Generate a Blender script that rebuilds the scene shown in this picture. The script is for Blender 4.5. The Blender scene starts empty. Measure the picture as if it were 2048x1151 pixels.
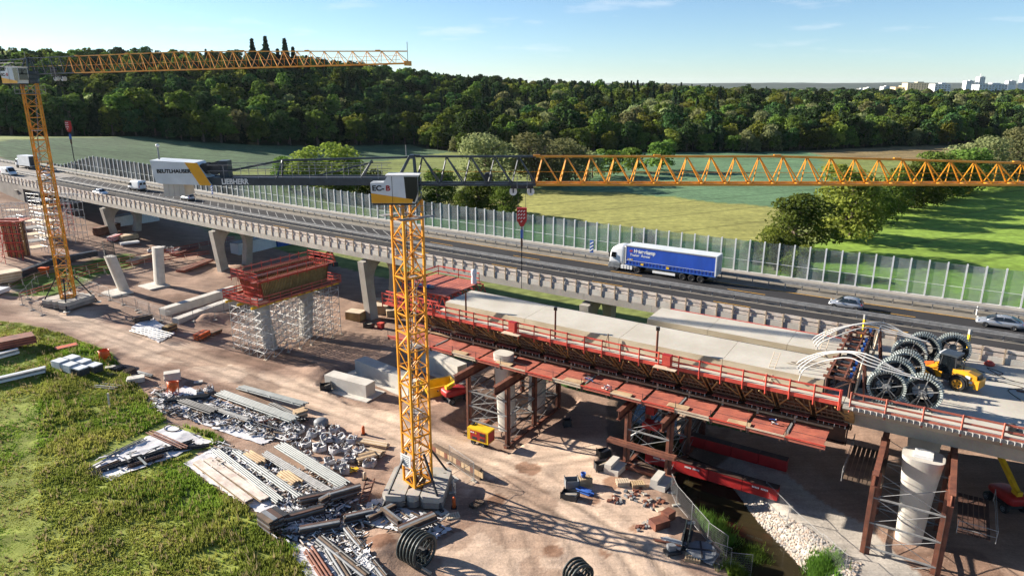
import bpy, math, random
import numpy as np
from mathutils import Vector, Matrix, noise as mnoise
random.seed(7); RNG = np.random.default_rng(7)
R = math.radians
scene = bpy.context.scene
col = scene.collection
# ------------------------------------------------------------------ camera
CAM_H = 36.0
F_PX = 1400.0
PITCH = math.atan((575.5 - 170.0) / F_PX)
cam_d = bpy.data.cameras.new('camera'); cam = bpy.data.objects.new('camera', cam_d); col.objects.link(cam)
cam_d.sensor_width = 36.0; cam_d.lens = F_PX / 2048 * 36.0
cam_d.clip_start = 0.5; cam_d.clip_end = 40000
cam.location = (0, 0, CAM_H); cam.rotation_euler = (math.pi / 2 - PITCH, 0, 0)
scene.camera = cam
# ------------------------------------------------------------------ sky and sun
SUN_AZ = R(158.5); SUN_EL = R(21.0)           # direction towards the sun, measured from +X
to_sun = Vector((math.cos(SUN_AZ) * math.cos(SUN_EL), math.sin(SUN_AZ) * math.cos(SUN_EL), math.sin(SUN_EL)))
world = bpy.data.worlds.new('World'); scene.world = world; world.use_nodes = True
nt = world.node_tree; nt.nodes.clear()
wo = nt.nodes.new('ShaderNodeOutputWorld'); bg = nt.nodes.new('ShaderNodeBackground')
sky = nt.nodes.new('ShaderNodeTexSky'); sky.sky_type = 'NISHITA'; sky.sun_disc = False
sky.sun_elevation = SUN_EL; sky.sun_rotation = math.atan2(to_sun.x, to_sun.y)
sky.altitude = 200; sky.air_density = 0.8; sky.dust_density = 0.15; sky.ozone_density = 3.0
bg.inputs['Strength'].default_value = 0.052
# thin fair-weather clouds, procedural on the sky direction
tc = nt.nodes.new('ShaderNodeTexCoord'); sep = nt.nodes.new('ShaderNodeSeparateXYZ')
nt.links.new(tc.outputs['Generated'], sep.inputs[0])
mx = nt.nodes.new('ShaderNodeMath'); mx.operation = 'MAXIMUM'; mx.inputs[1].default_value = 0.02
nt.links.new(sep.outputs['Z'], mx.inputs[0])
ad = nt.nodes.new('ShaderNodeMath'); ad.operation = 'ADD'; ad.inputs[1].default_value = 0.10
nt.links.new(mx.outputs[0], ad.inputs[0])
dx = nt.nodes.new('ShaderNodeMath'); dx.operation = 'DIVIDE'; nt.links.new(sep.outputs['X'], dx.inputs[0]); nt.links.new(ad.outputs[0], dx.inputs[1])
dy = nt.nodes.new('ShaderNodeMath'); dy.operation = 'DIVIDE'; nt.links.new(sep.outputs['Y'], dy.inputs[0]); nt.links.new(ad.outputs[0], dy.inputs[1])
cb = nt.nodes.new('ShaderNodeCombineXYZ'); nt.links.new(dx.outputs[0], cb.inputs[0]); nt.links.new(dy.outputs[0], cb.inputs[1])
cn = nt.nodes.new('ShaderNodeTexNoise'); cn.inputs['Scale'].default_value = 1.15; cn.inputs['Detail'].default_value = 8; cn.inputs['Roughness'].default_value = 0.58
nt.links.new(cb.outputs[0], cn.inputs['Vector'])
cr = nt.nodes.new('ShaderNodeValToRGB'); cr.color_ramp.elements[0].position = 0.56; cr.color_ramp.elements[1].position = 0.78
cr.color_ramp.elements[0].color = (0, 0, 0, 1); cr.color_ramp.elements[1].color = (0.55, 0.55, 0.55, 1)
nt.links.new(cn.outputs['Fac'], cr.inputs[0])
cm = nt.nodes.new('ShaderNodeMixRGB'); cm.blend_type = 'MIX'; cm.inputs['Color2'].default_value = (7.2, 7.4, 7.7, 1)
fd = nt.nodes.new('ShaderNodeMapRange'); fd.inputs['From Min'].default_value = .015; fd.inputs['From Max'].default_value = .07; nt.links.new(sep.outputs['Z'], fd.inputs['Value'])
fm_ = nt.nodes.new('ShaderNodeMath'); fm_.operation = 'MULTIPLY'; nt.links.new(cr.outputs[0], fm_.inputs[0]); nt.links.new(fd.outputs[0], fm_.inputs[1]); nt.links.new(fm_.outputs[0], cm.inputs['Fac']); nt.links.new(sky.outputs[0], cm.inputs['Color1'])
wb_ = nt.nodes.new('ShaderNodeMixRGB'); wb_.blend_type = 'MULTIPLY'; wb_.inputs['Fac'].default_value = 1.0; wb_.inputs['Color2'].default_value = (.95, 1.03, 1.07, 1)
nt.links.new(sky.outputs[0], wb_.inputs['Color1']); nt.links.new(wb_.outputs[0], cm.inputs['Color1'])
nt.links.new(cm.outputs[0], bg.inputs['Color']); nt.links.new(bg.outputs[0], wo.inputs['Surface'])
sd = bpy.data.lights.new('sun', 'SUN'); sun = bpy.data.objects.new('sun', sd); col.objects.link(sun)
sd.energy = 5.0; sd.angle = R(0.55); sd.color = (1.0, 0.91, 0.79)
sun.rotation_euler = (-to_sun).to_track_quat('-Z', 'Y').to_euler(); sun.location = to_sun * 300
vs = scene.view_settings; vs.view_transform = 'Standard'; vs.look = 'None'; vs.exposure = 1.55; vs.gamma = 1.0; vs.use_curve_mapping = False
scene.cycles.use_denoising = True
scene.cycles.max_bounces = 8; scene.cycles.diffuse_bounces = 3; scene.cycles.glossy_bounces = 3; scene.cycles.transmission_bounces = 4
scene.cycles.transparent_max_bounces = 24; scene.cycles.caustics_reflective = False; scene.cycles.caustics_refractive = False
scene.cycles.use_adaptive_sampling = True; scene.cycles.adaptive_threshold = 0.02
# ------------------------------------------------------------------ placement helpers
SP, CP = math.sin(PITCH), math.cos(PITCH)
def ray_ground(x, y, z=0.0):
    v = (y - 575.5) / F_PX; zc = (CAM_H - z) / (SP + v * CP)
    return Vector(((x - 1024) / F_PX * zc, zc * CP - v * zc * SP, z))
def at_depth(x, y, Y):
    v = (y - 575.5) / F_PX; zc = Y / (CP - v * SP)
    return Vector(((x - 1024) / F_PX * zc, Y, CAM_H - zc * (SP + v * CP)))
# the motorway axis: foot of the noise barrier, s along the road (to the right), t towards the building site
_S = np.linspace(-700, 420, 22401)
_sc = np.clip(_S, -215, 130)
_th = .582 - .027 * _sc / 100 - .028 * (_sc / 100) ** 2
_X = np.cumsum(np.cos(_th)) * .05; _Y = np.cumsum(-np.sin(_th)) * .05
_i0 = int(np.argmin(abs(_S))); _X += 12.281 - _X[_i0]; _Y += 101.982 - _Y[_i0]
_Z = 11.722 - .369 * _sc / 100 + .794 * (_sc / 100) ** 2
def road(s, t, dz=0.0):
    a = float(np.interp(s, _S, _th))
    return Vector((float(np.interp(s, _S, _X)) - math.sin(a) * t, float(np.interp(s, _S, _Y)) - math.cos(a) * t, float(np.interp(s, _S, _Z)) + dz))
def rang(s): return -float(np.interp(s, _S, _th))      # heading of +s about Z
def st(P):
    i = int(np.argmin((_X - P[0]) ** 2 + (_Y - P[1]) ** 2)); a = _th[i]
    return _S[i], -(P[0] - _X[i]) * math.sin(a) - (P[1] - _Y[i]) * math.cos(a)
# ------------------------------------------------------------------ object helpers
ORG = {}
UID = [0]
def setp(o, label=None, cat=None, group=None, kind=None):
    if label: o['label'] = label
    if cat: o['category'] = cat
    if group: o['group'] = group
    if kind: o['kind'] = kind
    return o
def thing(name, label, cat, loc=(0, 0, 0), rotz=0.0, group=None, local=False):
    o = bpy.data.objects.new(name, None); col.objects.link(o); o.empty_display_size = .5
    o.location = loc; o.rotation_euler = (0, 0, rotz)
    ORG[o] = Vector((0, 0, 0)) if local else Vector(loc)
    return setp(o, label, cat, group)
def link_mesh(name, me, parent=None):
    o = bpy.data.objects.new(name, me); col.objects.link(o)
    if parent is not None:
        o.parent = parent; ORG[o] = ORG[parent]
    else: ORG[o] = Vector((0, 0, 0))
    return o
class MB:
    def __init__(self): self.v = []; self.f = []; self.m = []
    def add(self, vs, fs, m=0):
        n = len(self.v); self.v += [tuple(p) for p in vs]; self.f += [tuple(i + n for i in f) for f in fs]; self.m += [m] * len(fs)
        return self
    def hexa(self, p, m=0):   # bottom 4 (ccw) then top 4
        return self.add(p, [(3, 2, 1, 0), (4, 5, 6, 7), (0, 1, 5, 4), (1, 2, 6, 5), (2, 3, 7, 6), (3, 0, 4, 7)], m)
    def box(self, c, s, rz=0.0, m=0):
        ca, sa = math.cos(rz), math.sin(rz); P = []
        for z in (-.5, .5):
            for x, y in ((-.5, -.5), (.5, -.5), (.5, .5), (-.5, .5)):
                X, Y = x * s[0], y * s[1]
                P.append((c[0] + X * ca - Y * sa, c[1] + X * sa + Y * ca, c[2] + z * s[2]))
        return self.hexa(P, m)
    def bar(self, a, b, w, h=None, m=0, up=(0, 0, 1)):
        a, b = Vector(a), Vector(b); h = h or w; d = (b - a).normalized(); u = Vector(up)
        if abs(d.dot(u)) > .98: u = Vector((1, 0, 0))
        x = d.cross(u).normalized(); z = x.cross(d)
        P = []
        for q in (a, b):
            P += [q - x * w / 2 - z * h / 2, q + x * w / 2 - z * h / 2, q + x * w / 2 + z * h / 2, q - x * w / 2 + z * h / 2]
        return self.hexa(P, m)
    def tube(self, a, b, r, n=8, r2=None, m=0, caps=True):
        a, b = Vector(a), Vector(b); r2 = r if r2 is None else r2; d = (b - a).normalized()
        u = Vector((0, 0, 1)) if abs(d.z) < .95 else Vector((1, 0, 0))
        x = d.cross(u).normalized(); y = d.cross(x)
        P = []
        for q, rr in ((a, r), (b, r2)):
            P += [q + (x * math.cos(2 * math.pi * i / n) + y * math.sin(2 * math.pi * i / n)) * rr for i in range(n)]
        F = [(i, i + n, (i + 1) % n + n, (i + 1) % n) for i in range(n)]
        if caps: F += [tuple(range(n)), tuple(range(2 * n - 1, n - 1, -1))]
        return self.add(P, F, m)
    def path(self, pts, r, n=6, m=0, closed=False):
        pts = [Vector(p) for p in pts]; P = []; k = len(pts)
        for i, q in enumerate(pts):
            d = (pts[(i + 1) % k if closed else min(i + 1, k - 1)] - pts[(i - 1) % k if closed else max(i - 1, 0)]).normalized()
            u = Vector((0, 0, 1)) if abs(d.z) < .95 else Vector((1, 0, 0))
            x = d.cross(u).normalized(); y = d.cross(x)
            P += [q + (x * math.cos(2 * math.pi * j / n) + y * math.sin(2 * math.pi * j / n)) * r for j in range(n)]
        F = []
        for i in range(k if closed else k - 1):
            i2 = (i + 1) % k
            F += [(i * n + j, i2 * n + j, i2 * n + (j + 1) % n, i * n + (j + 1) % n) for j in range(n)]
        if not closed: F += [tuple(range(n)), tuple(range(k * n - 1, (k - 1) * n - 1, -1))]
        return self.add(P, F, m)
    def prism(self, poly, a, b, m=0):   # poly: list of 3-D offsets from a to be swept to b
        n = len(poly); a, b = Vector(a), Vector(b)
        P = [a + Vector(p) for p in poly] + [b + Vector(p) for p in poly]
        return self.add(P, [(i, (i + 1) % n, (i + 1) % n + n, i + n) for i in range(n)] + [tuple(range(n - 1, -1, -1)), tuple(range(n, 2 * n))], m)
    def ring_loft(self, rings, m=0, closed=True, caps=True):
        n = len(rings[0]); P = [p for r in rings for p in r]; F = []
        for i in range(len(rings) - 1):
            for j in range(n if closed else n - 1):
                F.append((i * n + j, i * n + (j + 1) % n, (i + 1) * n + (j + 1) % n, (i + 1) * n + j))
        if caps and closed: F += [tuple(range(n - 1, -1, -1)), tuple(range((len(rings) - 1) * n, len(rings) * n))]
        return self.add(P, F, m)
    def lathe(self, prof, c=(0, 0, 0), n=20, m=0, axis='z'):
        P = []; k = len(prof)
        for j in range(n):
            a = 2 * math.pi * j / n
            for r, z in prof:
                q = (r * math.cos(a), r * math.sin(a), z)
                if axis == 'y': q = (q[0], q[2], q[1])
                if axis == 'x': q = (q[2], q[0], q[1])
                P.append((c[0] + q[0], c[1] + q[1], c[2] + q[2]))
        F = [(j * k + i, ((j + 1) % n) * k + i, ((j + 1) % n) * k + i + 1, j * k + i + 1) for j in range(n) for i in range(k - 1)]
        return self.add(P, F, m)
    def mesh(self, mats, org=(0, 0, 0), smooth=False, name='m'):
        me = bpy.data.meshes.new(name)
        o = Vector(org)
        me.from_pydata([(p[0] - o.x, p[1] - o.y, p[2] - o.z) for p in self.v], [], self.f)
        mats = mats if isinstance(mats, (list, tuple)) else [mats]
        for q in mats: me.materials.append(q)
        if len(mats) > 1: me.polygons.foreach_set('material_index', self.m)
        if smooth: me.polygons.foreach_set('use_smooth', [True] * len(me.polygons))
        me.update(); return me
    def build(self, name, mats, parent=None, smooth=False, sub=0, auto=None):
        org = ORG[parent] if parent is not None else (0, 0, 0)
        o = link_mesh(name, self.mesh(mats, org, smooth, name), parent)
        if auto is not None:
            o.data.polygons.foreach_set('use_smooth', [True] * len(o.data.polygons))
            md = o.modifiers.new('e', 'EDGE_SPLIT'); md.split_angle = R(auto)
        if sub:
            md = o.modifiers.new('s', 'SUBSURF'); md.levels = sub; md.render_levels = sub
        return o
_unit = {}
def unit(kind, mat):
    k = (kind, mat.name)
    if k not in _unit:
        b = MB()
        if kind == 'box': b.box((0, 0, 0), (1, 1, 1))
        else: b.tube((0, -.5, 0), (0, .5, 0), .5, 8)
        _unit[k] = b.mesh(mat, name=kind)
        if kind == 'tube': _unit[k].polygons.foreach_set('use_smooth', [len(p.vertices) == 4 for p in _unit[k].polygons])
    return _unit[k]
def Bar(parent, name, a, b, w, h, mat, up=(0, 0, 1), kind='box'):
    """one straight member as an object of its own, sharing a unit mesh"""
    a, b = Vector(a), Vector(b); L = (b - a).length; d = (b - a) / L; u = Vector(up)
    if abs(d.dot(u)) > .98: u = Vector((1, 0, 0))
    x = d.cross(u).normalized(); z = x.cross(d)
    o = bpy.data.objects.new(name, unit(kind, mat)); col.objects.link(o)
    org = Vector((0, 0, 0))
    if parent is not None: o.parent = parent; org = ORG[parent]
    c = (a + b) / 2 - org
    m = Matrix(((x.x * w, d.x * L, z.x * h, c.x), (x.y * w, d.y * L, z.y * h, c.y), (x.z * w, d.z * L, z.z * h, c.z), (0, 0, 0, 1)))
    loc, rot, sc = m.decompose(); o.location = loc; o.rotation_mode = 'QUATERNION'; o.rotation_quaternion = rot; o.scale = sc
    ORG[o] = org
    return o
def Tube(parent, name, a, b, r, mat): return Bar(parent, name, a, b, r * 2, r * 2, mat, kind='tube')
def Box(parent, name, c, s, mat, rz=0.0):
    o = bpy.data.objects.new(name, unit('box', mat)); col.objects.link(o)
    org = Vector((0, 0, 0))
    if parent is not None: o.parent = parent; org = ORG[parent]
    o.location = Vector(c) - org; o.scale = s; o.rotation_euler = (0, 0, rz); ORG[o] = org
    return o
def put(me, name, loc, rz=0.0, parent=None, scale=None):
    o = bpy.data.objects.new(name, me); col.objects.link(o)
    org = Vector((0, 0, 0))
    if parent is not None: o.parent = parent; org = ORG[parent]
    o.location = Vector(loc) - org; o.rotation_euler = (0, 0, rz); ORG[o] = org
    if scale is not None: o.scale = scale if hasattr(scale, '__len__') else (scale,) * 3
    return o
KIDS = {}
def kids(o): return list(o.children)
def copy_tree(o, loc=None, rotz=None, label=None, parent=None, scale=None):
    c = o.copy(); col.objects.link(c)
    if parent is not None: c.parent = parent; c.matrix_parent_inverse = o.matrix_parent_inverse
    if loc is not None: c.location = loc
    if rotz is not None: c.rotation_euler = (0, 0, rotz)
    if scale is not None: c.scale = (scale,) * 3
    if label: c['label'] = label
    for ch in kids(o): copy_tree(ch, parent=c)
    return c
def text(parent, name, s, loc, rx, rz, size, mat, align='LEFT', bold=0.0, ext=.01, sx=1.0, shear=0.0):
    cu = bpy.data.curves.new(name, 'FONT'); cu.body = s; cu.size = size; cu.align_x = align; cu.extrude = ext; cu.offset = bold; cu.shear = shear
    cu.materials.append(mat)
    o = bpy.data.objects.new(name, cu); col.objects.link(o)
    if parent is not None: o.parent = parent; o.location = Vector(loc) - ORG[parent]
    else: o.location = loc
    o.rotation_euler = (rx, 0, rz); o.scale = (sx, 1, 1)
    return o
# ------------------------------------------------------------------ materials
def nd(t, k, **kw):
    n = t.nodes.new(k)
    for a, b in kw.items(): setattr(n, a, b)
    return n
def M(name, c1, c2=None, scale=1.5, rough=.7, metal=0.0, bump=0.0, bscale=12.0, lo=.38, hi=.66, stretch=None, coat=0.0, spec=.4, fine=0.10):
    m = bpy.data.materials.new(name); m.use_nodes = True; t = m.node_tree; b = t.nodes['Principled BSDF']
    b.inputs['Roughness'].default_value = rough; b.inputs['Metallic'].default_value = metal
    b.inputs['Specular IOR Level'].default_value = spec
    if coat: b.inputs['Coat Weight'].default_value = coat; b.inputs['Coat Roughness'].default_value = .08
    geo = nd(t, 'ShaderNodeNewGeometry'); vec = geo.outputs['Position']
    if stretch:
        mp = nd(t, 'ShaderNodeMapping'); mp.inputs['Scale'].default_value = stretch; t.links.new(vec, mp.inputs[0]); vec = mp.outputs[0]
    c2 = c2 or tuple(x * .72 for x in c1)
    n1 = nd(t, 'ShaderNodeTexNoise'); n1.inputs['Scale'].default_value = scale; n1.inputs['Detail'].default_value = 7; n1.inputs['Roughness'].default_value = .62
    t.links.new(vec, n1.inputs['Vector'])
    r = nd(t, 'ShaderNodeValToRGB'); r.color_ramp.elements[0].position = lo; r.color_ramp.elements[1].position = hi
    r.color_ramp.elements[0].color = (*c2, 1); r.color_ramp.elements[1].color = (*c1, 1)
    t.links.new(n1.outputs['Fac'], r.inputs[0])
    n2 = nd(t, 'ShaderNodeTexNoise'); n2.inputs['Scale'].default_value = bscale; n2.inputs['Detail'].default_value = 5
    t.links.new(vec, n2.inputs['Vector'])
    hs = nd(t, 'ShaderNodeMixRGB', blend_type='OVERLAY'); hs.inputs['Fac'].default_value = fine
    t.links.new(r.outputs[0], hs.inputs['Color1']); t.links.new(n2.outputs['Color'], hs.inputs['Color2'])
    t.links.new(hs.outputs[0], b.inputs['Base Color'])
    if bump:
        bp = nd(t, 'ShaderNodeBump'); bp.inputs['Strength'].default_value = bump; bp.inputs['Distance'].default_value = .05
        t.links.new(n2.outputs['Fac'], bp.inputs['Height']); t.links.new(bp.outputs[0], b.inputs['Normal'])
    return m
CONC = M('concrete', (.42, .39, .34), (.30, .28, .245), .35, .85, bump=.15, bscale=6, fine=.2)
CONC_NEW = M('concrete_fresh', (.49, .46, .395), (.41, .375, .31), .25, .85, bump=.08, bscale=5, fine=.15)
CONC_SIDE = M('concrete_cast_face', (.48, .41, .29), (.36, .29, .19), .5, .85, bump=.1, stretch=(.6, .6, 3), fine=.2)
CONC_LIGHT = M('concrete_light', (.56, .53, .47), (.45, .42, .37), .6, .85, bump=.1, bscale=8)
CONC_DARK = M('concrete_weathered', (.27, .245, .215), (.17, .155, .14), .4, .9, bump=.2, bscale=5, stretch=(1, 1, .5), fine=.2)
ASPH = M('asphalt', (.045, .044, .046), (.030, .030, .032), .12, .95, bump=.1, bscale=30, stretch=(.4, 1, 1), spec=.15)
ASPH_PALE = M('shoulder_concrete', (.23, .20, .16), (.15, .135, .11), .5, .9, bump=.1, bscale=15)
PAINT_W = M('road_paint_white', (.42, .41, .38), (.14, .14, .135), 1.2, .7)
PAINT_Y = M('road_paint_yellow', (.70, .36, .03), (.45, .24, .04), 3, .7)
TIMBER_PAR = M('weathered_timber', (.70, .63, .55), (.46, .38, .32), .9, .85, bump=.2, bscale=9, stretch=(1, 1, 4), fine=.3)
TIMBER_POST = M('post_timber', (.46, .36, .26), (.30, .23, .16), 2, .8)
STEEL = M('galvanised_steel', (.29, .29, .285), (.19, .19, .19), 2.0, .65, .1)
STEEL_D = M('dark_steel', (.055, .058, .062), (.03, .03, .032), 2, .55, .3)
STEEL_BLUE = M('slate_painted_steel', (.052, .065, .08), (.035, .042, .05), 2, .4, .1)
ALU = M('aluminium_post', (.66, .67, .67), (.54, .55, .56), 1.5, .6, .05)
SCAF = M('scaffold_tube', (.60, .60, .58), (.40, .40, .39), 2.5, .4, .5)
CRANE_Y = M('crane_yellow', (.72, .315, .018), (.55, .22, .015), .9, .42, coat=.1)
CRANE_W = M('crane_white', (.66, .69, .70), (.56, .59, .60), .7, .4)
CRANE_STRIPE = M('crane_stripe_yellow', (.80, .40, .02), (.70, .33, .02), 1, .4)
BLACK = M('black_rubber', (.016, .016, .017), (.010, .010, .011), 3, .7)
GLASS_D = M('dark_window', (.010, .013, .016), (.006, .008, .01), 1, .08, spec=.7)
RED_S = M('red_safety_paint', (.62, .085, .05), (.45, .055, .04), 1.3, .6, fine=.25)
RED_W = M('red_weathered_board', (.46, .135, .085), (.30, .085, .06), .8, .75, bump=.1, fine=.3)
RED_D = M('deep_red_steel', (.42, .022, .02), (.30, .015, .015), 1, .5)
RUST = M('rust_brown_steel', (.23, .085, .048), (.12, .045, .03), 1.2, .75, bump=.15, fine=.3)
RUST_D = M('dark_rust_steel', (.10, .048, .032), (.05, .028, .022), 1.2, .75)
TIMB_D = M('dark_formwork_timber', (.17, .115, .075), (.09, .062, .043), 1.2, .85, bump=.1)
TIMB_Y = M('yellow_formwork_timber', (.42, .29, .115), (.27, .17, .07), 1.0, .8)
TIMB = M('raw_timber', (.52, .38, .22), (.38, .26, .15), 1.2, .8, bump=.1)
TIMB_P = M('pale_timber', (.60, .50, .37), (.48, .38, .27), 1.2, .8)
PLY_GREEN = M('olive_formwork_board', (.17, .125, .035), (.10, .075, .02), 1.0, .7, stretch=(1, 1, .3))
TARP = M('white_fleece', (.70, .69, .70), (.52, .51, .52), .8, .85, bump=.5, bscale=2.5)
BAGW = M('bulk_bag_fabric', (.54, .54, .55), (.32, .32, .33), 2.2, .85, bump=.4, bscale=4)
PIPE_G = M('grey_green_plastic', (.27, .29, .28), (.20, .215, .21), 1.5, .5)
TENDON = M('white_plastic_tendon', (.62, .61, .58), (.48, .47, .45), 2, .45)
ORANGE = M('orange_bucket_paint', (.72, .13, .02), (.55, .10, .02), 1.5, .55)
YELLOW = M('bright_yellow_paint', (.78, .50, .02), (.62, .38, .02), 1.2, .45)
BLUE = M('blue_paint', (.03, .11, .42), (.02, .08, .30), 1.5, .5)
BLUE_CURT = M('blue_tarpaulin', (.018, .075, .42), (.014, .06, .35), .8, .45, bump=.12, bscale=1.4, stretch=(1, 1, .35))
CARSILV = M('silver_car_paint', (.50, .52, .55), (.48, .50, .53), .3, .25, .6, coat=.6, fine=0)
CARWHITE = M('white_car_paint', (.75, .76, .77), (.72, .73, .74), .3, .3, coat=.5, fine=0)
CARDARK = M('dark_car_paint', (.07, .08, .10), (.06, .07, .09), .3, .25, .3, coat=.6, fine=0)
REEL = M('drum_green_steel', (.055, .07, .068), (.03, .038, .038), 1.5, .5, .2)
REEL_T = M('drum_pale_slat', (.46, .50, .47), (.30, .34, .32), 2, .5)
LOADER_Y = M('loader_yellow', (.80, .38, .02), (.66, .30, .02), 1.2, .4, coat=.2)
GREYP = M('grey_plastic', (.20, .21, .22), (.14, .15, .16), 2, .6)
WHITE = M('white_paint', (.76, .76, .74), (.66, .66, .64), 1.5, .5)
ROOF_D = M('dark_roof_tile', (.045, .042, .045), (.03, .028, .03), 1, .7)
PLASTER = M('white_plaster', (.74, .74, .72), (.66, .66, .64), .3, .8)
PLASTER_Y = M('cream_plaster', (.66, .55, .34), (.58, .48, .30), .2, .8)
BARK = M('bark', (.16, .125, .09), (.09, .07, .05), 1.5, .9, bump=.3, bscale=6)
def leafmat(name, c1, c2, sc=.35, trans=.35):
    m = bpy.data.materials.new(name); m.use_nodes = True; t = m.node_tree; t.nodes.clear()
    out = nd(t, 'ShaderNodeOutputMaterial'); d = nd(t, 'ShaderNodeBsdfDiffuse'); tr = nd(t, 'ShaderNodeBsdfTranslucent'); mix = nd(t, 'ShaderNodeMixShader')
    g = nd(t, 'ShaderNodeNewGeometry'); oi = nd(t, 'ShaderNodeObjectInfo')
    n = nd(t, 'ShaderNodeTexNoise'); n.inputs['Scale'].default_value = sc; n.inputs['Detail'].default_value = 4
    t.links.new(g.outputs['Position'], n.inputs['Vector'])
    r = nd(t, 'ShaderNodeValToRGB'); r.color_ramp.elements[0].position = .35; r.color_ramp.elements[1].position = .68
    r.color_ramp.elements[0].color = (*c2, 1); r.color_ramp.elements[1].color = (*c1, 1); t.links.new(n.outputs['Fac'], r.inputs[0])
    hv = nd(t, 'ShaderNodeHueSaturation'); mr = nd(t, 'ShaderNodeMapRange'); mr.inputs['To Min'].default_value = .55; mr.inputs['To Max'].default_value = 1.5
    t.links.new(oi.outputs['Random'], mr.inputs['Value']); t.links.new(mr.outputs[0], hv.inputs['Value'])
    mr2 = nd(t, 'ShaderNodeMapRange'); mr2.inputs['To Min'].default_value = .465; mr2.inputs['To Max'].default_value = .52
    t.links.new(oi.outputs['Random'], mr2.inputs['Value']); t.links.new(mr2.outputs[0], hv.inputs['Hue'])
    t.links.new(r.outputs[0], hv.inputs['Color']); t.links.new(hv.outputs[0], d.inputs['Color']); t.links.new(hv.outputs[0], tr.inputs['Color'])
    mix.inputs[0].default_value = trans; t.links.new(d.outputs[0], mix.inputs[1]); t.links.new(tr.outputs[0], mix.inputs[2]); t.links.new(mix.outputs[0], out.inputs['Surface'])
    return m
LEAF = leafmat('broadleaf_foliage', (.14, .20, .04), (.06, .10, .022), trans=.38)
LEAF_D = leafmat('dark_broadleaf_foliage', (.06, .105, .032), (.024, .05, .019), trans=.25)
LEAF_W = leafmat('willow_foliage', (.27, .29, .13), (.16, .19, .08), trans=.45)
LEAF_Y = leafmat('yellow_green_foliage', (.24, .27, .055), (.13, .17, .03), trans=.45)
LEAF_C = leafmat('conifer_foliage', (.045, .075, .035), (.022, .04, .02), trans=.2)
GRASS = leafmat('meadow_grass', (.34, .36, .085), (.15, .21, .038), .22, .45)
GRASS_L = leafmat('lush_grass', (.20, .31, .045), (.10, .185, .024), .3, .45)
REED = leafmat('bank_shrub', (.13, .25, .04), (.06, .13, .02), .8, .4)
STRAW = leafmat('dry_stalks', (.46, .40, .20), (.34, .29, .13), .4, .3)
# ================================================================== terrain
def smooth(a, b, x):
    u = np.clip((x - a) / (b - a), 0, 1); return u * u * (3 - 2 * u)
def vnoise(x, y, sc, seed=0):
    """cheap value noise, vectorised"""
    x = np.asarray(x, float) / sc; y = np.asarray(y, float) / sc
    xi = np.floor(x).astype(np.int64); yi = np.floor(y).astype(np.int64); fx = x - xi; fy = y - yi
    def h(a, b):
        n = (a * 374761393 + b * 668265263 + seed * 974634777) & 0x7fffffff
        n = ((n ^ (n >> 13)) * 1274126177) & 0x7fffffff
        return ((n ^ (n >> 16)) & 0xffff) / 65535.0
    u = fx * fx * (3 - 2 * fx); v = fy * fy * (3 - 2 * fy)
    return (h(xi, yi) * (1 - u) + h(xi + 1, yi) * u) * (1 - v) + (h(xi, yi + 1) * (1 - u) + h(xi + 1, yi + 1) * u) * v
def fbm(x, y, sc, seed=0, o=4):
    s = 0; a = .5
    for i in range(o): s = s + a * vnoise(x, y, sc, seed + i); sc *= .5; a *= .5
    return s
def pl_dist(x, y, pts):
    """distance to a polyline and signed side offset"""
    best = np.full(np.shape(x), 1e9); side = np.zeros(np.shape(x))
    for (ax, ay), (bx, by) in zip(pts[:-1], pts[1:]):
        vx, vy = bx - ax, by - ay; L = vx * vx + vy * vy
        u = np.clip(((x - ax) * vx + (y - ay) * vy) / L, 0, 1)
        dx_, dy_ = x - ax - u * vx, y - ay - u * vy; d = np.hypot(dx_, dy_)
        sg = np.sign(vx * dy_ - vy * dx_); k = d < best
        best = np.where(k, d, best); side = np.where(k, sg * d, side)
    return best, side
def inpoly(x, y, P):
    x = np.asarray(x, float); y = np.asarray(y, float); r = np.zeros(x.shape, bool); n = len(P)
    for i in range(n):
        (x1, y1), (x2, y2) = P[i], P[(i + 1) % n]
        if y1 == y2: continue
        c = ((y1 > y) != (y2 > y)) & (x < (x2 - x1) * (y - y1) / (y2 - y1) + x1); r ^= c
    return r
def pxl(pts, z=0.0): return [tuple(ray_ground(a, b, z)[:2]) for a, b in pts]
STREAM = pxl([(1352, 850), (1395, 945), (1432, 1000), (1472, 1055), (1532, 1120), (1600, 1200)], -1.5)
STREAM = [(20.0, 84.0), (16.5, 74.0), (15.5, 66.0)] + STREAM[1:]
HAUL = pxl([(-60, 560), (20, 620), (120, 668), (260, 700), (420, 742), (600, 792), (760, 850), (900, 908), (1020, 962), (1150, 1025), (1260, 1100), (1330, 1190)])
SPUR = pxl([(960, 930), (1080, 925), (1180, 900), (1260, 890)])
PIT = pxl([(896, 838), (948, 806), (1060, 790), (1150, 796), (1150, 812), (1020, 902), (955, 872)])
SAND = pxl([(870, 925), (1000, 898), (1190, 872), (1270, 960), (1340, 1060), (1410, 1170), (880, 1170), (850, 1090), (950, 1010)])
TRACKS = [pxl(p) for p in ([(905, 915), (1050, 1000), (1140, 1070), (1230, 1170)], [(1000, 905), (1130, 985), (1260, 1060), (1380, 1160)], [(950, 955), (1020, 1060), (1060, 1160)], [(620, 720), (760, 800), (900, 880), (1060, 930), (1200, 905)], [(180, 640), (360, 700), (560, 745), (700, 800)], [(30, 640), (200, 715), (420, 765), (640, 830)])]
PITB = pxl([(640, 770), (700, 728), (800, 740), (880, 800), (800, 820), (700, 808)])
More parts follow.
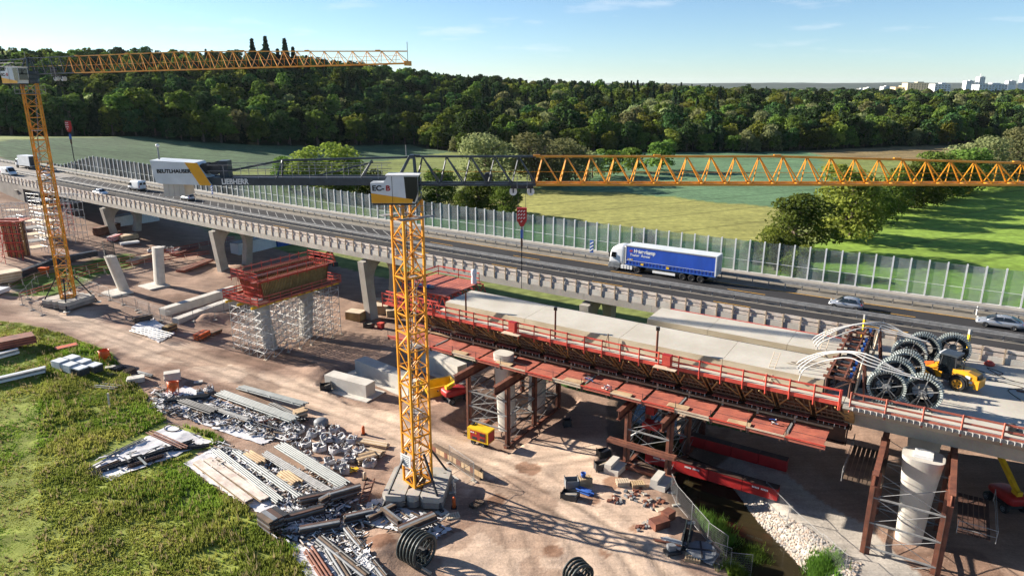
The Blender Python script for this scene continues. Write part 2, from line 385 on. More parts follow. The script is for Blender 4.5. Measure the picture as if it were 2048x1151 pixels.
HEAPS = [(*ray_ground(a_, b_)[:2], r_, h_) for a_, b_, r_, h_ in ((770, 1098, 2.2, .8), (735, 1000, 1.4, .7), (690, 985, 1.3, .5), (410, 660, 2.2, .9), (455, 650, 2.4, .8), (480, 560, 3.0, 1.2), (640, 745, 2.4, .7), (820, 835, 2.2, .6), (560, 640, 2.0, .5), (1100, 790, 2.0, .7), (1000, 860, 1.2, .3))]
HX = np.array([-900, -450, -230, -60, 60, 200, 300, 420, 900]); HZ = np.array([33, 33, 32, 24, 20, 16, 10, 10, 8])
EDGE = [(-420, 315), (-262, 330), (-190, 330), (-150, 345), (-100, 400), (-62, 440), (-45, 410), (-28, 392), (0, 400), (60, 402), (140, 402), (190, 415), (260, 440), (420, 500), (700, 560)]
EDX = np.array([e[0] for e in EDGE], float); EDY = np.array([e[1] for e in EDGE], float)
def tz(x, y):
    x = np.asarray(x, float); y = np.asarray(y, float)
    d = np.clip(-23 - x, 0, None); d2 = np.minimum(d, 150)
    z = (.00055 * d2 * d2 + .045 * d2) * (1 - .45 * smooth(200, 420, y)) * smooth(30, 85, y)
    e = np.interp(x, EDX, EDY)
    z = z + np.interp(x, HX, HZ) * smooth(0, 290, y - e)
    z = z + (fbm(x, y, 60, 3, 3) - .45) * np.clip((y - 130) / 150, 0, 1) * 2.0
    z = z - 26 * smooth(1200, 3500, y)
    ds, _ = pl_dist(x, y, STREAM)
    z = z - 2.3 * (1 - smooth(1.6, 4.6, ds))
    # rough building ground
    site = 1 - smooth(135, 170, y)
    z = z + site * ((fbm(x, y, 7, 11, 4) - .45) * .55 + (fbm(x, y, 1.6, 12, 3) - .45) * .12)
    dh, sd_ = pl_dist(x, y, HAUL)
    rut = np.exp(-((np.abs(sd_) - 1.0) / .28) ** 2) * .10
    z = np.where(dh < 4, z - rut * (1 - smooth(2.5, 4, dh)), z)
    z = z + site * .55 * np.exp(-((dh - 5.4) / 1.0) ** 2) * np.clip(fbm(x, y, 5, 77) * 2 - .75, 0, 1) * (sd_ < 0)
    for hx_, hy_, hr_, hh_ in HEAPS: z = z + hh_ * np.exp(-((x - hx_) ** 2 + (y - hy_) ** 2) / hr_ ** 2) * (.7 + .6 * fbm(x, y, 1.2, 78))
    for P, dep in ((PIT, 1.0), (PITB, .5)):
        cx = sum(p[0] for p in P) / len(P); cy = sum(p[1] for p in P) / len(P)
        ins = inpoly(x, y, P); ins2 = inpoly(cx + (x - cx) * .93, cy + (y - cy) * .93, P); ins3 = inpoly(cx + (x - cx) * 1.08, cy + (y - cy) * 1.08, P)
        z = z - dep * (.35 * ins2 + .35 * ins + .3 * ins3)
    return z
def tzf(x, y): return float(tz(np.array([x]), np.array([y]))[0])
def tz_flat(x, y):     # without the fine bumps
    return tzf(x, y)
def gp(px, py, dz=0.0):
    z = 0.0
    for _ in range(7):
        p = ray_ground(px, py, z); z = .5 * z + .5 * tzf(p.x, p.y)
    p = ray_ground(px, py, z); return Vector((p.x, p.y, tzf(p.x, p.y) + dz))
def lines(segs):
    out = [segs[0][0]]
    for a, b, st_ in segs:
        n = max(1, int(round((b - a) / st_))); out += [a + (b - a) * (i + 1) / n for i in range(n)]
    return np.array(out)
MEADOW = pxl([(-300, 660), (0, 690), (130, 700), (225, 735), (290, 800), (335, 852), (430, 872), (452, 893), (400, 910), (372, 938), (430, 978), (520, 1032), (575, 1062), (600, 1100), (625, 1151), (660, 1320), (-500, 1320)])
def gpoly(pts): return [tuple(gp(a, b)[:2]) for a, b in pts]
Z_A = gpoly([(-200, 345), (-200, 296), (0, 283), (300, 272), (700, 262), (850, 264), (935, 287), (920, 300), (760, 322), (560, 334), (430, 344), (110, 342)])
Z_C = gpoly([(1050, 340), (1060, 305), (1300, 296), (1500, 296), (1640, 300), (1650, 330), (1700, 345), (1640, 400), (1560, 415), (1400, 400), (1250, 385), (1080, 380)])
Z_D = gpoly([(840, 400), (1080, 378), (1250, 387), (1400, 402), (1560, 415), (1570, 470), (1510, 502), (1300, 471), (1100, 441), (900, 412)])
Z_E = gpoly([(760, 430), (900, 412), (1100, 441), (1300, 471), (1510, 502), (1540, 580), (1400, 600), (1100, 560), (820, 500)])
Z_F = gpoly([(1545, 560), (1600, 500), (1660, 470), (1745, 430), (1850, 390), (1960, 352), (2060, 330), (2700, 330), (3400, 760), (2000, 760), (1560, 640)])
Z_G = gpoly([(1600, 300), (1800, 286), (2000, 276), (2100, 285), (1960, 322), (1800, 320), (1650, 312)])
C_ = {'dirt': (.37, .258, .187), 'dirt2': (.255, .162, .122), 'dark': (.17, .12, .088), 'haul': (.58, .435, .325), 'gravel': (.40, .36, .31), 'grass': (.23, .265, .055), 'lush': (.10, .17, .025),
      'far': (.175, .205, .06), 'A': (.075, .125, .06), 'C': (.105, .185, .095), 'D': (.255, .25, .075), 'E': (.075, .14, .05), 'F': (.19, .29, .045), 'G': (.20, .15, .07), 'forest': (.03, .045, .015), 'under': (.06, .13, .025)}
def ground_colors(x, y):
    n = len(x); c = np.zeros((n, 4)); c[:, 3] = 1
    jx = x + (fbm(x, y, 9, 41) - .45) * 5 * np.clip(y / 200, .2, 1.5); jy = y + (fbm(x, y, 9, 57) - .45) * 5 * np.clip(y / 200, .2, 1.5)
    def setc(mask, k, veg): c[mask, :3] = C_[k]; c[mask, 3] = veg
    ss = np.empty(n); tt = np.empty(n)
    near = (y < 260) & (np.abs(x) < 260)
    ss[:] = 1e3; tt[:] = -1e3
    idx = np.where(near)[0]; _Xs, _Ys, _ts, _Ss = _X[::40], _Y[::40], _th[::40], _S[::40]
    for k in range(0, len(idx), 4000):
        ii = idx[k:k + 4000]; dd = (x[ii, None] - _Xs) ** 2 + (y[ii, None] - _Ys) ** 2; m = dd.argmin(1)
        ss[ii] = _Ss[m]; tt[ii] = -(x[ii] - _Xs[m]) * np.sin(_ts[m]) - (y[ii] - _Ys[m]) * np.cos(_ts[m])
    setc(np.ones(n, bool), 'far', 1)
    # dirt site
    w = fbm(x, y, 8, 5)[:, None]; w2 = fbm(x, y, 2.2, 6)[:, None]
    dirt = np.array(C_['dirt']) * (1 - w) + np.array(C_['dirt2']) * w; dirt = dirt * (.80 + .42 * w2)
    site = ((tt > -2 - 3 * w[:, 0]) & (ss < -12)) | (tt > 20 + 2 * w[:, 0]) | ((ss > 31) & (tt > 3)); site &= (y < 215)
    c[site, :3] = dirt[site]; c[site, 3] = 0
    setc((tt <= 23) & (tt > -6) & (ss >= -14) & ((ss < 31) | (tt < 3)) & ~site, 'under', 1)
    dh, sd_ = pl_dist(x, y, HAUL); d2, s2 = pl_dist(x, y, SPUR)
    hw = site * (1 - smooth(1.8, 4.2, dh + (w[:, 0] - .45) * 4)); hw2 = site * (1 - smooth(1.5, 4.5, d2 + (w[:, 0] - .45) * 4)); sj = inpoly(x + (w[:, 0] - .45) * 9, y + (w2[:, 0] - .45) * 5, SAND); hw2 = np.maximum(hw2, .85 * sj * site)
    hh = np.maximum(hw, hw2)[:, None]; wob = (fbm(x, y, 14, 91) - .45) * 1.2; trk = 1 - (.40 * np.exp(-((np.abs(sd_ + wob) - 1.0) / .28) ** 2) + .16 * np.exp(-((np.abs(sd_ - wob) - 1.9) / .25) ** 2) + .14 * np.exp(-((sd_ + wob * 1.5) / .22) ** 2)) * (dh < 5); trk = trk[:, None]
    c[:, :3] = c[:, :3] * (1 - hh) + np.array(C_['haul']) * hh * trk * (.85 + .3 * w2)
    for T_ in TRACKS:
        d_, q_ = pl_dist(x, y, T_); k_ = np.exp(-((np.abs(q_ + (fbm(x, y, 9, 93) - .45) * .8) - .85) / .24) ** 2) * (d_ < 3) * site; c[:, :3] *= (1 - .30 * k_)[:, None]
    # churned reddish edge of the meadow and dark damp patches
    dm = site & (fbm(x, y, 11, 71) > .60); c[dm, :3] *= np.array((.74, .70, .68))
    for a_, b_, r_ in ((1238, 968, 1.1), (1108, 1105, .7), (1210, 1108, .6), (1380, 1000, .9), (1060, 935, 1.2), (1180, 1000, 1.0), (1270, 1060, .8), (760, 1090, 1.2), (1000, 1000, .9)):
        p_ = ray_ground(a_, b_); k_ = np.hypot(x - p_.x, y - p_.y) + (w2[:, 0] - .45) * 1.6 < r_; c[k_ & site, :3] *= np.array((.62, .50, .44))
    mead = inpoly(jx, jy, MEADOW); setc(mead, 'grass', 1)
    strip = inpoly(jx, jy, gpoly([(40, 590), (20, 560), (110, 540), (260, 505), (300, 520), (180, 560), (110, 590)])); setc(strip, 'lush', 1)
    for k, P in (('A', Z_A), ('C', Z_C), ('D', Z_D), ('E', Z_E), ('F', Z_F), ('G', Z_G)):
        setc(inpoly(jx, jy, P) & ((tt < -3) | ~near), k, 1)
    e = np.interp(jx, EDX, EDY); setc(jy > e - 3, 'forest', 1)
    ds, sds = pl_dist(x, y, STREAM)
    bank = (ds < 5.5) & (y < 82); c[bank, :3] = np.array(C_['dark']) ; c[bank, 3] = 0
    gr = (sds > 1.2) & (ds < 9.5 - np.clip((y - 52) * .28, 0, 5)) & (y < 64) & (y > 30); c[gr, :3] = C_['gravel']; c[gr, 3] = 0
    return c
gx = lines([(-1400, -500, 60), (-500, -200, 10), (-200, -62, 2.0), (-62, 52, .32), (52, 120, 1.2), (120, 260, 4), (260, 600, 10), (600, 2600, 70)])
gy = lines([(-30, 34, 4), (34, 100, .32), (100, 150, .8), (150, 260, 2.2), (260, 520, 5), (520, 900, 14), (900, 4200, 110)])
def make_ground():
    XX, YY = np.meshgrid(gx, gy); x = XX.ravel(); y = YY.ravel(); z = tz(x, y)
    # keep the ground under the motorway embankment
    near = np.where((y < 330) & (x < -95) & (x > -520))[0]
    for k in range(0, len(near), 4000):
        ii = near[k:k + 4000]; m = ((x[ii, None] - _X[::20]) ** 2 + (y[ii, None] - _Y[::20]) ** 2).argmin(1)
        t = -(x[ii] - _X[::20][m]) * np.sin(_th[::20][m]) - (y[ii] - _Y[::20][m]) * np.cos(_th[::20][m])
        rz = _Z[::20][m]; on = (t > -4) & (t < 20)
        z[ii] = np.where(on, np.minimum(z[ii], rz - .55), z[ii])
    nx, ny = len(gx), len(gy)
    i = np.arange(nx - 1)[None, :] + nx * np.arange(ny - 1)[:, None]; i = i.ravel()
    F = np.stack([i, i + 1, i + 1 + nx, i + nx], 1)
    me = bpy.data.meshes.new('ground'); me.vertices.add(len(x)); me.vertices.foreach_set('co', np.stack([x, y, z], 1).ravel())
    me.loops.add(F.size); me.loops.foreach_set('vertex_index', F.ravel().astype(np.int32))
    me.polygons.add(len(F)); me.polygons.foreach_set('loop_start', np.arange(0, F.size, 4, dtype=np.int32)); me.polygons.foreach_set('loop_total', np.full(len(F), 4, np.int32))
    me.polygons.foreach_set('use_smooth', np.ones(len(F), bool)); me.update()
    a = me.color_attributes.new('base', 'FLOAT_COLOR', 'POINT'); a.data.foreach_set('color', ground_colors(x, y).ravel())
    return me
def ground_mat():
    m = bpy.data.materials.new('ground_soil_and_crop'); m.use_nodes = True; t = m.node_tree; b = t.nodes['Principled BSDF']
    b.inputs['Roughness'].default_value = .95; b.inputs['Specular IOR Level'].default_value = .15
    at = nd(t, 'ShaderNodeAttribute', attribute_name='base'); g = nd(t, 'ShaderNodeNewGeometry')
    def noise(s, d, stretch=None, rough=.6):
        n = nd(t, 'ShaderNodeTexNoise'); n.inputs['Scale'].default_value = s; n.inputs['Detail'].default_value = d; n.inputs['Roughness'].default_value = rough
        v = g.outputs['Position']
        if stretch:
            mp = nd(t, 'ShaderNodeMapping'); mp.inputs['Scale'].default_value = stretch; mp.inputs['Rotation'].default_value = (0, 0, R(-14)); t.links.new(v, mp.inputs[0]); v = mp.outputs[0]
        t.links.new(v, n.inputs['Vector']); return n
    def rng(src, a, b_, lo=.25, hi=.75):
        r = nd(t, 'ShaderNodeMapRange'); r.inputs['From Min'].default_value = lo; r.inputs['From Max'].default_value = hi; r.inputs['To Min'].default_value = a; r.inputs['To Max'].default_value = b_
        t.links.new(src, r.inputs['Value']); return r.outputs[0]
    def mul(a, b_):
        x = nd(t, 'ShaderNodeMath', operation='MULTIPLY'); t.links.new(a, x.inputs[0]); t.links.new(b_, x.inputs[1]); return x.outputs[0]
    big = noise(.045, 5); mid = noise(.55, 7); fine = noise(5.0, 6, None, .7); crop = noise(.5, 5, (.12, 1.0, 1))
    v1 = mul(rng(big.outputs['Fac'], .80, 1.18), rng(mid.outputs['Fac'], .82, 1.16))
    v2 = mul(v1, rng(fine.outputs['Fac'], .72, 1.26))
    rutn = noise(1.0, 4, (.06, 1.5, 1)); rutn.inputs['Distortion'].default_value = .6
    rutn.inputs['Vector'].links[0].from_node.inputs['Rotation'].default_value = (0, 0, R(34))
    v2 = mul(v2, rng(rutn.outputs['Fac'], .88, 1.10, .35, .65))
    wv = nd(t, 'ShaderNodeTexWave'); wv.inputs['Scale'].default_value = .0175; wv.inputs['Distortion'].default_value = .25; wv.inputs['Detail Scale'].default_value = .2
    wmp = nd(t, 'ShaderNodeMapping'); wmp.inputs['Rotation'].default_value = (0, 0, R(62)); t.links.new(g.outputs['Position'], wmp.inputs[0]); t.links.new(wmp.outputs[0], wv.inputs['Vector'])
    tram = rng(wv.outputs['Fac'], 1.0, .72, .975, .99)
    vveg = mul(tram, mul(mul(rng(big.outputs['Fac'], .76, 1.24), rng(crop.outputs['Fac'], .72, 1.28)), rng(mid.outputs['Fac'], .62, 1.38)))
    mixv = nd(t, 'ShaderNodeMix'); t.links.new(at.outputs['Alpha'], mixv.inputs[0]); t.links.new(v2, mixv.inputs[2]); t.links.new(vveg, mixv.inputs[3])
    vm = nd(t, 'ShaderNodeVectorMath', operation='SCALE'); t.links.new(at.outputs['Color'], vm.inputs[0]); t.links.new(mixv.outputs[0], vm.inputs['Scale'])
    # small pale stones
    vo = nd(t, 'ShaderNodeTexVoronoi'); vo.inputs['Scale'].default_value = 3.2; t.links.new(g.outputs['Position'], vo.inputs['Vector'])
    sp = rng(vo.outputs['Distance'], 1.0, 0.0, .10, .20)
    inv = nd(t, 'ShaderNodeMath', operation='SUBTRACT'); inv.inputs[0].default_value = 1; t.links.new(at.outputs['Alpha'], inv.inputs[1])
    gate = rng(noise(.35, 3).outputs['Fac'], 0, .55, .5, .62)
    st_ = mul(mul(sp, inv.outputs[0]), gate)
    mc = nd(t, 'ShaderNodeMixRGB'); mc.inputs['Color2'].default_value = (.46, .40, .33, 1); t.links.new(st_, mc.inputs['Fac']); t.links.new(vm.outputs[0], mc.inputs['Color1'])
    t.links.new(mc.outputs[0], b.inputs['Base Color'])
    hs = nd(t, 'ShaderNodeMath', operation='ADD'); t.links.new(mid.outputs['Fac'], hs.inputs[0]); t.links.new(mul(fine.outputs['Fac'], rng(fine.outputs['Fac'], .5, .5)), hs.inputs[1])
    bp = nd(t, 'ShaderNodeBump'); bp.inputs['Strength'].default_value = .55; bp.inputs['Distance'].default_value = .13
    t.links.new(hs.outputs[0], bp.inputs['Height']); t.links.new(bp.outputs[0], b.inputs['Normal'])
    return m
gm = make_ground()
_co = np.empty(len(gm.vertices) * 3, np.float32); gm.vertices.foreach_get('co', _co); _GZ = _co.reshape(len(gy), len(gx), 3)[:, :, 2].astype(float)
import bisect
_gxl, _gyl = gx.tolist(), gy.tolist()
def tzf(x, y):
    i = min(max(bisect.bisect_right(_gxl, x) - 1, 0), len(_gxl) - 2); j = min(max(bisect.bisect_right(_gyl, y) - 1, 0), len(_gyl) - 2)
    u = min(max((x - _gxl[i]) / (_gxl[i + 1] - _gxl[i]), 0), 1); v = min(max((y - _gyl[j]) / (_gyl[j + 1] - _gyl[j]), 0), 1)
    return float((_GZ[j, i] * (1 - u) + _GZ[j, i + 1] * u) * (1 - v) + (_GZ[j + 1, i] * (1 - u) + _GZ[j + 1, i + 1] * u) * v)
gm.materials.append(ground_mat())
ground = link_mesh('ground', gm); setp(ground, 'building site soil running out into green fields and meadows', 'ground', kind='structure')
# water of the stream
wm = bpy.data.materials.new('stream_water'); wm.use_nodes = True; _t = wm.node_tree; _b = _t.nodes['Principled BSDF']
_b.inputs['Base Color'].default_value = (.035, .028, .014, 1); _b.inputs['Roughness'].default_value = .06
_n = nd(_t, 'ShaderNodeTexNoise'); _n.inputs['Scale'].default_value = 3.0; _n.inputs['Detail'].default_value = 4
_g = nd(_t, 'ShaderNodeNewGeometry'); _t.links.new(_g.outputs['Position'], _n.inputs['Vector'])
_bp = nd(_t, 'ShaderNodeBump'); _bp.inputs['Strength'].default_value = .12; _t.links.new(_n.outputs['Fac'], _bp.inputs['Height']); _t.links.new(_bp.outputs[0], _b.inputs['Normal'])
wb = MB(); rings = []
for i, p in enumerate(STREAM):
    a = Vector(STREAM[max(0, i - 1)]); b_ = Vector(STREAM[min(len(STREAM) - 1, i + 1)]); d_ = (b_ - a).normalized(); n_ = Vector((-d_.y, d_.x))
    rings.append([(p[0] + n_.x * k, p[1] + n_.y * k, -1.72) for k in (-4.2, -2, 0, 2, 4.2)])
wb.ring_loft(rings, closed=False)
setp(wb.build('stream_water', wm), 'dark brown stream running under the new bridge', 'stream', kind='structure')
# grass blades on the near meadow
def grass_mesh(name, pts, h, mat, blades=4, spread=.18, lean=.35):
    n = len(pts); k = n * blades; P = np.repeat(pts, blades, 0)
    a = RNG.uniform(0, 2 * np.pi, k); r = RNG.uniform(0, spread, k); P = P + np.stack([np.cos(a) * r, np.sin(a) * r, np.zeros(k)], 1)
    hh = np.repeat(h, blades) * RNG.uniform(.55, 1.2, k); b = RNG.uniform(0, 2 * np.pi, k); w = .035 + .05 * RNG.random(k)
    dirx, diry = np.cos(b), np.sin(b); l = RNG.uniform(.1, lean, k) * hh; la = RNG.uniform(0, 2 * np.pi, k)
    A = P + np.stack([dirx * w, diry * w, np.zeros(k)], 1); B = P - np.stack([dirx * w, diry * w, np.zeros(k)], 1)
    C = P + np.stack([np.cos(la) * l, np.sin(la) * l, hh], 1)
    V = np.stack([A, B, C], 1).reshape(-1, 3)
    me = bpy.data.meshes.new(name); me.vertices.add(len(V)); me.vertices.foreach_set('co', V.ravel())
    me.loops.add(len(V)); me.loops.foreach_set('vertex_index', np.arange(len(V), dtype=np.int32))
    me.polygons.add(k); me.polygons.foreach_set('loop_start', np.arange(0, 3 * k, 3, dtype=np.int32)); me.polygons.foreach_set('loop_total', np.full(k, 3, np.int32)); me.update()
    me.materials.append(mat); return me
def scatter(poly, n):
    xs = [p[0] for p in poly]; ys = [p[1] for p in poly]
    x = RNG.uniform(min(xs), max(xs), n); y = RNG.uniform(min(ys), max(ys), n); k = inpoly(x, y, poly); return x[k], y[k]
_vis = pxl([(-60, 690), (0, 688), (130, 700), (225, 735), (290, 800), (335, 852), (430, 872), (452, 893), (400, 910), (372, 938), (430, 978), (520, 1032), (575, 1062), (600, 1100), (625, 1151), (640, 1190), (-60, 1190)])
SHEET_A = pxl([(172, 936), (340, 848), (432, 884), (392, 912), (212, 965)]); SHEET_B = pxl([(366, 926), (400, 905), (450, 890), (710, 960), (690, 1000), (560, 1060), (530, 1045)])
_x, _y = scatter(_vis, 190000); _k = ~(inpoly(_x, _y, SHEET_A) | inpoly(_x, _y, SHEET_B)); _x, _y = _x[_k], _y[_k]
_w = fbm(_x, _y, 5, 21); _w2 = fbm(_x, _y, 1.4, 22); _keep = RNG.random(len(_x)) < np.clip((_w2 - .22) * 3.2, .12, 1); _x, _y, _w = _x[_keep], _y[_keep], _w[_keep]
_h = .09 + .85 * np.clip(_w - .26, 0, 1) ** 1.1 + .1 * RNG.random(len(_x)); _px = 1024 + F_PX * _x / (_y * CP + 36 * SP)
_h *= np.where(_px < 60 + 50 * _w, .35, 1.0)
_sel = RNG.random(len(_x)) < smooth(.38, .62, fbm(_x, _y, 7, 33))
_dry = (RNG.random(len(_x)) < .035)
_o = link_mesh('dry_stalks', grass_mesh('dry_stalks', np.stack([_x[_dry], _y[_dry], tz(_x[_dry], _y[_dry])], 1), _h[_dry] * 1.5 + .2, STRAW, 3, .15, .5)); setp(_o, 'pale dry stalks standing above the meadow grass', 'grass', kind='stuff')
for _nm, _q, _mt, _lb in (('meadow_grass', ~_sel, GRASS, 'long yellowish meadow grass beside the stored scaffold parts'), ('lush_meadow_grass', _sel, GRASS_L, 'darker green grass clumps within the meadow')):
    _o = link_mesh(_nm, grass_mesh(_nm, np.stack([_x[_q], _y[_q], tz(_x[_q], _y[_q]) - .02], 1), _h[_q], _mt)); setp(_o, _lb, 'grass', kind='stuff')
# ================================================================== motorway on the old bridge
def rs(t): return -.03 * t
def strip(name, s0, s1, t0, t1, dz, mat, step=2.0, parent=None):
    b = MB(); n = max(1, int((s1 - s0) / step)); rings = [[road(s0 + (s1 - s0) * i / n, t0, dz + rs(t0)), road(s0 + (s1 - s0) * i / n, t1, dz + rs(t1))] for i in range(n + 1)]
    b.ring_loft(rings, closed=False); return b.build(name, mat, parent)
setp(strip('road', -640, 330, .3, 15.75, 0.0, ASPH), 'dark asphalt motorway carriageways on the old bridge', 'road', kind='structure')
setp(strip('road_shoulder', -640, 330, .45, 4.35, .004, ASPH_PALE), 'pale strip between carriageway and noise barrier', 'road', kind='structure')
setp(strip('median_strip', -640, 330, 10.05, 10.75, .004, ASPH_PALE), 'pale strip under the median guard rail', 'road', kind='structure')
def marking(segs, mat, name, lab):
    b = MB()
    for s0, s1, t0, t1, w in segs:
        n = max(1, int(abs(s1 - s0) / 2)); rr = []
        for i in range(n + 1):
            s_ = s0 + (s1 - s0) * i / n; t_ = t0 + (t1 - t0) * i / n; rr.append([road(s_, t_ - w / 2, .008 + rs(t_ - w / 2)), road(s_, t_ + w / 2, .008 + rs(t_ + w / 2))])
        b.ring_loft(rr, closed=False)
    setp(b.build(name, mat), lab, 'marking', kind='structure')
marking([(s_, s_ + 4.6, 6.85, 6.85, .15) for s_ in np.arange(-26, 120, 16.0)] + [(s_, s_ + 4.3, 12.4, 12.4, .15) for s_ in np.arange(-90, 120, 16.0)] + [(-30, 130, 4.48, 4.48, .16)], PAINT_Y, 'yellow_lane_lines', 'yellow temporary lane lines on the asphalt')
marking([(-300, -32, 4.55, 4.55, .15), (-300, 130, 15.2, 15.2, .14), (-240, 130, 9.75, 9.75, .08)] + [(s_, s_ + 3.0, 13.2, 13.2, .13) for s_ in np.arange(-230, -20, 9)] + [(s_, s_ + 2.2 + 2.6 * (0.5 + .5 * (s_ + 150) / 110), 4.9, 7.9, .17) for s_ in np.arange(-150, -34, 2.6)], PAINT_W, 'white_road_markings', 'white edge lines and slanted hatching on the motorway')
# --- old bridge: deck and piers
ob = thing('road_bridge', 'long concrete motorway bridge carrying traffic on arched twin-leg piers', 'bridge', road(-32, 9, -12))
b = MB(); rr = []
for s_ in np.arange(-146, 200.1, 2):
    rr.append([road(s_, 16.50, -.86), road(s_, 16.45, -1.72), road(s_, 15.2, -1.86), road(s_, 13.4, -2.5), road(s_, 2.2, -2.5), road(s_, .6, -1.5), road(s_, -.5, -1.2), road(s_, -.5, .3), road(s_, .28, .3), road(s_, .28, -.06), road(s_, 15.8, -.53), road(s_, 15.8, -.40), road(s_, 16.45, -.42)])
b.ring_loft(rr); b.build('deck', CONC_DARK, ob)
# lighter edge beam along the near side, cast in lengths
for s_ in np.arange(-146, 150, 9.0):
    q = MB(); q.ring_loft([[road(a, 16.60, -.80), road(a, 16.57, -1.70), road(a, 16.46, -1.70), road(a, 16.46, -.80)] for a in np.linspace(s_ + .015, s_ + 8.985, 5)]); q.build('edge_beam', CONC, ob)
for i, s_ in enumerate((-147.2, -108.7, -70.2, -31.7, 7.2, 45.7, 84.2)):
    for t0 in (8.2,):
        ztop = float(np.interp(s_, _S, _Z)) - 2.28
        zb = min(tzf(*road(s_, t0 + 8)[:2]), tzf(*road(s_, t0)[:2])) - .6
        prof = [(t0 + 7.75, zb), (t0 + 8.75, ztop), (t0 - .05, ztop), (t0 + 1.2, zb), (t0 + 2.8, zb), (t0 + 1.85, ztop - 3.7)]
        for k in range(1, 10):
            a = math.pi * k / 10; prof.append((t0 + 4.25 - 2.5 * math.cos(a), ztop - 3.7 + 3.2 * math.sin(a)))
        prof += [(t0 + 6.7, ztop - 3.7), (t0 + 6.05, zb)]
        q = MB(); th = .62
        front = [road(s_ - th, t, z - float(np.interp(s_ - th, _S, _Z))) for t, z in prof]; back = [road(s_ + th, t, z - float(np.interp(s_ + th, _S, _Z))) for t, z in prof]
        n = len(prof); q.add(front + back, [(k, (k + 1) % n, (k + 1) % n + n, k + n) for k in range(n)])
        # caps as quads strips: near leg, far leg, head
        def cap(off, flip):
            idx_leg1 = [0, 1, n - 2, n - 1]; quads = [(0, 1, n - 2, n - 1), (3, 4, 5, 2)]
            fan = [1, 2, 5] + list(range(6, n - 1)) 
            fs = [(0, 1, n - 2, n - 1), (2, 3, 4, 5)]
            mid = list(range(5, n - 1))
            for a_, b_ in zip(mid[:-1], mid[1:]):
                fs.append((2 if a_ < 5 + len(mid) // 2 else 1, a_, b_))
            fs.append((1, 2, mid[len(mid) // 2]))
            for f in fs: q.add([(front if off == 0 else back)[j] for j in f], [tuple(range(len(f)))])
        cap(0, 0); cap(1, 1)
        pr = q.build('pier', CONC, ob)
        for t_ in (t0 + 1.0, t0 + 7.6): Box(pr, 'bearing', road(s_, t_, 0) + Vector((0, 0, ztop + .1 - float(np.interp(s_, _S, _Z)))), (1.1, 1.0, .22), CONC_LIGHT, rang(s_))
q = MB(); rr = []
for s_ in np.arange(-300, -143.9, 4): rr.append([road(s_, 16.5, -.1), road(s_, 16.9, -12), road(s_, -1.2, -12), road(s_, -.6, -.1)])
q.ring_loft(rr)
ab = q.build('abutment', CONC_DARK); setp(ab, 'dark retaining abutment wall under the far end of the motorway bridge', 'wall')
# --- timber parapet on the near side
tp = thing('timber_parapet', 'weathered timber board parapet along the near edge of the motorway bridge', 'parapet', road(0, 16.2, .1))
pm = MB().box((0, 0, 0), (.11, .10, 1.62)).mesh(TIMBER_POST, name='post'); seg = 1.78
bm_hi = MB().box((0, 0, 0), (seg - .14, .06, .34)).mesh(TIMBER_PAR, name='board'); bm_lo = MB().box((0, 0, 0), (seg - .14, .05, .33)).mesh(TIMBER_PAR, name='board2')
bm_bt = MB().box((0, 0, 0), (seg - .12, .10, .70)).mesh(CONC_LIGHT, name='kerb')
for i, s_ in enumerate(np.arange(-222, 96, seg)):
    jit = random.uniform(-.02, .02)
    put(pm, 'post', road(s_, 16.62, -.03 + jit), rang(s_), tp)
    c = s_ + seg / 2
    put(bm_hi, 'rail_board', road(c, 16.52 + random.uniform(-.02, .02), .60 + jit), rang(c), tp)
    put(bm_lo, 'middle_board', road(c, 16.50 + random.uniform(-.02, .02), .12 + random.uniform(-.03, .03)), rang(c), tp)
    put(bm_bt, 'kerb_board', road(c, 16.53, -.46), rang(c), tp)
# --- noise barrier
gl = bpy.data.materials.new('tinted_acrylic'); gl.use_nodes = True; _t = gl.node_tree; _t.nodes.clear()
_o = nd(_t, 'ShaderNodeOutputMaterial'); _tr = nd(_t, 'ShaderNodeBsdfTransparent'); _tr.inputs[0].default_value = (.74, .84, .82, 1); _gs = nd(_t, 'ShaderNodeBsdfGlossy'); _gs.inputs['Roughness'].default_value = .06
_df = nd(_t, 'ShaderNodeBsdfDiffuse'); _df.inputs[0].default_value = (.50, .54, .54, 1)
_m1 = nd(_t, 'ShaderNodeMixShader'); _m2 = nd(_t, 'ShaderNodeMixShader'); _fr = nd(_t, 'ShaderNodeFresnel'); _fr.inputs[0].default_value = 1.22
_n = nd(_t, 'ShaderNodeTexNoise'); _n.inputs['Scale'].default_value = .22; _n.inputs['Detail'].default_value = 5; _g = nd(_t, 'ShaderNodeNewGeometry'); _t.links.new(_g.outputs['Position'], _n.inputs['Vector'])
_r = nd(_t, 'ShaderNodeMapRange'); _r.inputs['From Min'].default_value = .42; _r.inputs['From Max'].default_value = .78; _r.inputs['To Min'].default_value = .10; _r.inputs['To Max'].default_value = .42; _t.links.new(_n.outputs['Fac'], _r.inputs[0])
_t.links.new(_r.outputs[0], _m1.inputs[0]); _t.links.new(_tr.outputs[0], _m1.inputs[1]); _t.links.new(_df.outputs[0], _m1.inputs[2])
_t.links.new(_fr.outputs[0], _m2.inputs[0]); _t.links.new(_m1.outputs[0], _m2.inputs[1]); _t.links.new(_gs.outputs[0], _m2.inputs[2]); _t.links.new(_m2.outputs[0], _o.inputs['Surface'])
nb = thing('noise_barrier', 'transparent noise barrier with pale posts along the far side of the motorway', 'noise barrier', road(0, 0, .2))
q = MB(); q.ring_loft([[road(s_, .22, .62), road(s_, .22, .25), road(s_, -.28, .25), road(s_, -.28, .62)] for s_ in np.arange(-172, 131, 2)]); q.build('base_wall', CONC_LIGHT, nb)
SPN = 1.853
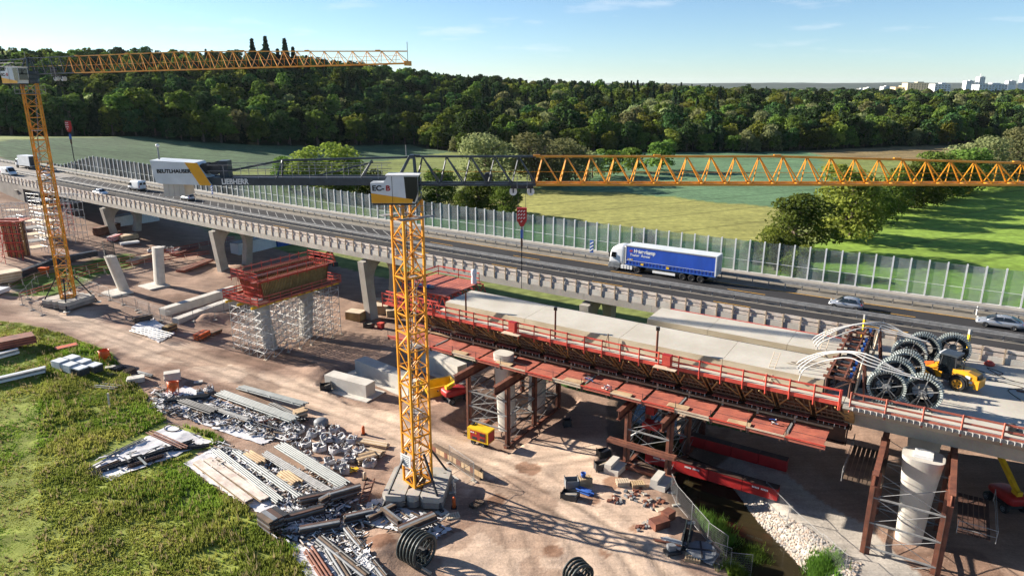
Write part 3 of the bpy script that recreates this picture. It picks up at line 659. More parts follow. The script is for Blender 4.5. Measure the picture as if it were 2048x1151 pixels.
pn = MB().box((0, 0, 2.2), (.17, .22, 4.41)).mesh(ALU, name='post'); pane_m = MB().box((0, 0, 0), (SPN - .14, .03, 1)).mesh(gl, name='pane'); rail_m = MB().box((0, 0, 0), (SPN - .14, .05, .045)).mesh(ALU, name='rail')
for k in range(-90, 64):
    s_ = .35 + k * SPN
    f = float(np.clip((s_ + 163) / 20, .2, 1)); f2 = float(np.clip((s_ + SPN + 163) / 20, .2, 1)); h = 4.41 * f; hm = 4.41 * min(f, f2)
    put(pn, 'post', road(s_, 0, .45), rang(s_), nb, (1, 1, f))
    c = s_ + SPN / 2
    if hm > 1.7:
        put(pane_m, 'lower_pane', road(c, 0, .62 + .75), rang(c), nb, (1, 1, 1.42)); put(pane_m, 'upper_pane', road(c, 0, .62 + 1.55 + (hm - 1.85) / 2), rang(c), nb, (1, 1, hm - 1.85))
        put(rail_m, 'middle_rail', road(c, .02, .62 + 1.5), rang(c), nb)
        put(rail_m, 'foot_rail', road(c, .02, .64), rang(c), nb)
    else: put(pane_m, 'lower_pane', road(c, 0, .62 + (hm - .3) / 2), rang(c), nb, (1, 1, max(.2, hm - .35)))
# --- guard rails
def wbeam(s0, s1, t, z, h, w, mat, name, parent, seg=8.0):
    for a in np.arange(s0, s1, seg):
        q = MB(); rr = []
        for s_ in np.linspace(a, a + seg - .02, 4):
            rr.append([road(s_, t + w / 2, z - h / 2), road(s_, t + w / 2, z - h / 6), road(s_, t, z), road(s_, t + w / 2, z + h / 6), road(s_, t + w / 2, z + h / 2), road(s_, t - w / 2, z + h / 2), road(s_, t - w / 2, z - h / 2)])
        q.ring_loft(rr); q.build(name, mat, parent)
g1 = thing('guard_rail', 'steel guard rail at the foot of the noise barrier', 'guard rail', road(0, 2.9))
wbeam(-230, 110, 2.95, .66, .32, .10, STEEL, 'beam', g1); wbeam(-230, 110, 2.55, .72, .16, .18, STEEL, 'top_beam', g1)
gp_m = MB().box((0, 0, .36), (.09, .14, .72)).mesh(STEEL, name='rail_post')
for s_ in np.arange(-228, 110, 2.0): put(gp_m, 'post', road(s_, 2.75, -.08), rang(s_), g1)
g2 = thing('median_guard_rail', 'double steel guard rail dividing the two carriageways', 'guard rail', road(0, 10.4))
wbeam(-300, 110, 10.62, .42, .30, .08, STEEL, 'near_beam', g2); wbeam(-300, 110, 10.18, .42, .30, .08, STEEL, 'far_beam', g2)
for s_ in np.arange(-298, 110, 2.66): put(gp_m, 'post', road(s_, 10.4, -.31), rang(s_), g2)
b = MB()
for s_, lab in ((0.4, 'blue and white striped marker board behind the truck cab'), (-91.5, 'blue and white striped marker board near the hatched lane')):
    sg = thing('marker_board', lab, 'road sign', road(s_, 1.6)); Tube(sg, 'post', road(s_, 1.6), road(s_, 1.6, 1.5), .035, STEEL)
    Bar(sg, 'board', road(s_ - .3, 1.68, 1.55), road(s_ + .3, 1.68, 1.55), .05, 1.8, BLUE)
    for k in range(3): Bar(sg, 'stripe', road(s_ - .27, 1.73, .85 + k * .5), road(s_ + .27, 1.73, 1.25 + k * .5), .03, .16, WHITE)
dp = thing('delineator_post', 'white delineator post beside the guard rail above the silver saloon', 'post', road(48.2, 3.2)); Bar(dp, 'post', road(48.2, 3.2), road(48.2, 3.2, 1.0), .12, .08, WHITE); Bar(dp, 'black_band', road(48.2, 3.2, .68), road(48.2, 3.2, .86), .13, .09, BLACK)
# ================================================================== the new bridge under construction
NZ = -.52                      # deck level below the barrier foot
def nr(s, t, z): return road(s, t, NZ + z)
nbr = thing('new_bridge', 'new concrete bridge deck under construction beside the motorway', 'bridge', nr(20, 26, -11))
def block(name, s0, s1, prof, mats, parent, step=6.0, mi=None):
    q = MB(); n = max(1, int((s1 - s0) / step)); rr = [[nr(s0 + (s1 - s0) * i / n, t, z) for t, z in prof] for i in range(n + 1)]
    k = len(prof); q.ring_loft(rr)
    if mi: q.m = [mi[j] for i in range(n) for j in range(k)] + [0, 0]
    return q.build(name, mats, parent)
# finished slab at the right, with inclined edge and two webs
block('deck_slab', 39.2, 118, [(34.3, 0), (34.35, -.25), (33.2, -1.05), (31.9, -1.25), (31.2, -2.9), (27.8, -2.9), (27.1, -1.2), (25.2, -1.2), (24.5, -2.9), (21, -2.9), (20.3, -1.2), (17.3, -.5), (17.25, 0)], [CONC_NEW, CONC], nbr, mi=[1] * 12 + [0])
# freshly cast deck under the scaffold: edge strip and raised cast bodies
block('edge_slab', -3.2, 39.15, [(34.0, 0), (34.0, -.22), (30.9, -2.5), (27.5, -2.5), (27.4, 0)], [CONC_NEW, TIMB_D], nbr, mi=[1] * 4 + [0])
block('far_slab', 18.9, 39.15, [(25.9, 0), (25.9, -1.6), (21.6, -1.6), (19.4, -.3), (19.4, 0)], [CONC_NEW, TIMB_D], nbr, mi=[1] * 4 + [0])
for a, b_ in ((-2.3, 8.2), (8.23, 19.0), (19.03, 29.0), (29.03, 37.4)):
    block('cast_body', a, b_, [(32.75, .02), (32.55, 1.12), (27.6, 1.28), (27.45, .02)], [CONC_SIDE, CONC_NEW, CONC_NEW, CONC_SIDE], nbr, mi=[0, 1, 0, 0])
for a, b_ in ((19.0, 25.4), (25.43, 33.0), (33.03, 38.6)):
    block('cast_body', a, b_, [(25.6, .02), (25.45, 1.12), (21.4, 1.25), (21.3, .02)], [CONC_SIDE, CONC_NEW, CONC_NEW, CONC_SIDE], nbr, mi=[0, 1, 0, 0])
block('dark_joint_strip', -2, 38.0, [(27.40, .9), (27.40, 1.2), (27.25, 1.2), (27.25, .9)], [STEEL_D], nbr)
block('red_edge_strip', 20, 38.4, [(21.25, .02), (21.25, 1.25), (21.12, 1.25), (21.12, .02)], [RED_S], nbr)
# piers of the new bridge
def column(parent, name, s_, t, zb, zt, r0, r1, mat=CONC_LIGHT, sx=1.0, t1=None):
    q = MB(); rr = []; a0 = rang(s_); t1 = t if t1 is None else t1
    for k, z in enumerate(np.linspace(zb, zt, 7)):
        f = k / 6; P = road(s_, t + (t1 - t) * f); r = r0 + (r1 - r0) * f ** 2; ring = []
        for j in range(20):
            a = 2 * math.pi * j / 20; x, y = r * sx * math.copysign(abs(math.cos(a)) ** .6, math.cos(a)), r * .8 * math.copysign(abs(math.sin(a)) ** .6, math.sin(a))
            ring.append((P.x + x * math.cos(a0) - y * math.sin(a0), P.y + x * math.sin(a0) + y * math.cos(a0), z))
        rr.append(ring)
    q.ring_loft(rr); return q.build(name, mat, parent, auto=50)
zd = lambda s_: float(np.interp(s_, _S, _Z)) + NZ
for t_ in (33.4, 27.4):
    dl = .9 if t_ > 30 else -.9; c = column(nbr, 'pier', 45.2, t_ - .9, -2.2, zd(45) - 3.15, .95, 1.5, t1=t_ - .9 + dl); Box(c, 'bearing', nr(45.2, t_ - .9 + dl, -3.02), (1.3, 1.3, .24), WHITE, rang(45))
    column(nbr, 'pier', 6.6, t_ - .1, -1.6, zd(6.6) - 2.6, .95, 1.05, t1=t_ - .1 + dl * .9)
for t_ in (33.6, 27.6): pass
# --- red edge protection
def redrail(label, s0, s1, t, z0, h, n_rails, sp=1.9, mat=RED_S, toe=True, vert=False):
    g = thing('edge_guard_rail', label, 'guard rail', nr((s0 + s1) / 2, t, z0))
    ss = list(np.arange(s0, s1, sp)) + [s1]
    for s_ in ss:
        Bar(g, 'post', nr(s_, t + .06, z0 - .55), nr(s_, t + .06, z0 + h + .05), .09, .11, mat)
    for a, b_ in zip(ss[:-1], ss[1:]):
        for k in range(n_rails): Bar(g, 'rail_board', nr(a + .02, t, z0 + h - .08 - k * h * .46 + random.uniform(-.015, .015)), nr(b_ - .02, t, z0 + h - .08 - k * h * .46 + random.uniform(-.015, .015)), .035, .16, mat)
        if toe: Bar(g, 'toe_board', nr(a + .02, t + .02, z0 - .03), nr(b_ - .02, t + .02, z0 - .03), .05, .34, mat)
    return g
redrail('long red guard rail along the edge of the fresh bridge deck', -10.5, 39.0, 34.15, 0, 1.2, 2)
redrail('red guard rail along the finished deck in front of the cable drums', 39.7, 75, 34.2, .05, 1.15, 2, 2.5, RED_W)
q = MB()
for s_ in np.arange(40, 75, .42): q.bar(nr(s_, 34.38, -.25), nr(s_, 34.38, .03), .16, .16)
o = q.build('starter_bars', STEEL, nbr); o['kind'] = 'stuff'
# --- timber lattice formwork panels hung under the deck edge
fw = thing('formwork', 'brown timber lattice formwork hanging under the near deck edge', 'formwork', nr(15, 33, -3))
def fpt(s_, u, off=0.0): return nr(s_, 34.1 - 2.6 * u + off, -.28 - 2.35 * u)    # u 0 top .. 1 bottom
PW = 2.98
for k in range(17):
    s0 = -10.6 + k * PW; s1 = s0 + PW - .42
    if s0 < -9: continue
    q = MB(); q.hexa([fpt(s0, 0, -.28), fpt(s1, 0, -.28), fpt(s1, 1, -.28), fpt(s0, 1, -.28), fpt(s0, 0, -.22), fpt(s1, 0, -.22), fpt(s1, 1, -.22), fpt(s0, 1, -.22)]); pb = q.build('sheathing_board', RUST_D if k % 3 else TIMB_D, fw)
    for j in range(7):
        s_ = s0 + (s1 - s0) * j / 6; Bar(pb, 'stud', fpt(s_, .02), fpt(s_, 1), .07, .12, TIMB_D if j not in (0, 6) else TIMB_Y)
    for u in (.38, .62, .92): Bar(pb, 'waler', fpt(s0, u, .1), fpt(s1, u, .1), .07, .11, TIMB_D)
    Bar(pb, 'brace', fpt(s0 + .1, .70, .17), fpt(s0 + 1.0, .08, .17), .09, .10, TIMB_Y); Bar(pb, 'brace', fpt(s1 - .1, .72, .17), fpt(s1 - 1.0, .05, .17), .09, .10, TIMB_Y)
    Bar(fw, 'red_sill_board', nr(s0 + .1, 31.9, -2.72), nr(s1 - .1, 31.9, -2.72), .55, .06, RED_W)
    for j in range(6): Tube(fw, 'spindle', nr(s0 + .2 + j * .42, 31.75, -3.2), nr(s0 + .2 + j * .42, 31.75, -2.75), .03, WHITE if j % 2 else STEEL)
q = MB(); q.hexa([fpt(36.7 + PW - .4, 0, -.6), fpt(36.7 + PW + .3, 0, -.4), fpt(36.7 + PW + .3, 1, -.4), fpt(36.7 + PW - .4, 1, -.6), fpt(36.7 + PW - .4, 0, .1), fpt(36.7 + PW + .3, 0, .1), fpt(36.7 + PW + .3, 1, .1), fpt(36.7 + PW - .4, 1, .1)]); q.build('end_panel', TIMB_Y, fw)
# --- dark longitudinal launching girders below
lg = thing('launching_girders', 'dark rust-brown steel girders carrying the deck formwork', 'girder', nr(15, 29, -5))
for t_ in (31.2, 28.0, 24.6, 21.0):
    for z_, h_, w_ in ((-3.25, .12, .7), (-4.0, 1.4, .06), (-4.75, .12, .7)):
        for a in np.arange(-9, 39.5, 8.08): Bar(lg, 'girder_plate', nr(a, t_, z_), nr(min(a + 8.05, 39.6), t_, z_), w_, h_, RUST_D)
# --- red working platform
pf = thing('working_platform', 'red plank working platform hung outside the deck formwork', 'platform', nr(15, 34, -3.4))
PZ = -3.42
k = 0
for s0 in np.arange(-8.2, 38.5, 3.12):
    s1 = min(s0 + 2.86, 39.0); n = 9
    for j in range(n):
        t0 = 32.3 + j * .385; Bar(pf, 'plank', nr(s0 + random.uniform(0, .05), t0 + .19, PZ + random.uniform(-.012, .012)), nr(s1 - random.uniform(0, .05), t0 + .19, PZ + random.uniform(-.012, .012)), .365, .05, RED_W)
    for s_ in (s0 + .15, s1 - .15): Bar(pf, 'cross_bearer', nr(s_, 32.0, PZ - .14), nr(s_, 36.0, PZ - .14), .14, .18, RUST_D)
    if k % 3 == 1:
        for dd in (0, .16, .32): Bar(pf, 'pale_batten', nr(s1 + .12 + dd * .3, 32.5 + dd, PZ + .06), nr(s1 + .12 + dd * .3, 34.6 + dd, PZ + .06), .08, .06, STEEL)
    Bar(pf, 'edge_board', nr(s0, 35.92, PZ + .04), nr(s1 + .2, 35.92, PZ + .04), .12, .20, TIMB_P if k % 4 == 3 else RED_W)
    Bar(pf, 'outer_rail', nr(s0, 36.02, PZ + .30), nr(s1 + .2, 36.02, PZ + .30), .06, .12, TIMB_P if k % 2 else RED_S)
    Tube(pf, 'rail_post', nr(s0 + .05, 36.0, PZ - .2), nr(s0 + .05, 36.0, PZ + 1.05), .028, STEEL_D)
    Tube(pf, 'hand_rail', nr(s0 + .05, 36.0, PZ + .95), nr(s0 + 3.1, 36.0, PZ + .95), .018, STEEL_D)
    Bar(pf, 'inner_beam', nr(s0, 32.12, PZ + .22), nr(s1 + .2, 32.12, PZ + .22), .16, .14, TIMB)
    Bar(pf, 'prop', nr(s0, 32.12, PZ - .1), nr(s0, 32.12, PZ + .55), .14, .14, TIMB_P)
    k += 1
# things lying on the platform
for i, (s_, t_) in enumerate(((1.5, 35.2), (7.2, 35.1), (15.4, 35.0), (20.6, 35.2), (26.0, 34.9), (31.5, 35.2))):
    o = thing('plywood_sheets', ['small stack of plywood sheets on the red platform near the crane mast', 'plywood sheets leaning on the red platform above the yellow skip', 'plywood sheets on the red platform above the steel tower with the generator', 'plywood sheets on the red platform beside grey frames', 'plywood sheets on the red platform above the brown braced tower', 'plywood sheets near the outer end of the red platform'][i], 'boards', nr(s_, t_, PZ))
    for j in range(3): Box(o, 'sheet', nr(s_ + .05 * j, t_, PZ + .06 + .035 * j), (1.9, .75, .03), TIMB_P if j % 2 else TIMB, rang(s_) + .03 * j)
for i, (s_, t_) in enumerate(((16.8, 34.2), (34.2, 33.6), (19.0, 35.0))):
    o = thing('clamp_bundle', ['blue and white bundle of clamps on the red platform', 'grey heap of cable ties on the outer red platform', 'dark frame bundle on the red platform edge'][i], 'bundle', nr(s_, t_, PZ))
    for j in range(9): Tube(o, 'rod', nr(s_ + random.uniform(-.5, .5), t_ + random.uniform(-.3, .3), PZ + .05 + .05 * j), nr(s_ + random.uniform(-.5, .5), t_ + random.uniform(-.3, .3), PZ + .1 + .05 * j), .035, [BLUE, WHITE, STEEL_D][(i + j) % 3])
# --- scaffold end cage at the left end
cg = thing('end_scaffold', 'bright red steel scaffold cage at the left end of the fresh deck', 'scaffold', nr(-6, 30, 0))
for t_ in (33.8, 31.6, 29.4, 27.2, 25.0):
    for s_ in np.arange(-10, -2.6, 1.0):
        Bar(cg, 'lacing', nr(s_, t_, .1), nr(s_ + .5, t_, 1.3), .09, .09, RED_S); Bar(cg, 'lacing', nr(s_ + .5, t_, 1.3), nr(s_ + 1.0, t_, .1), .09, .09, RED_S)
    Bar(cg, 'chord', nr(-10.2, t_, 1.35), nr(-2.4, t_, 1.35), .14, .14, RED_S); Bar(cg, 'chord', nr(-10.2, t_, .08), nr(-2.4, t_, .08), .14, .14, RED_S)
for j in range(12): Bar(cg, 'plank', nr(-9.8 + j * .6, 24.6, 1.46), nr(-9.8 + j * .6, 31.8, 1.46), .55, .05, RED_W)
for s_, t_ in ((-9.6, 31.6), (-9.6, 28.2), (-9.6, 24.8), (-6.4, 24.8), (-3.2, 24.8), (-6.4, 31.6)): Bar(cg, 'post', nr(s_, t_, 1.4), nr(s_, t_, 2.7), .09, .09, RED_S)
for z_ in (1.95, 2.6):
    Bar(cg, 'rail', nr(-9.6, 31.6, z_), nr(-9.6, 24.8, z_), .05, .15, RED_S); Bar(cg, 'rail', nr(-9.6, 24.8, z_), nr(-3.2, 24.8, z_), .05, .15, RED_S); Bar(cg, 'rail', nr(-9.6, 31.6, z_), nr(-6.4, 31.6, z_), .05, .15, RED_S)
wc = thing('wrapped_column', 'white wrapped stub column at the end scaffold', 'column', nr(-3.4, 25.6, 1.45)); q = MB(); q.lathe([(.32, 0), (.34, .5), (.27, .9), (.36, 1.3), (.33, 1.75), (0, 1.85)], nr(-3.4, 25.6, 1.45), 12); q.build('wrapped_post', TARP, wc, smooth=True)
bs = thing('blue_sacks', 'blue and white sacks dumped on the red end scaffold', 'sacks', nr(-7.5, 30.4, 1.5))
for j in range(6):
    q = MB(); q.lathe([(0, -.18), (.3, -.15), (.36, 0), (.26, .17), (0, .2)], nr(-8 + j * .35, 30.4 + random.uniform(-.5, .5), 1.68), 8); q.build('sack', [WHITE, BLUE, GREYP][j % 3], bs, smooth=True)
# --- lamp masts, cabinets, ladders
for i, (s_, t_, lab) in enumerate(((1.2, 33.4, 'work light on a brown post near the left end of the fresh deck'), (12.4, 33.4, 'work light on a brown post at the middle of the red guard rail'), (23.2, 33.5, 'work light on a brown post beside a red cabinet'), (47.3, 17.9, 'yellow marked steel upright standing at the motorway parapet'), (38.6, 18.2, 'yellow upright next to the stressing frame'))):
    if i < 3:
        o = thing('work_light', lab, 'lamp post', nr(s_, t_, 0)); Bar(o, 'post', nr(s_, t_, -.3), nr(s_, t_, 3.0), .18, .18, RUST)
        Box(o, 'lamp_head', nr(s_, t_, 3.2), (.34, .26, .32), STEEL_D, rang(s_) + .5); Box(o, 'lamp_glass', nr(s_, t_ + .15, 3.2), (.24, .06, .2), GLASS_D, rang(s_) + .5); Bar(o, 'bracket', nr(s_, t_, 2.9), nr(s_, t_, 3.1), .08, .08, STEEL)
    else:
        o = thing('yellow_upright', lab, 'post', nr(s_, t_, 0)); Bar(o, 'upright', nr(s_, t_, 0), nr(s_, t_, 2.9), .26, .16, YELLOW); Bar(o, 'head_plate', nr(s_, t_, 2.6), nr(s_, t_, 3.1), .30, .20, STEEL)
        for j in range(3): Bar(o, 'black_mark', nr(s_, t_ + .09, 1.0 + j * .55), nr(s_, t_ + .09, 1.2 + j * .55), .16, .03, BLACK)
for s_, lab in ((8.0, 'red distribution cabinet on the guard rail near the second work light'), (24.6, 'red distribution cabinet on the guard rail near the third work light')):
    o = thing('distribution_cabinet', lab, 'cabinet', nr(s_, 34.7, -.1)); Box(o, 'cabinet', nr(s_, 34.45, .75), (.85, .45, 1.05), RED_D, rang(s_)); Box(o, 'door', nr(s_, 34.70, .75), (.72, .03, .9), RED_S, rang(s_)); Bar(o, 'console_board', nr(s_ - 1.1, 34.75, .02), nr(s_ + 1.0, 34.75, .02), .7, .05, TIMB_P)
def ladder(label, a, b_, w, n, mat=SCAF, dirv=None):
    o = thing('ladder', label, 'ladder', a); a, b_ = Vector(a), Vector(b_); sv = Vector(dirv).normalized() * w / 2
    Tube(o, 'stile', a - sv, b_ - sv, .03, mat); Tube(o, 'stile', a + sv, b_ + sv, .03, mat)
    for k in range(n):
        p = a + (b_ - a) * (k + .5) / n; Tube(o, 'rung', p - sv, p + sv, .02, mat)
    return o
u_ = nr(30, 30, 0) - nr(29, 30, 0)
ladder('pale aluminium ladder leaning on the near cast body', nr(33.0, 33.2, .02), nr(33.3, 31.2, 2.3), .5, 12, TIMB_P, u_)
ladder('pale aluminium ladder leaning on the far cast body', nr(36.0, 26.0, .02), nr(36.3, 24.2, 2.9), .5, 12, TIMB_P, u_)
o = thing('trestle', 'small A-shaped timber prop on the fresh deck', 'trestle', nr(18, 33, .02)); Bar(o, 'leg', nr(17.8, 33.2, .02), nr(18.0, 32.9, 1.5), .07, .05, TIMB_D); Bar(o, 'leg', nr(18.4, 33.4, .02), nr(18.0, 32.9, 1.5), .07, .05, TIMB_D)
# --- stressing frames (anchor heads) across the construction joint
for row, (t0, t1, lab) in enumerate(((32.6, 27.8, 'dark steel stressing frame at the end of the near cast body'), (25.6, 21.2, 'dark steel stressing frame at the end of the far cast body'), (19.6, 18.0, 'dark steel stressing frame beside the motorway parapet'))):
    o = thing('stressing_frame', lab, 'frame', nr(38.3, (t0 + t1) / 2, 0))
    n = max(1, int((t0 - t1) / 1.25))
    for k in range(n + 1):
        t_ = t1 + (t0 - t1) * k / n
        for s_ in (37.6, 39.4): Bar(o, 'column', nr(s_, t_, 0), nr(s_, t_, 1.5), .16, .16, RUST_D)
        Bar(o, 'top_beam', nr(37.3, t_, 1.55), nr(39.7, t_, 1.55), .22, .20, RUST); Bar(o, 'brace', nr(37.6, t_, .1), nr(39.4, t_, 1.4), .1, .1, RUST_D)
        if k < n:
            tm = t_ + (t0 - t1) / n / 2
            Box(o, 'anchor_plate', nr(38.2, tm, 1.0), (.12, 1.0, .8), STEEL_D, rang(38)); Box(o, 'jack_cap', nr(39.3, tm + .2, 1.75), (.22, .22, .4), BLUE, rang(38)); Box(o, 'jack_body', nr(38.5, tm, 1.45), (.9, .35, .35), STEEL_D, rang(38))
    for s_ in (37.7, 38.9, 39.5): Bar(o, 'cross_beam', nr(s_, t1 - .2, 1.72), nr(s_, t0 + .2, 1.72), .14, .16, RUST if s_ < 39 else RUST_D)
    Bar(o, 'skirt', nr(39.6, t1, .8), nr(39.6, t0, .8), .08, 1.5, BLACK)
# --- cable drums
def make_drum(label, loc, rz, r=1.43, w=.82, group='cable drums on the finished deck'):
    d = thing('cable_drum', label, 'cable drum', loc, rz, group, local=True)
    for sgn in (-1, 1):
        q = MB(); q.lathe([(r * .80, sgn * w / 2 - .04), (r * .86, sgn * w / 2 - .05), (r * .86, sgn * w / 2 + .05), (r * .78, sgn * w / 2 + .04), (r * .80, sgn * w / 2 - .04)], (0, 0, r), 40, axis='y'); q.build('rim', REEL, d, smooth=True)
        for k in range(6):
            a = k * math.pi / 3 + .3; Bar(d, 'spoke', (0, sgn * w / 2, r), (r * .80 * math.cos(a), sgn * w / 2, r + r * .80 * math.sin(a)), .10, .06, STEEL)
        q = MB(); q.lathe([(0, sgn * .06), (.30, sgn * .06), (.30, sgn * -.03), (.13, sgn * -.05)], (0, sgn * w / 2, r), 16, axis='y'); q.build('hub', STEEL, d)
    for k in range(44):
        a = 2 * math.pi * k / 44; c, s_ = math.cos(a), math.sin(a)
        for sgn in (-1, 1): Bar(d, 'slat', (r * .86 * c, sgn * w / 2, r + r * .86 * s_), (r * c, sgn * (w / 2 + .06), r + r * s_), .10, .17, REEL_T, up=(0, 1, 0))
        if k % 4 == 0: Bar(d, 'cross_stave', (r * .82 * c, -w / 2, r + r * .82 * s_), (r * .82 * c, w / 2, r + r * .82 * s_), .12, .05, REEL)
    q = MB(); q.lathe([(r * .55, -w * .42), (r * .74, -w * .42), (r * .74, w * .42), (r * .55, w * .42)], (0, 0, r), 32, axis='y'); q.build('wound_cable', BLACK, d, smooth=True)
    for sgn in (-1, 1):
        Bar(d, 'stand_leg', (-.9, sgn * (w / 2 + .22), .05), (0, sgn * (w / 2 + .22), r), .1, .1, STEEL_D); Bar(d, 'stand_leg', (.9, sgn * (w / 2 + .22), .05), (0, sgn * (w / 2 + .22), r), .1, .1, STEEL_D)
    Tube(d, 'axle', (0, -w / 2 - .3, r), (0, w / 2 + .3, r), .05, STEEL)
    return d
ra = rang(43)
drums = [((41.9, 31.8), 'front cable drum nearest the red guard rail, left one of the pair'), ((44.4, 31.6), 'front cable drum nearest the red guard rail, right one of the pair'), ((42.3, 28.7), 'cable drum tucked behind the front left drum'), ((42.9, 26.4), 'cable drum left of the loader bucket, partly hidden by tendons'), ((42.9, 22.9), 'cable drum standing directly left of the loader cab'), ((43.9, 20.5), 'cable drum behind the drum beside the loader cab'), ((46.2, 19.3), 'cable drum nearest the motorway parapet behind the loader')]
d0 = make_drum(drums[0][1], nr(*drums[0][0], 0), ra + .06)
for (sx_, tx_), lab in drums[1:]: copy_tree(d0, nr(sx_, tx_, 0), ra + random.uniform(-.1, .1), lab)
# --- white tendons
def tendon(label, pts):
    P = [Vector(p) for p in pts]; out = []
    for i in range(len(P) - 1):
        p0, p1, p2, p3 = P[max(0, i - 1)], P[i], P[i + 1], P[min(len(P) - 1, i + 2)]
        for k in range(8):
            u = k / 8; out.append(.5 * ((2 * p1) + (p2 - p0) * u + (2 * p0 - 5 * p1 + 4 * p2 - p3) * u * u + (3 * p1 - p0 - 3 * p2 + p3) * u ** 3))
    out.append(P[-1]); q = MB(); q.path(out, .05, 8); o = q.build('tendon', TENDON, None, smooth=True); return setp(o, label, 'tendon', 'white plastic tendons')
for row, (tA, tB, name) in enumerate(((31.6, 32.4, 'front drums'), (24.2, 22.6, 'rear drums'))):
    for k in range(4):
        dt = (k - 1.5) * .62
        tendon(['nearest', 'second nearest', 'third nearest', 'farthest'][3 - k] + ' white plastic tendon arching from the cast deck to the ' + name, [nr(34.6 + k * .3, tA + dt * 1.3, .6), nr(35.0 + k * .28, tA + dt * 1.25, 1.5 + .1 * k), nr(36.6 + .2 * k, tA + dt, 2.75 + .15 * (k % 3)), nr(39.0, (tA + tB) / 2 + dt * .9, 3.55 + .12 * (k % 3)), nr(40.6, tB + dt * .8, 3.6 - .1 * k), nr(42.2 + .7 * k, tB + dt * .6, 3.05 - .05 * k)])
for k, (s_, t_) in enumerate(((40.0, 31.6), (40.3, 23.0))):
    o = thing('tendon_trestle', ['timber trestle carrying the front tendons', 'timber trestle carrying the rear tendons'][k], 'trestle', nr(s_, t_, 0))
    for dt in (-.9, .9):
        Bar(o, 'leg', nr(s_ - .3, t_ + dt, 0), nr(s_, t_ + dt * .5, 3.4), .12, .12, TIMB_P); Bar(o, 'leg', nr(s_ + .5, t_ + dt, 0), nr(s_, t_ + dt * .5, 3.4), .12, .12, RUST)
    Bar(o, 'head_beam', nr(s_, t_ - 1.2, 3.35), nr(s_, t_ + 1.2, 3.35), .12, .12, STEEL); Bar(o, 'tie', nr(s_ - .2, t_ - .8, 1.2), nr(s_ - .2, t_ + .8, 1.8), .08, .08, TIMB)
# cables, hoses and small gear on the finished deck
def hose(label, pts, r=.03, mat=BLACK, name='hose', cat='hose'):
    P = [Vector(p) for p in pts]; out = []
    for i in range(len(P) - 1):
        p0, p1, p2, p3 = P[max(0, i - 1)], P[i], P[i + 1], P[min(len(P) - 1, i + 2)]
        for k in range(6):
            u = k / 6; out.append(.5 * ((2 * p1) + (p2 - p0) * u + (2 * p0 - 5 * p1 + 4 * p2 - p3) * u * u + (3 * p1 - p0 - 3 * p2 + p3) * u ** 3))
    out.append(P[-1]); q = MB(); q.path(out, r, 5); return setp(q.build(name, mat, None, smooth=True), label, cat)
hose('thin black cable winding across the pale deck near the right edge', [nr(49, 22, .04), nr(51.5, 22.6, .04), nr(50.4, 24, .04), nr(52, 27, .04), nr(52.6, 29, .04), nr(51.6, 29.6, .04), nr(54, 31, .04)])
hose('black cable loops lying on the deck behind the loader', [nr(48.0, 19.8, .04), nr(49.3, 20.6, .04), nr(50.2, 19.8, .04), nr(49.0, 19.0, .04), nr(50.6, 21.2, .04), nr(53, 21.6, .04)])
o = thing('pipe_bundle', 'bundle of brown pipes lying on the pale deck at the right', 'pipes', nr(51.5, 23.6, 0))
for k in range(4): Tube(o, 'pipe', nr(51.0, 23.3 + .13 * k, .07), nr(54.5, 23.6 + .13 * k, .07), .06, [RUST, TIMB_P, STEEL_D, RUST][k])
o = thing('red_sack', 'small red bag lying against the parapet behind the loader', 'bag', nr(49.2, 18.1, 0)); q = MB(); q.lathe([(0, 0), (.4, .02), (.45, .2), (.25, .4), (0, .45)], nr(49.2, 18.1, 0), 10); q.build('bag', RED_S, o, smooth=True)
for k, (s_, t_, lab) in enumerate(((40.3, 29.6, 'dark winch standing on the shaded deck by the front stressing frame'), (41.6, 26.6, 'dark steel sled on the deck between the two rows of drums'), (50.5, 32.9, 'dark tool case near the guard rail on the finished deck'))):
    o = thing('winch', lab, 'winch', nr(s_, t_, 0)); Box(o, 'frame', nr(s_, t_, .2), (.9, .6, .3), STEEL_D, rang(s_)); Tube(o, 'drum', nr(s_ - .2, t_ - .25, .5), nr(s_ - .2, t_ + .25, .5), .24, STEEL_D); Box(o, 'motor', nr(s_ + .3, t_, .5), (.3, .35, .35), GREYP, rang(s_))
# loose white plank strips on the fresh deck
o = thing('white_board_strip', 'thin white boards lying on the fresh deck by the stressing frame', 'boards', nr(35, 31, 1.2))
for k in range(5): Bar(o, 'board', nr(34 + .3 * k, 30.6 - .4 * k, 1.26), nr(36.4 + .2 * k, 30.3 - .4 * k, 1.27), .09, .03, [TIMB_P, TIMB_D][k % 2])
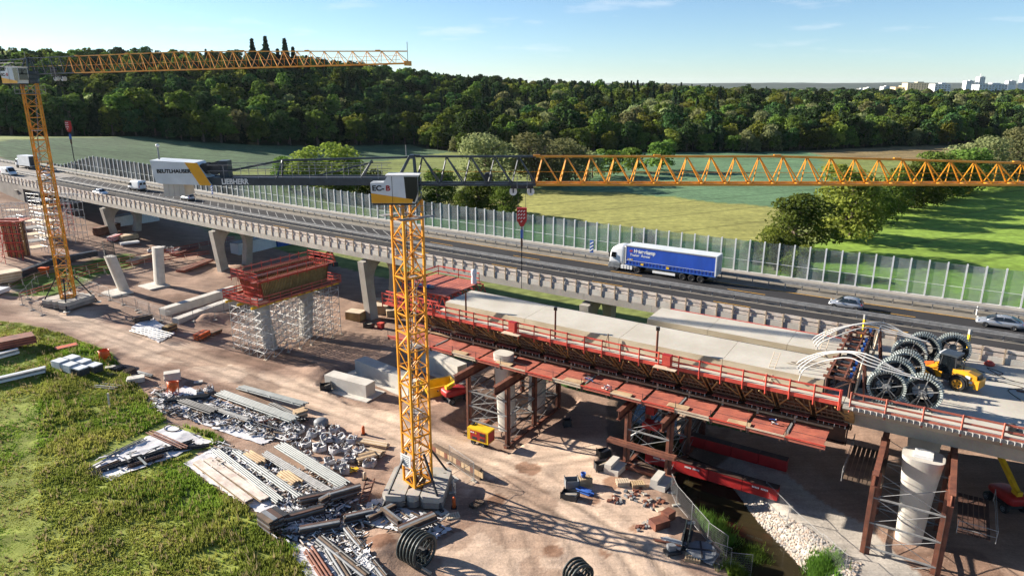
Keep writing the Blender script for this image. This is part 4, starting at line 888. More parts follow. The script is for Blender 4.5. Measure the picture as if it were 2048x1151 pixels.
# ================================================================== tower cranes
def crane(label, loc, jib_rot, hm, mast_rot, jib_len, dark_len, tail, rise, txt=True, zbase=1.4, kj=1.0):
    C = thing('tower_crane', label, 'crane', loc, jib_rot, 'tower cranes', local=True)
    w = .9; mr = mast_rot - jib_rot
    def mp(x, y, z): return Vector((x * math.cos(mr) - y * math.sin(mr), x * math.sin(mr) + y * math.cos(mr), z))
    cn = [(-w, -w), (w, -w), (w, w), (-w, w)]
    # tower sections
    ph = 1.62; n = int(round((hm - zbase) / ph)); ph = (hm - zbase) / n
    sec = None
    for k in range(n):
        z0, z1 = zbase + k * ph, zbase + (k + 1) * ph
        if k % 3 == 0:
            q = MB(); ztop = min(z0 + 3 * ph, hm)
            for x, y in cn: q.bar(mp(x, y, z0), mp(x, y, ztop), .19, .19, up=mp(1, 0, 0))
            sec = q.build('tower_section', CRANE_Y, C)
        for j in range(4):
            a, b_ = cn[j], cn[(j + 1) % 4]
            Bar(sec, 'horizontal', mp(*a, z0 + .04), mp(*b_, z0 + .04), .09 if k % 3 else .13, .09 if k % 3 else .14, CRANE_Y)
            p0, p1 = (a, b_) if (k + j) % 2 else (b_, a); m_ = ((a[0] + b_[0]) / 2, (a[1] + b_[1]) / 2)
            Bar(sec, 'diagonal', mp(*p0, z0), mp(*p1, z1), .085, .085, CRANE_Y)
            if k % 2 == 0: Bar(sec, 'diagonal', mp(*p1, z0), mp(*m_, (z0 + z1) / 2), .07, .07, CRANE_Y)
    # ladder and landings inside the tower
    nl = max(3, int((hm - 3) / 5.2))
    for k in range(nl):
        z0 = zbase + .6 + k * (hm - zbase - 1) / nl; z1 = zbase + .6 + (k + 1) * (hm - zbase - 1) / nl; o = .35 * (-1 if k % 2 else 1)
        Bar(C, 'landing', mp(-.75, .1, z1), mp(.75, .1, z1), 1.2, .05, STEEL)
        for y in (-.22, .18): Tube(C, 'ladder_stile', mp(o - .3, y, z0), mp(o + .3, y, z1), .03, STEEL)
        for i in range(10):
            f = (i + .5) / 10; Tube(C, 'ladder_rung', mp(o - .3 + .6 * f, -.22, z0 + (z1 - z0) * f), mp(o - .3 + .6 * f, .18, z0 + (z1 - z0) * f), .018, STEEL)
        for i in range(3): Tube(C, 'ladder_hoop', mp(o + .1 * i, -.25, z0 + 2 + i * .9), mp(o + .1 * i, .22, z0 + 2.05 + i * .9), .05, STEEL)
    Tube(C, 'supply_cable', mp(-.3, -.3, zbase), mp(-.2, -.2, hm), .03, BLACK)
    # service platforms below the cab
    for s_ in (-1, 1):
        Bar(C, 'platform', mp(-1.6, s_ * 1.35, hm - 1.35), mp(1.6, s_ * 1.35, hm - 1.35), .75, .05, STEEL)
        for z in (-.85, -.35): Tube(C, 'platform_rail', mp(-1.6, s_ * 1.7, hm + z), mp(1.6, s_ * 1.7, hm + z), .025, STEEL)
        for x in (-1.6, 0, 1.6): Tube(C, 'platform_post', mp(x, s_ * 1.7, hm - 1.35), mp(x, s_ * 1.7, hm - .3), .025, STEEL)
    # slewing gear
    q = MB(); q.lathe([(0, hm), (1.25, hm), (1.3, hm + .2), (1.3, hm + .55), (1.1, hm + .7), (0, hm + .7)], n=24); q.build('slewing_ring', STEEL_BLUE, C)
    q = MB(); q.box((-.1, .1, hm + 1.15), (2.6, 1.5, 1.0)); q.build('turret', STEEL_BLUE, C)
    for x, y in ((-1.1, -.6), (-1.1, .6), (.9, -.5), (.9, .5)): Bar(C, 'tower_head_leg', (x, y, hm + .7), (.75 if x > 0 else .45, y * .35, hm + 3.45), .16, .16, STEEL_BLUE)
    Bar(C, 'mast_pin', (.6, -.3, hm + 3.4), (.6, .3, hm + 3.4), .3, .3, STEEL_BLUE); Tube(C, 'anemometer', (.15, 0, hm + 3.4), (.15, 0, hm + 4.3), .025, STEEL)
    # cab and switch housing, towards the camera side
    y0, y1 = -2.15, -.75; zb = hm + .02
    side = [(-2.35, zb), (1.0, zb), (1.28, zb + .9), (1.28, zb + 2.1), (-1.05, zb + 2.1), (-1.35, zb + 1.62), (-2.4, zb + 1.58)]
    def slab(name, prof, ya, yb, mat, par):
        q = MB(); m_ = len(prof); P = [(x, ya, z) for x, z in prof] + [(x, yb, z) for x, z in prof]
        q.add(P, [tuple(range(m_)), tuple(range(2 * m_ - 1, m_ - 1, -1))] + [((i + 1) % m_, i, i + m_, (i + 1) % m_ + m_) for i in range(m_)]); return q.build(name, mat, par)
    cab = slab('cab', side, y0, y1, CRANE_W, C)
    slab('yellow_flash', [(-2.36, zb + .01), (.78, zb + .01), (.86, zb + .30), (-2.38, zb + .78)], y0 - .012, y0, CRANE_STRIPE, cab)
    slab('cab_window', [(.32, zb + .40), (.98, zb + .05), (1.27, zb + .9), (1.27, zb + 2.05), (.22, zb + 2.05)], y0 - .010, y0 + .01, GLASS_D, cab)
    slab('front_window', [(1.285, zb + .45), (1.30, zb + .45), (1.30, zb + 2.0), (1.285, zb + 2.0)], y0 + .08, y1 - .08, GLASS_D, cab)
    Bar(cab, 'door_seam', (-.72, y0 - .006, zb + .02), (-.72, y0 - .006, zb + 2.08), .02, .03, BLACK)
    slab('cab_roof', [(-1.2, zb + 2.1), (1.35, zb + 2.1), (1.4, zb + 2.2), (-1.2, zb + 2.2)], y0 - .05, y1 + .05, WHITE, cab)
    slab('cab_floor', [(-2.3, zb - .16), (1.0, zb - .16), (1.0, zb), (-2.3, zb)], y0 + .05, y1, STEEL_D, cab)
    if txt:
        text(cab, 'model_lettering', 'EC-', (-2.28, y0 - .02, zb + .98), math.pi / 2, 0, .56, BLACK, bold=.018, sx=1.1); text(cab, 'model_letter', 'B', (-1.22, y0 - .02, zb + .98), math.pi / 2, 0, .56, RED_D, bold=.018, sx=1.1)
    # jib
    zl, hj = hm + 1.25, 2.15
    np_ = int(round((jib_len - .9) / 1.93)); L = (jib_len - .9) / np_
    def bz(x): return zl + rise * x / jib_len
    def jh(x): return hj * (1.0 if x < jib_len * .5 else 1 - .42 * (x - jib_len * .5) / (jib_len * .5))
    half = .62
    for k in range(np_):
        x0, x1 = .9 + k * L, .9 + (k + 1) * L; mt = STEEL_BLUE if x1 <= dark_len + .3 else CRANE_Y
        if k % 5 == 0:
            xe = min(x0 + 5 * L, jib_len); q = MB()
            for sgn in (-1, 1): q.bar((x0, sgn * half, bz(x0)), (xe, sgn * half, bz(xe)), .16 * kj, .18 * kj)
            q.bar((x0, 0, bz(x0) + jh(x0)), (xe, 0, bz(xe) + jh(xe)), .16 * kj, .16 * kj)
            sec = q.build('jib_section', mt, C)
            Bar(sec, 'joint_plate', (x0 - .2, 0, bz(x0) + jh(x0) + .08), (x0 + .35, 0, bz(x0) + jh(x0) + .08), .22, .14, mt)
        xm = x0 + L * .28
        for sgn in (-1, 1):
            Bar(sec, 'post', (x0, sgn * half, bz(x0)), (xm, 0, bz(xm) + jh(xm)), .075 * kj, .075 * kj, mt); Bar(sec, 'diagonal', (xm, 0, bz(xm) + jh(xm)), (x1, sgn * half, bz(x1)), .09 * kj, .09 * kj, mt)
        Bar(sec, 'bottom_tie', (x0, -half, bz(x0)), (x0, half, bz(x0)), .07, .07, mt); Bar(sec, 'bottom_lacing', (x0, -half, bz(x0)), (x1, half, bz(x1)), .05, .05, mt)
    Tube(C, 'walkway_rope', (1, -.2, bz(1) + 1.0), (jib_len - 1, -.2, bz(jib_len) + .8), .018, CRANE_Y)
    Tube(C, 'hoist_rope', (1, .1, bz(1) + .55), (jib_len - 1, .1, bz(jib_len) + .4), .015, STEEL_D)
    Bar(C, 'jib_tip', (jib_len, -half, bz(jib_len)), (jib_len, half, bz(jib_len)), .2, .5, CRANE_Y); Tube(C, 'tip_rod', (jib_len, 0, bz(jib_len)), (jib_len, 0, bz(jib_len) + 2.2), .03, STEEL_D)
    q = MB(); q.lathe([(0, -.2), (.36, -.2), (.36, .2), (0, .2)], (dark_len * .62, 0, zl + .55), 14, axis='y'); q.build('trolley_winch', STEEL_D, C)
    # counter-jib
    for sgn in (-1, 1): Bar(C, 'counter_jib_beam', (-.6, sgn * .75, zl + .28), (-tail + 3.6, sgn * .75, zl + .28), .16, .62, STEEL_BLUE)
    Bar(C, 'counter_jib_floor', (-.8, 0, zl + .5), (-tail + 3.4, 0, zl + .5), 1.3, .05, STEEL_D)
    Bar(C, 'tie_bar', (.5, 0, hm + 3.35), (-tail * .50, 0, hm + 3.1), .14, .16, STEEL_BLUE); Bar(C, 'tie_bar', (-tail * .50, 0, hm + 3.1), (-tail + 4.8, 0, zl + .9), .14, .16, STEEL_BLUE)
    for sgn in (-1, 1): Bar(C, 'tie_strut', (-tail * .50, sgn * .1, hm + 3.1), (-tail * .50 - .35, sgn * .6, zl + .6), .1, .1, STEEL_BLUE); Bar(C, 'tie_strut', (-2.6, sgn * .1, hm + 3.1), (-3.4, sgn * .6, zl + .6), .1, .1, STEEL_BLUE)
    Bar(C, 'back_brace', (-2.5, 0, hm + 2.95), (-tail * .36, 0, zl + .65), .12, .12, STEEL_BLUE)
    for sgn in (-1, 1):
        for z in (1.0, 1.45): Tube(C, 'walkway_rail', (-1.2, sgn * .85, zl + .5 + z - .4), (-tail + 4, sgn * .85, zl + .5 + z - .4), .022, STEEL)
        for x in np.arange(-2, -tail + 4, -1.35): Tube(C, 'walkway_post', (x, sgn * .85, zl + .5), (x, sgn * .85, zl + 1.55), .022, STEEL)
    # ballast end with banner
    ba = slab('ballast_housing', [(-tail + 4.25, zl + .0), (-tail + 3.05, zl + 1.75), (-tail - .35, zl + 1.95), (-tail - .1, zl + .25), (-tail + .3, zl + .12)], -1.05, 1.05, CRANE_W, C)
    slab('banner_stripe', [(-tail + 4.27, zl - .01), (-tail + 3.35, zl + 1.74), (-tail + 2.35, zl + 1.80), (-tail + 3.35, zl + .02)], -1.065, -1.05, CRANE_STRIPE, ba)
    if txt:
        text(ba, 'company_lettering', 'BEUTLHAUSER', (-tail + .1, -1.07, zl + .98), math.pi / 2, 0, .40, BLACK, bold=.013, sx=1.02)
        text(C, 'maker_lettering', 'LIEBHERR', (-tail + 5.0, -.845, zl + .08), math.pi / 2, 0, .58, WHITE, bold=.018, sx=.86)
    for k in range(4): Box(C, 'ballast_block', (-tail + .55 + k * .42, 0, zl - .35), (.40, 1.7, 1.1), CONC_LIGHT)
    for x, rr_ in ((-tail + 3.6, .42), (-tail + 4.4, .5)):
        q = MB(); q.lathe([(0, -.5), (rr_, -.5), (rr_, -.42), (rr_ * .7, -.4), (rr_ * .7, .4), (rr_, .42), (rr_, .5), (0, .5)], (x, 0, zl + 1.25), 18, axis='y'); q.build('hoist_winch', STEEL_D, C)
    Box(C, 'winch_motor', (-tail + 5.1, 0, zl + 1.2), (.7, .9, 1.3), STEEL_BLUE); Tube(C, 'warning_lamp_rod', (-tail - .1, 0, zl + 1.9), (-tail - .1, 0, zl + 2.9), .06, GREYP)
    q = MB(); q.lathe([(0, -.14), (.12, -.08), (.15, 0), (.12, .09), (0, .14)], (-tail - .1, 0, zl + 3.0), 10); q.build('warning_lamp', WHITE, C, smooth=True)
    return C, zl
def trolley(label, hlabel, C, loc, rot, zl, x, drop, chain):
    M_ = Matrix.Translation(loc) @ Matrix.Rotation(rot, 4, 'Z')
    t = thing('crane_trolley', label, 'trolley', loc, rot, 'crane trolleys', local=True)
    for sgn in (-1, 1):
        Bar(t, 'side_frame', (x - .9, sgn * .5, zl - .22), (x + .9, sgn * .5, zl - .22), .08, .22, STEEL_D)
        for dx_ in (-.7, .7):
            q = MB(); q.lathe([(0, -.05), (.30, -.05), (.24, 0), (.30, .05), (0, .05)], (x + dx_, sgn * .2, zl - .62), 18, axis='y'); q.build('sheave', WHITE, t)
            Bar(t, 'hanger', (x + dx_, sgn * .3, zl - .2), (x + dx_, sgn * .3, zl - .7), .07, .1, STEEL_D)
    for dx_ in (-.35, .35):
        for z in (.3, 1.0): Tube(t, 'basket_rail', (x + dx_, -.9, zl + z - .5), (x + dx_, -.55, zl + z - .5), .03, STEEL)
    Bar(t, 'basket_post', (x - .4, -.9, zl - .3), (x - .4, -.9, zl + .9), .04, .04, STEEL); Bar(t, 'basket_post', (x + .4, -.9, zl - .3), (x + .4, -.9, zl + .9), .04, .04, STEEL)
    h = thing('hook_block', hlabel, 'crane hook', loc, rot, 'crane hook blocks', local=True); z1 = zl - drop
    q = MB(); pr = [(-.40, 0), (.40, 0), (.40, -1.0), (.14, -1.5), (-.14, -1.5), (-.40, -1.0)]; m_ = 6
    P = [(x + a, -.17, z1 + b_) for a, b_ in pr] + [(x + a, .17, z1 + b_) for a, b_ in pr]; q.add(P, [tuple(range(m_)), tuple(range(2 * m_ - 1, m_ - 1, -1))] + [((i + 1) % m_, i, i + m_, (i + 1) % m_ + m_) for i in range(m_)]); pl = q.build('block_plate', RED_D, h)
    for r_ in range(4):
        for c_ in range(3):
            xx = x - .26 + c_ * .22; zz = z1 - .25 - r_ * .28
            if abs(xx - x + .04) < (.38 if r_ < 3 else .16): Bar(pl, 'white_stripe', (xx - .06, -.18, zz - .06), (xx + .07, -.18, zz + .07), .02, .07, WHITE)
    Tube(h, 'swivel', (x, 0, z1 - 1.5), (x, 0, z1 - 1.95), .09, STEEL_D); Bar(h, 'blue_cover', (x, 0, z1 - 1.8), (x, 0, z1 - 2.5), .22, .2, BLUE); Bar(h, 'hook_shank', (x, 0, z1 - 2.5), (x, 0, z1 - 3.2), .16, .16, RUST_D)
    for k in range(int(chain / .3)): Bar(h, 'chain_link', (x, 0, z1 - 3.2 - k * .3), (x, 0, z1 - 3.5 - k * .3), .11 if k % 2 else .06, .06 if k % 2 else .11, STEEL_D)
    Tube(h, 'sling', (x, 0, z1 - 3.2 - chain), (x, 0, z1 - 4.6 - chain), .03, BLACK)
    for dx_ in (-.3, .3): Tube(h, 'rope', (x + dx_, 0, z1), (x + dx_, 0, zl - .6), .014, STEEL_D)
C2 = Vector((-8.55, 56.3, 0)); C2.z = tzf(C2.x, C2.y)
c2, zl2 = crane('nearer yellow tower crane with dark counter-jib, white banner and lettered cab', C2, 0.0, 27.15 - C2.z, R(40), 62, 10.7, 19.4, 0.0)
trolley('trolley with white sheaves under the dark jib section of the nearer crane', 'red and white hook block hanging over the motorway from the nearer crane', c2, C2, 0.0, zl2, 9.35, 1.95, 2.2)
c1p = gp(143, 612); C1 = Vector((-68.6, 103.6, tzf(-68.6, 103.6)))
c1, zl1 = crane('farther yellow tower crane at the left edge with its jib across the forest', C1, R(-22.5), 36.2 - C1.z, R(25), 62, 9.0, 17.0, .8, txt=True, kj=.72)
trolley('trolley near the mast of the farther crane', 'red and white hook block hanging beside the mast of the farther crane', c1, C1, R(-22.5), zl1, 6.6, 6.3, 2.6)
# crane feet: concrete ballast, struts, fence
def crane_base(label, loc, rot, sc=1.0):
    B = thing('ballast_foundation', label, 'crane base', loc, rot, None, local=True)
    for k, (x, y, w, d) in enumerate(((-1.7, 0, 2.1, 5.2), (1.7, 0, 2.1, 5.2), (0, 1.8, 1.2, 1.6), (0, -1.8, 1.2, 1.6))):
        for lv in range(2):
            q = MB(); ch = .35; hw, hd = w / 2 - .03, d / 2 - .03; z0, z1 = .25 + lv * .56, .25 + lv * .56 + .53
            pts = [(-hw + ch, -hd), (hw - ch, -hd), (hw, -hd + ch), (hw, hd - ch), (hw - ch, hd), (-hw + ch, hd), (-hw, hd - ch), (-hw, -hd + ch)]
            q.add([(x + a + random.uniform(-.02, .02), y + b_, z0) for a, b_ in pts] + [(x + a, y + b_, z1) for a, b_ in pts], [tuple(range(7, -1, -1)), tuple(range(8, 16))] + [(i, (i + 1) % 8, (i + 1) % 8 + 8, i + 8) for i in range(8)]); o = q.build('ballast_slab', CONC if lv else CONC_DARK, B)
            if lv:
                for a, b_ in ((-.6, -1.6), (.6, 1.6), (-.5, 1.2)): Box(o, 'lifting_slot', (x + a * .8, y + b_, z1 + .004), (.28, .09, .012), BLACK)
    for a in range(4):
        an = a * math.pi / 2 + math.pi / 4; c, s_ = math.cos(an), math.sin(an)
        Bar(B, 'base_beam', (0, 0, .14), (3.9 * c, 3.9 * s_, .14), .3, .26, STEEL_D); Bar(B, 'strut', (1.15 * c, 1.15 * s_, 4.6), (3.7 * c, 3.7 * s_, .35), .17, .17, STEEL_D); Box(B, 'foot_plate', (3.8 * c, 3.8 * s_, .05), (.9, .9, .12), CONC_LIGHT, an)
    return B
crane_base('concrete ballast foot of the nearer crane with dark steel struts', C2, R(-5)); crane_base('concrete ballast foot of the farther crane at the left', C1, R(-20))
sgn_ = thing('site_sign', 'white notice board fixed to the mast of the nearer crane', 'sign', C2 + Vector((-.6, -1.3, 3.4))); q = MB(); Bar(sgn_, 'board', C2 + Vector((-1.35, -.75, 4.1)), C2 + Vector((-.35, -1.55, 4.1)), .04, 1.15, WHITE)
for k in range(5): Bar(sgn_, 'text_line', C2 + Vector((-1.2, -.90, 4.5 - k * .18)), C2 + Vector((-.55, -1.42, 4.5 - k * .18)), .05, .05, GREYP)
# ================================================================== trees
def crown_mesh(name, kind, n, leaf, mat, seed, h=10.0, w=8.0, trunk=True):
    """leaf-clump crown: small tilted quads spread through an uneven, lobed volume"""
    g = np.random.default_rng(seed); lob = []
    if kind == 'conifer':
        zz = g.random(n) ** .8; rad = (1 - zz) * w * .5 * (0.55 + .45 * np.abs(np.sin(zz * 34 + g.random(n) * .8))); a = g.uniform(0, 2 * np.pi, n); rr = rad * np.sqrt(g.uniform(.25, 1, n))
        P = np.stack([np.cos(a) * rr, np.sin(a) * rr, zz * h * .96 + h * .04 - rr * .25], 1); N = np.stack([np.cos(a), np.sin(a), np.full(n, .5)], 1)
    else:
        k = 11 if kind != 'willow' else 9
        for i in range(k):
            a = g.uniform(0, 2 * np.pi); r = w * .30 * math.sqrt(g.random()); z = g.uniform(.20, .86); s_ = (1.05 - .55 * abs(z - .5) * 1.3) * g.uniform(.55, 1.0)
            lob.append((math.cos(a) * r, math.sin(a) * r, z * h, w * .27 * s_, h * .17 * s_ * (1.25 if kind == 'poplar' else 1)))
        for i in range(7 if kind != 'oak' or n > 3000 else 3):
            a = g.uniform(0, 6.28); r = w * g.uniform(.18, .34); s_ = g.uniform(.6, 1.0); lob.append((math.cos(a) * r, math.sin(a) * r, h * g.uniform(.12, .32), w * .24 * s_, h * .15 * s_))
        lob.append((0, 0, h * .50, w * .37, h * .36)); L = np.array(lob); wt = L[:, 3] ** 2; idx = g.choice(len(L), n, p=wt / wt.sum())
        d = g.normal(size=(n, 3)); d /= np.linalg.norm(d, axis=1)[:, None]; d[:, 2] = np.where(d[:, 2] < -.55, -d[:, 2], d[:, 2]); rr = g.uniform(.55, 1.08, n) ** .6
        P = L[idx, :3] + d * np.stack([L[idx, 3], L[idx, 3], L[idx, 4]], 1) * rr[:, None]; N = d + g.normal(size=(n, 3)) * .35
        if kind == 'willow': P[:, 2] -= g.random(n) ** 2 * h * .16 * (np.hypot(P[:, 0], P[:, 1]) / (w * .5))
        P[:, 2] = np.clip(P[:, 2], h * .07, None)
    N += g.normal(size=(n, 3)) * .45; N /= np.linalg.norm(N, axis=1)[:, None]
    up = g.normal(size=(n, 3)); T = np.cross(N, up); T /= np.linalg.norm(T, axis=1)[:, None]; B = np.cross(N, T)
    s_ = leaf * g.uniform(.55, 1.25, n)[:, None]; e = g.uniform(.5, 1.0, n)[:, None]
    V = np.stack([P - T * s_, P - B * s_ * e * .8 + N * s_ * .2, P + T * s_, P + B * s_ * e], 1).reshape(-1, 3)
    me = bpy.data.meshes.new(name); me.vertices.add(4 * n); me.vertices.foreach_set('co', V.ravel())
    me.loops.add(4 * n); me.loops.foreach_set('vertex_index', np.arange(4 * n, dtype=np.int32)); me.polygons.add(n)
    me.polygons.foreach_set('loop_start', np.arange(0, 4 * n, 4, dtype=np.int32)); me.polygons.foreach_set('loop_total', np.full(n, 4, np.int32)); me.update(); me.materials.append(mat)
    return me
def trunk_mesh(name, h, r, seed, limbs=5, multi=1):
    g = random.Random(seed); q = MB()
    for m_ in range(multi):
        ox, oy = (g.uniform(-.5, .5), g.uniform(-.5, .5)) if multi > 1 else (0, 0)
        lean = Vector((g.uniform(-.12, .12), g.uniform(-.12, .12), 1)) if multi > 1 else Vector((.02, .01, 1))
        pts = [Vector((ox, oy, -.4)) + lean * (z * h) for z in (0, .25, .5, .72)]
        for a, b_, f0, f1 in zip(pts[:-1], pts[1:], (1, .8, .6), (.8, .6, .3)): q.tube(a, b_, r * f0, 7, r * f1, caps=False)
        for i in range(limbs):
            z = g.uniform(.3, .62); a = g.uniform(0, 6.28); p = Vector((ox, oy, -.4)) + lean * (z * h); l = h * g.uniform(.16, .28)
            q.tube(p, p + Vector((math.cos(a) * l, math.sin(a) * l, l * .8)), r * .35, 5, r * .1, caps=False)
    return q.mesh(BARK, name=name, smooth=True)
TREE_H = 10.0
PROTO = {}
for i in range(5): PROTO['oak', i] = (crown_mesh('broadleaf_crown', 'oak', 1500, .42, LEAF if i % 2 else LEAF_D, 100 + i), trunk_mesh('trunk', 10, .28, i))
for i in range(3): PROTO['light', i] = (crown_mesh('light_crown', 'oak', 1500, .40, [LEAF_Y, LEAF, LEAF_W][i], 130 + i, w=8.6), trunk_mesh('trunk', 10, .24, 10 + i))
for i in range(3): PROTO['spruce', i] = (crown_mesh('conifer_crown', 'conifer', 1300, .40, LEAF_C, 160 + i, w=5.8), trunk_mesh('trunk', 10, .16, 20 + i, 0))
for i in range(3): PROTO['big', i] = (crown_mesh('large_crown', 'oak', 5200, .23, [LEAF, LEAF_Y, LEAF][i], 200 + i, w=8.8), trunk_mesh('trunk', 10, .30, 30 + i, 8, 2))
for i in range(2): PROTO['willow', i] = (crown_mesh('willow_crown', 'willow', 4800, .22, LEAF_W, 220 + i, w=10), trunk_mesh('trunk', 10, .34, 40 + i, 8, 3))
def tree(name, label, kind, i, loc, h, wsc=1.0, group=None, rz=None):
    cm_, tm_ = PROTO[kind, i]; o = thing(name, label, 'tree', loc, random.uniform(0, 6.28) if rz is None else rz, group, local=True)
    f = h / TREE_H; o.scale = (f * wsc, f * wsc, f)
    put(cm_, 'crown', (0, 0, 0), 0, o); put(tm_, 'trunk', (0, 0, 0), 0, o); return o
# --- front of the wood: individual trees
fr = random.Random(5)
def edge_y(x): return float(np.interp(x, EDX, EDY))
def far_tree(x, y, back=False):
    pxx = 1024 + F_PX * x / (y * CP); u = fr.random()
    con = .30 if (pxx > 860 and pxx < 1460 and back and y > edge_y(x) + 120) else (.10 if back else .04)
    if pxx < 700 and back: con = .12
    if u < con: return 'spruce', fr.randrange(3), fr.uniform(14, 22)
    if u < con + (.46 if pxx > 1000 else .10): return 'light', fr.randrange(3), fr.uniform(10, 21)
    return 'oak', fr.randrange(5), fr.choice((fr.uniform(11, 17), fr.uniform(17, 25)))
LABT = {'oak': 'dark green broadleaf tree at the front of the wood beyond the fields', 'light': 'lighter green tree at the front of the wood beyond the fields', 'spruce': 'slender dark conifer at the front of the wood beyond the fields'}
cnt = 0; x = -330.0
while x < 460:
    for row in range(2):
        xx = x + fr.uniform(-3, 3); yy = edge_y(xx) + 3 + row * 9 + fr.uniform(-3, 3)
        if abs(xx) > yy * .80: continue
        k, i, h = far_tree(xx, yy)
        if row == 0: h *= fr.uniform(.55, .95)
        tree({'oak': 'broadleaf_tree', 'light': 'broadleaf_tree', 'spruce': 'conifer_tree'}[k], LABT[k], k, i, (xx, yy, tzf(xx, yy) - .3), h, fr.uniform(.9, 1.25), {'oak': 'dark broadleaf trees of the forest edge', 'light': 'light broadleaf trees of the forest edge', 'spruce': 'conifers of the forest edge'}[k]); cnt += 1
    x += 6.6
# --- the rest of the wood as one mass: geometry-node instances on a point cloud
def forest_mass():
    pts = []; kinds = []; sc = []
    y = 318.0
    while y < 1150:
        stp = 9.2 + (y - 318) * .006
        x = -y * .80
        while x < y * .80:
            xx = x + fr.uniform(-3.4, 3.4); yy = y + fr.uniform(-3.4, 3.4); d = yy - edge_y(xx)
            x += stp
            if d < 20: continue
            if d > 420 and xx < 130: continue
            if xx > 180 and d > 40 and fr.random() < .28: continue
            k, i, h = far_tree(xx, yy, True)
            pts.append((xx, yy, tzf(xx, yy) - .3)); kinds.append([('oak', 0), ('oak', 1), ('oak', 2), ('oak', 3), ('oak', 4), ('light', 0), ('light', 1), ('light', 2), ('spruce', 0), ('spruce', 1), ('spruce', 2)].index((k, i))); sc.append(h / 10)
        y += stp * .92
    return pts, kinds, sc
fpts, fk, fs = forest_mass()
tallspr = [(gp_x, h) for gp_x, h in ((522, 31), (548, 33), (585, 34), (600, 30), (625, 27), (570, 27))]
for gpx, h in tallspr:
    yy = 520.0; xx = (gpx - 1024) / F_PX * yy * CP * 1.02; fpts.append((xx, yy, tzf(xx, yy))); fk.append(8 + (gpx % 3)); fs.append(h / 10 * 1.12)
fm = bpy.data.meshes.new('forest_points'); fm.vertices.add(len(fpts)); fm.vertices.foreach_set('co', np.array(fpts, np.float32).ravel())
a_ = fm.attributes.new('kind', 'INT', 'POINT'); a_.data.foreach_set('value', np.array(fk, np.int32)); a_ = fm.attributes.new('size', 'FLOAT', 'POINT'); a_.data.foreach_set('value', np.array(fs, np.float32)); fm.update()
forest = link_mesh('forest', fm); setp(forest, 'dense mixed wood covering the hillside behind the fields', 'forest', kind='stuff')
src = bpy.data.collections.new('forest_tree_kinds')
for j, key in enumerate([('oak', 0), ('oak', 1), ('oak', 2), ('oak', 3), ('oak', 4), ('light', 0), ('light', 1), ('light', 2), ('spruce', 0), ('spruce', 1), ('spruce', 2)]):
    so = bpy.data.objects.new('k%02d_tree_kind' % j, PROTO[key][0]); src.objects.link(so)
ng = bpy.data.node_groups.new('plant_forest', 'GeometryNodeTree'); ng.interface.new_socket('Geometry', in_out='INPUT', socket_type='NodeSocketGeometry'); ng.interface.new_socket('Geometry', in_out='OUTPUT', socket_type='NodeSocketGeometry')
gi = ng.nodes.new('NodeGroupInput'); go = ng.nodes.new('NodeGroupOutput'); ci = ng.nodes.new('GeometryNodeCollectionInfo'); ci.inputs['Collection'].default_value = src; ci.inputs['Separate Children'].default_value = True; ci.inputs['Reset Children'].default_value = True
m2p = ng.nodes.new('GeometryNodeMeshToPoints'); iop = ng.nodes.new('GeometryNodeInstanceOnPoints'); iop.inputs['Pick Instance'].default_value = True
na = ng.nodes.new('GeometryNodeInputNamedAttribute'); na.data_type = 'INT'; na.inputs['Name'].default_value = 'kind'; nb_ = ng.nodes.new('GeometryNodeInputNamedAttribute'); nb_.data_type = 'FLOAT'; nb_.inputs['Name'].default_value = 'size'
rv = ng.nodes.new('FunctionNodeRandomValue'); rv.data_type = 'FLOAT'; rv.inputs[3].default_value = 6.283; cx = ng.nodes.new('ShaderNodeCombineXYZ'); ng.links.new(rv.outputs[1], cx.inputs['Z'])
ng.links.new(gi.outputs[0], m2p.inputs['Mesh']); ng.links.new(m2p.outputs[0], iop.inputs['Points']); ng.links.new(ci.outputs[0], iop.inputs['Instance']); ng.links.new(na.outputs['Attribute'], iop.inputs['Instance Index']); ng.links.new(nb_.outputs['Attribute'], iop.inputs['Scale']); ng.links.new(cx.outputs[0], iop.inputs['Rotation']); ng.links.new(iop.outputs[0], go.inputs[0])
md = forest.modifiers.new('plant', 'NODES'); md.node_group = ng
print('FOREST', cnt, len(fpts))
# --- single trees and bushes in the fields
def fieldtree(px, py, hpx, kind, i, label, wsc=1.0, name='broadleaf_tree', group=None):
    p = gp(px, py); zc = p.y * CP + (CAM_H - p.z) * SP; h = hpx / F_PX * zc / CP * 1.14; wsc *= 1.05; return tree(name, label, kind, i, (p.x, p.y, p.z - .2), h, wsc, group)
fieldtree(1692, 474, 132, 'big', 1, 'tall light green tree standing alone where the bright field begins', 1.15)
fieldtree(1590, 505, 108, 'big', 0, 'round dark green bush-like tree in front of the tall field tree', 1.35)
fieldtree(1560, 512, 52, 'big', 1, 'low yellowish shrub just behind the noise barrier below the round tree', 1.5, 'shrub')
fieldtree(1770, 436, 84, 'big', 2, 'medium tree right of the tall field tree on the stream line', 1.1)
fieldtree(1825, 415, 80, 'big', 0, 'small dark tree on the stream line before the pale willows', 1.3)
fieldtree(1872, 398, 84, 'big', 2, 'tree on the stream line under the yellow jib', 1.3)
fieldtree(1925, 382, 76, 'big', 0, 'dark bush on the stream line near the picture edge', 1.5)
fieldtree(1668, 478, 22, 'big', 2, 'small round bush at the foot of the tall field tree', 1.3, 'shrub')
for px, py, h, lab in ((1742, 446, 70, 'bushy tree filling the gap right of the tall field tree'), (1800, 424, 66, 'dark tree between two lighter ones on the stream line'), (1850, 405, 62, 'low bushy tree on the stream line below the jib'), (1900, 388, 70, 'green tree on the stream line before the willows')): fieldtree(px, py, h, 'big', (px // 10) % 3, lab, 1.35)
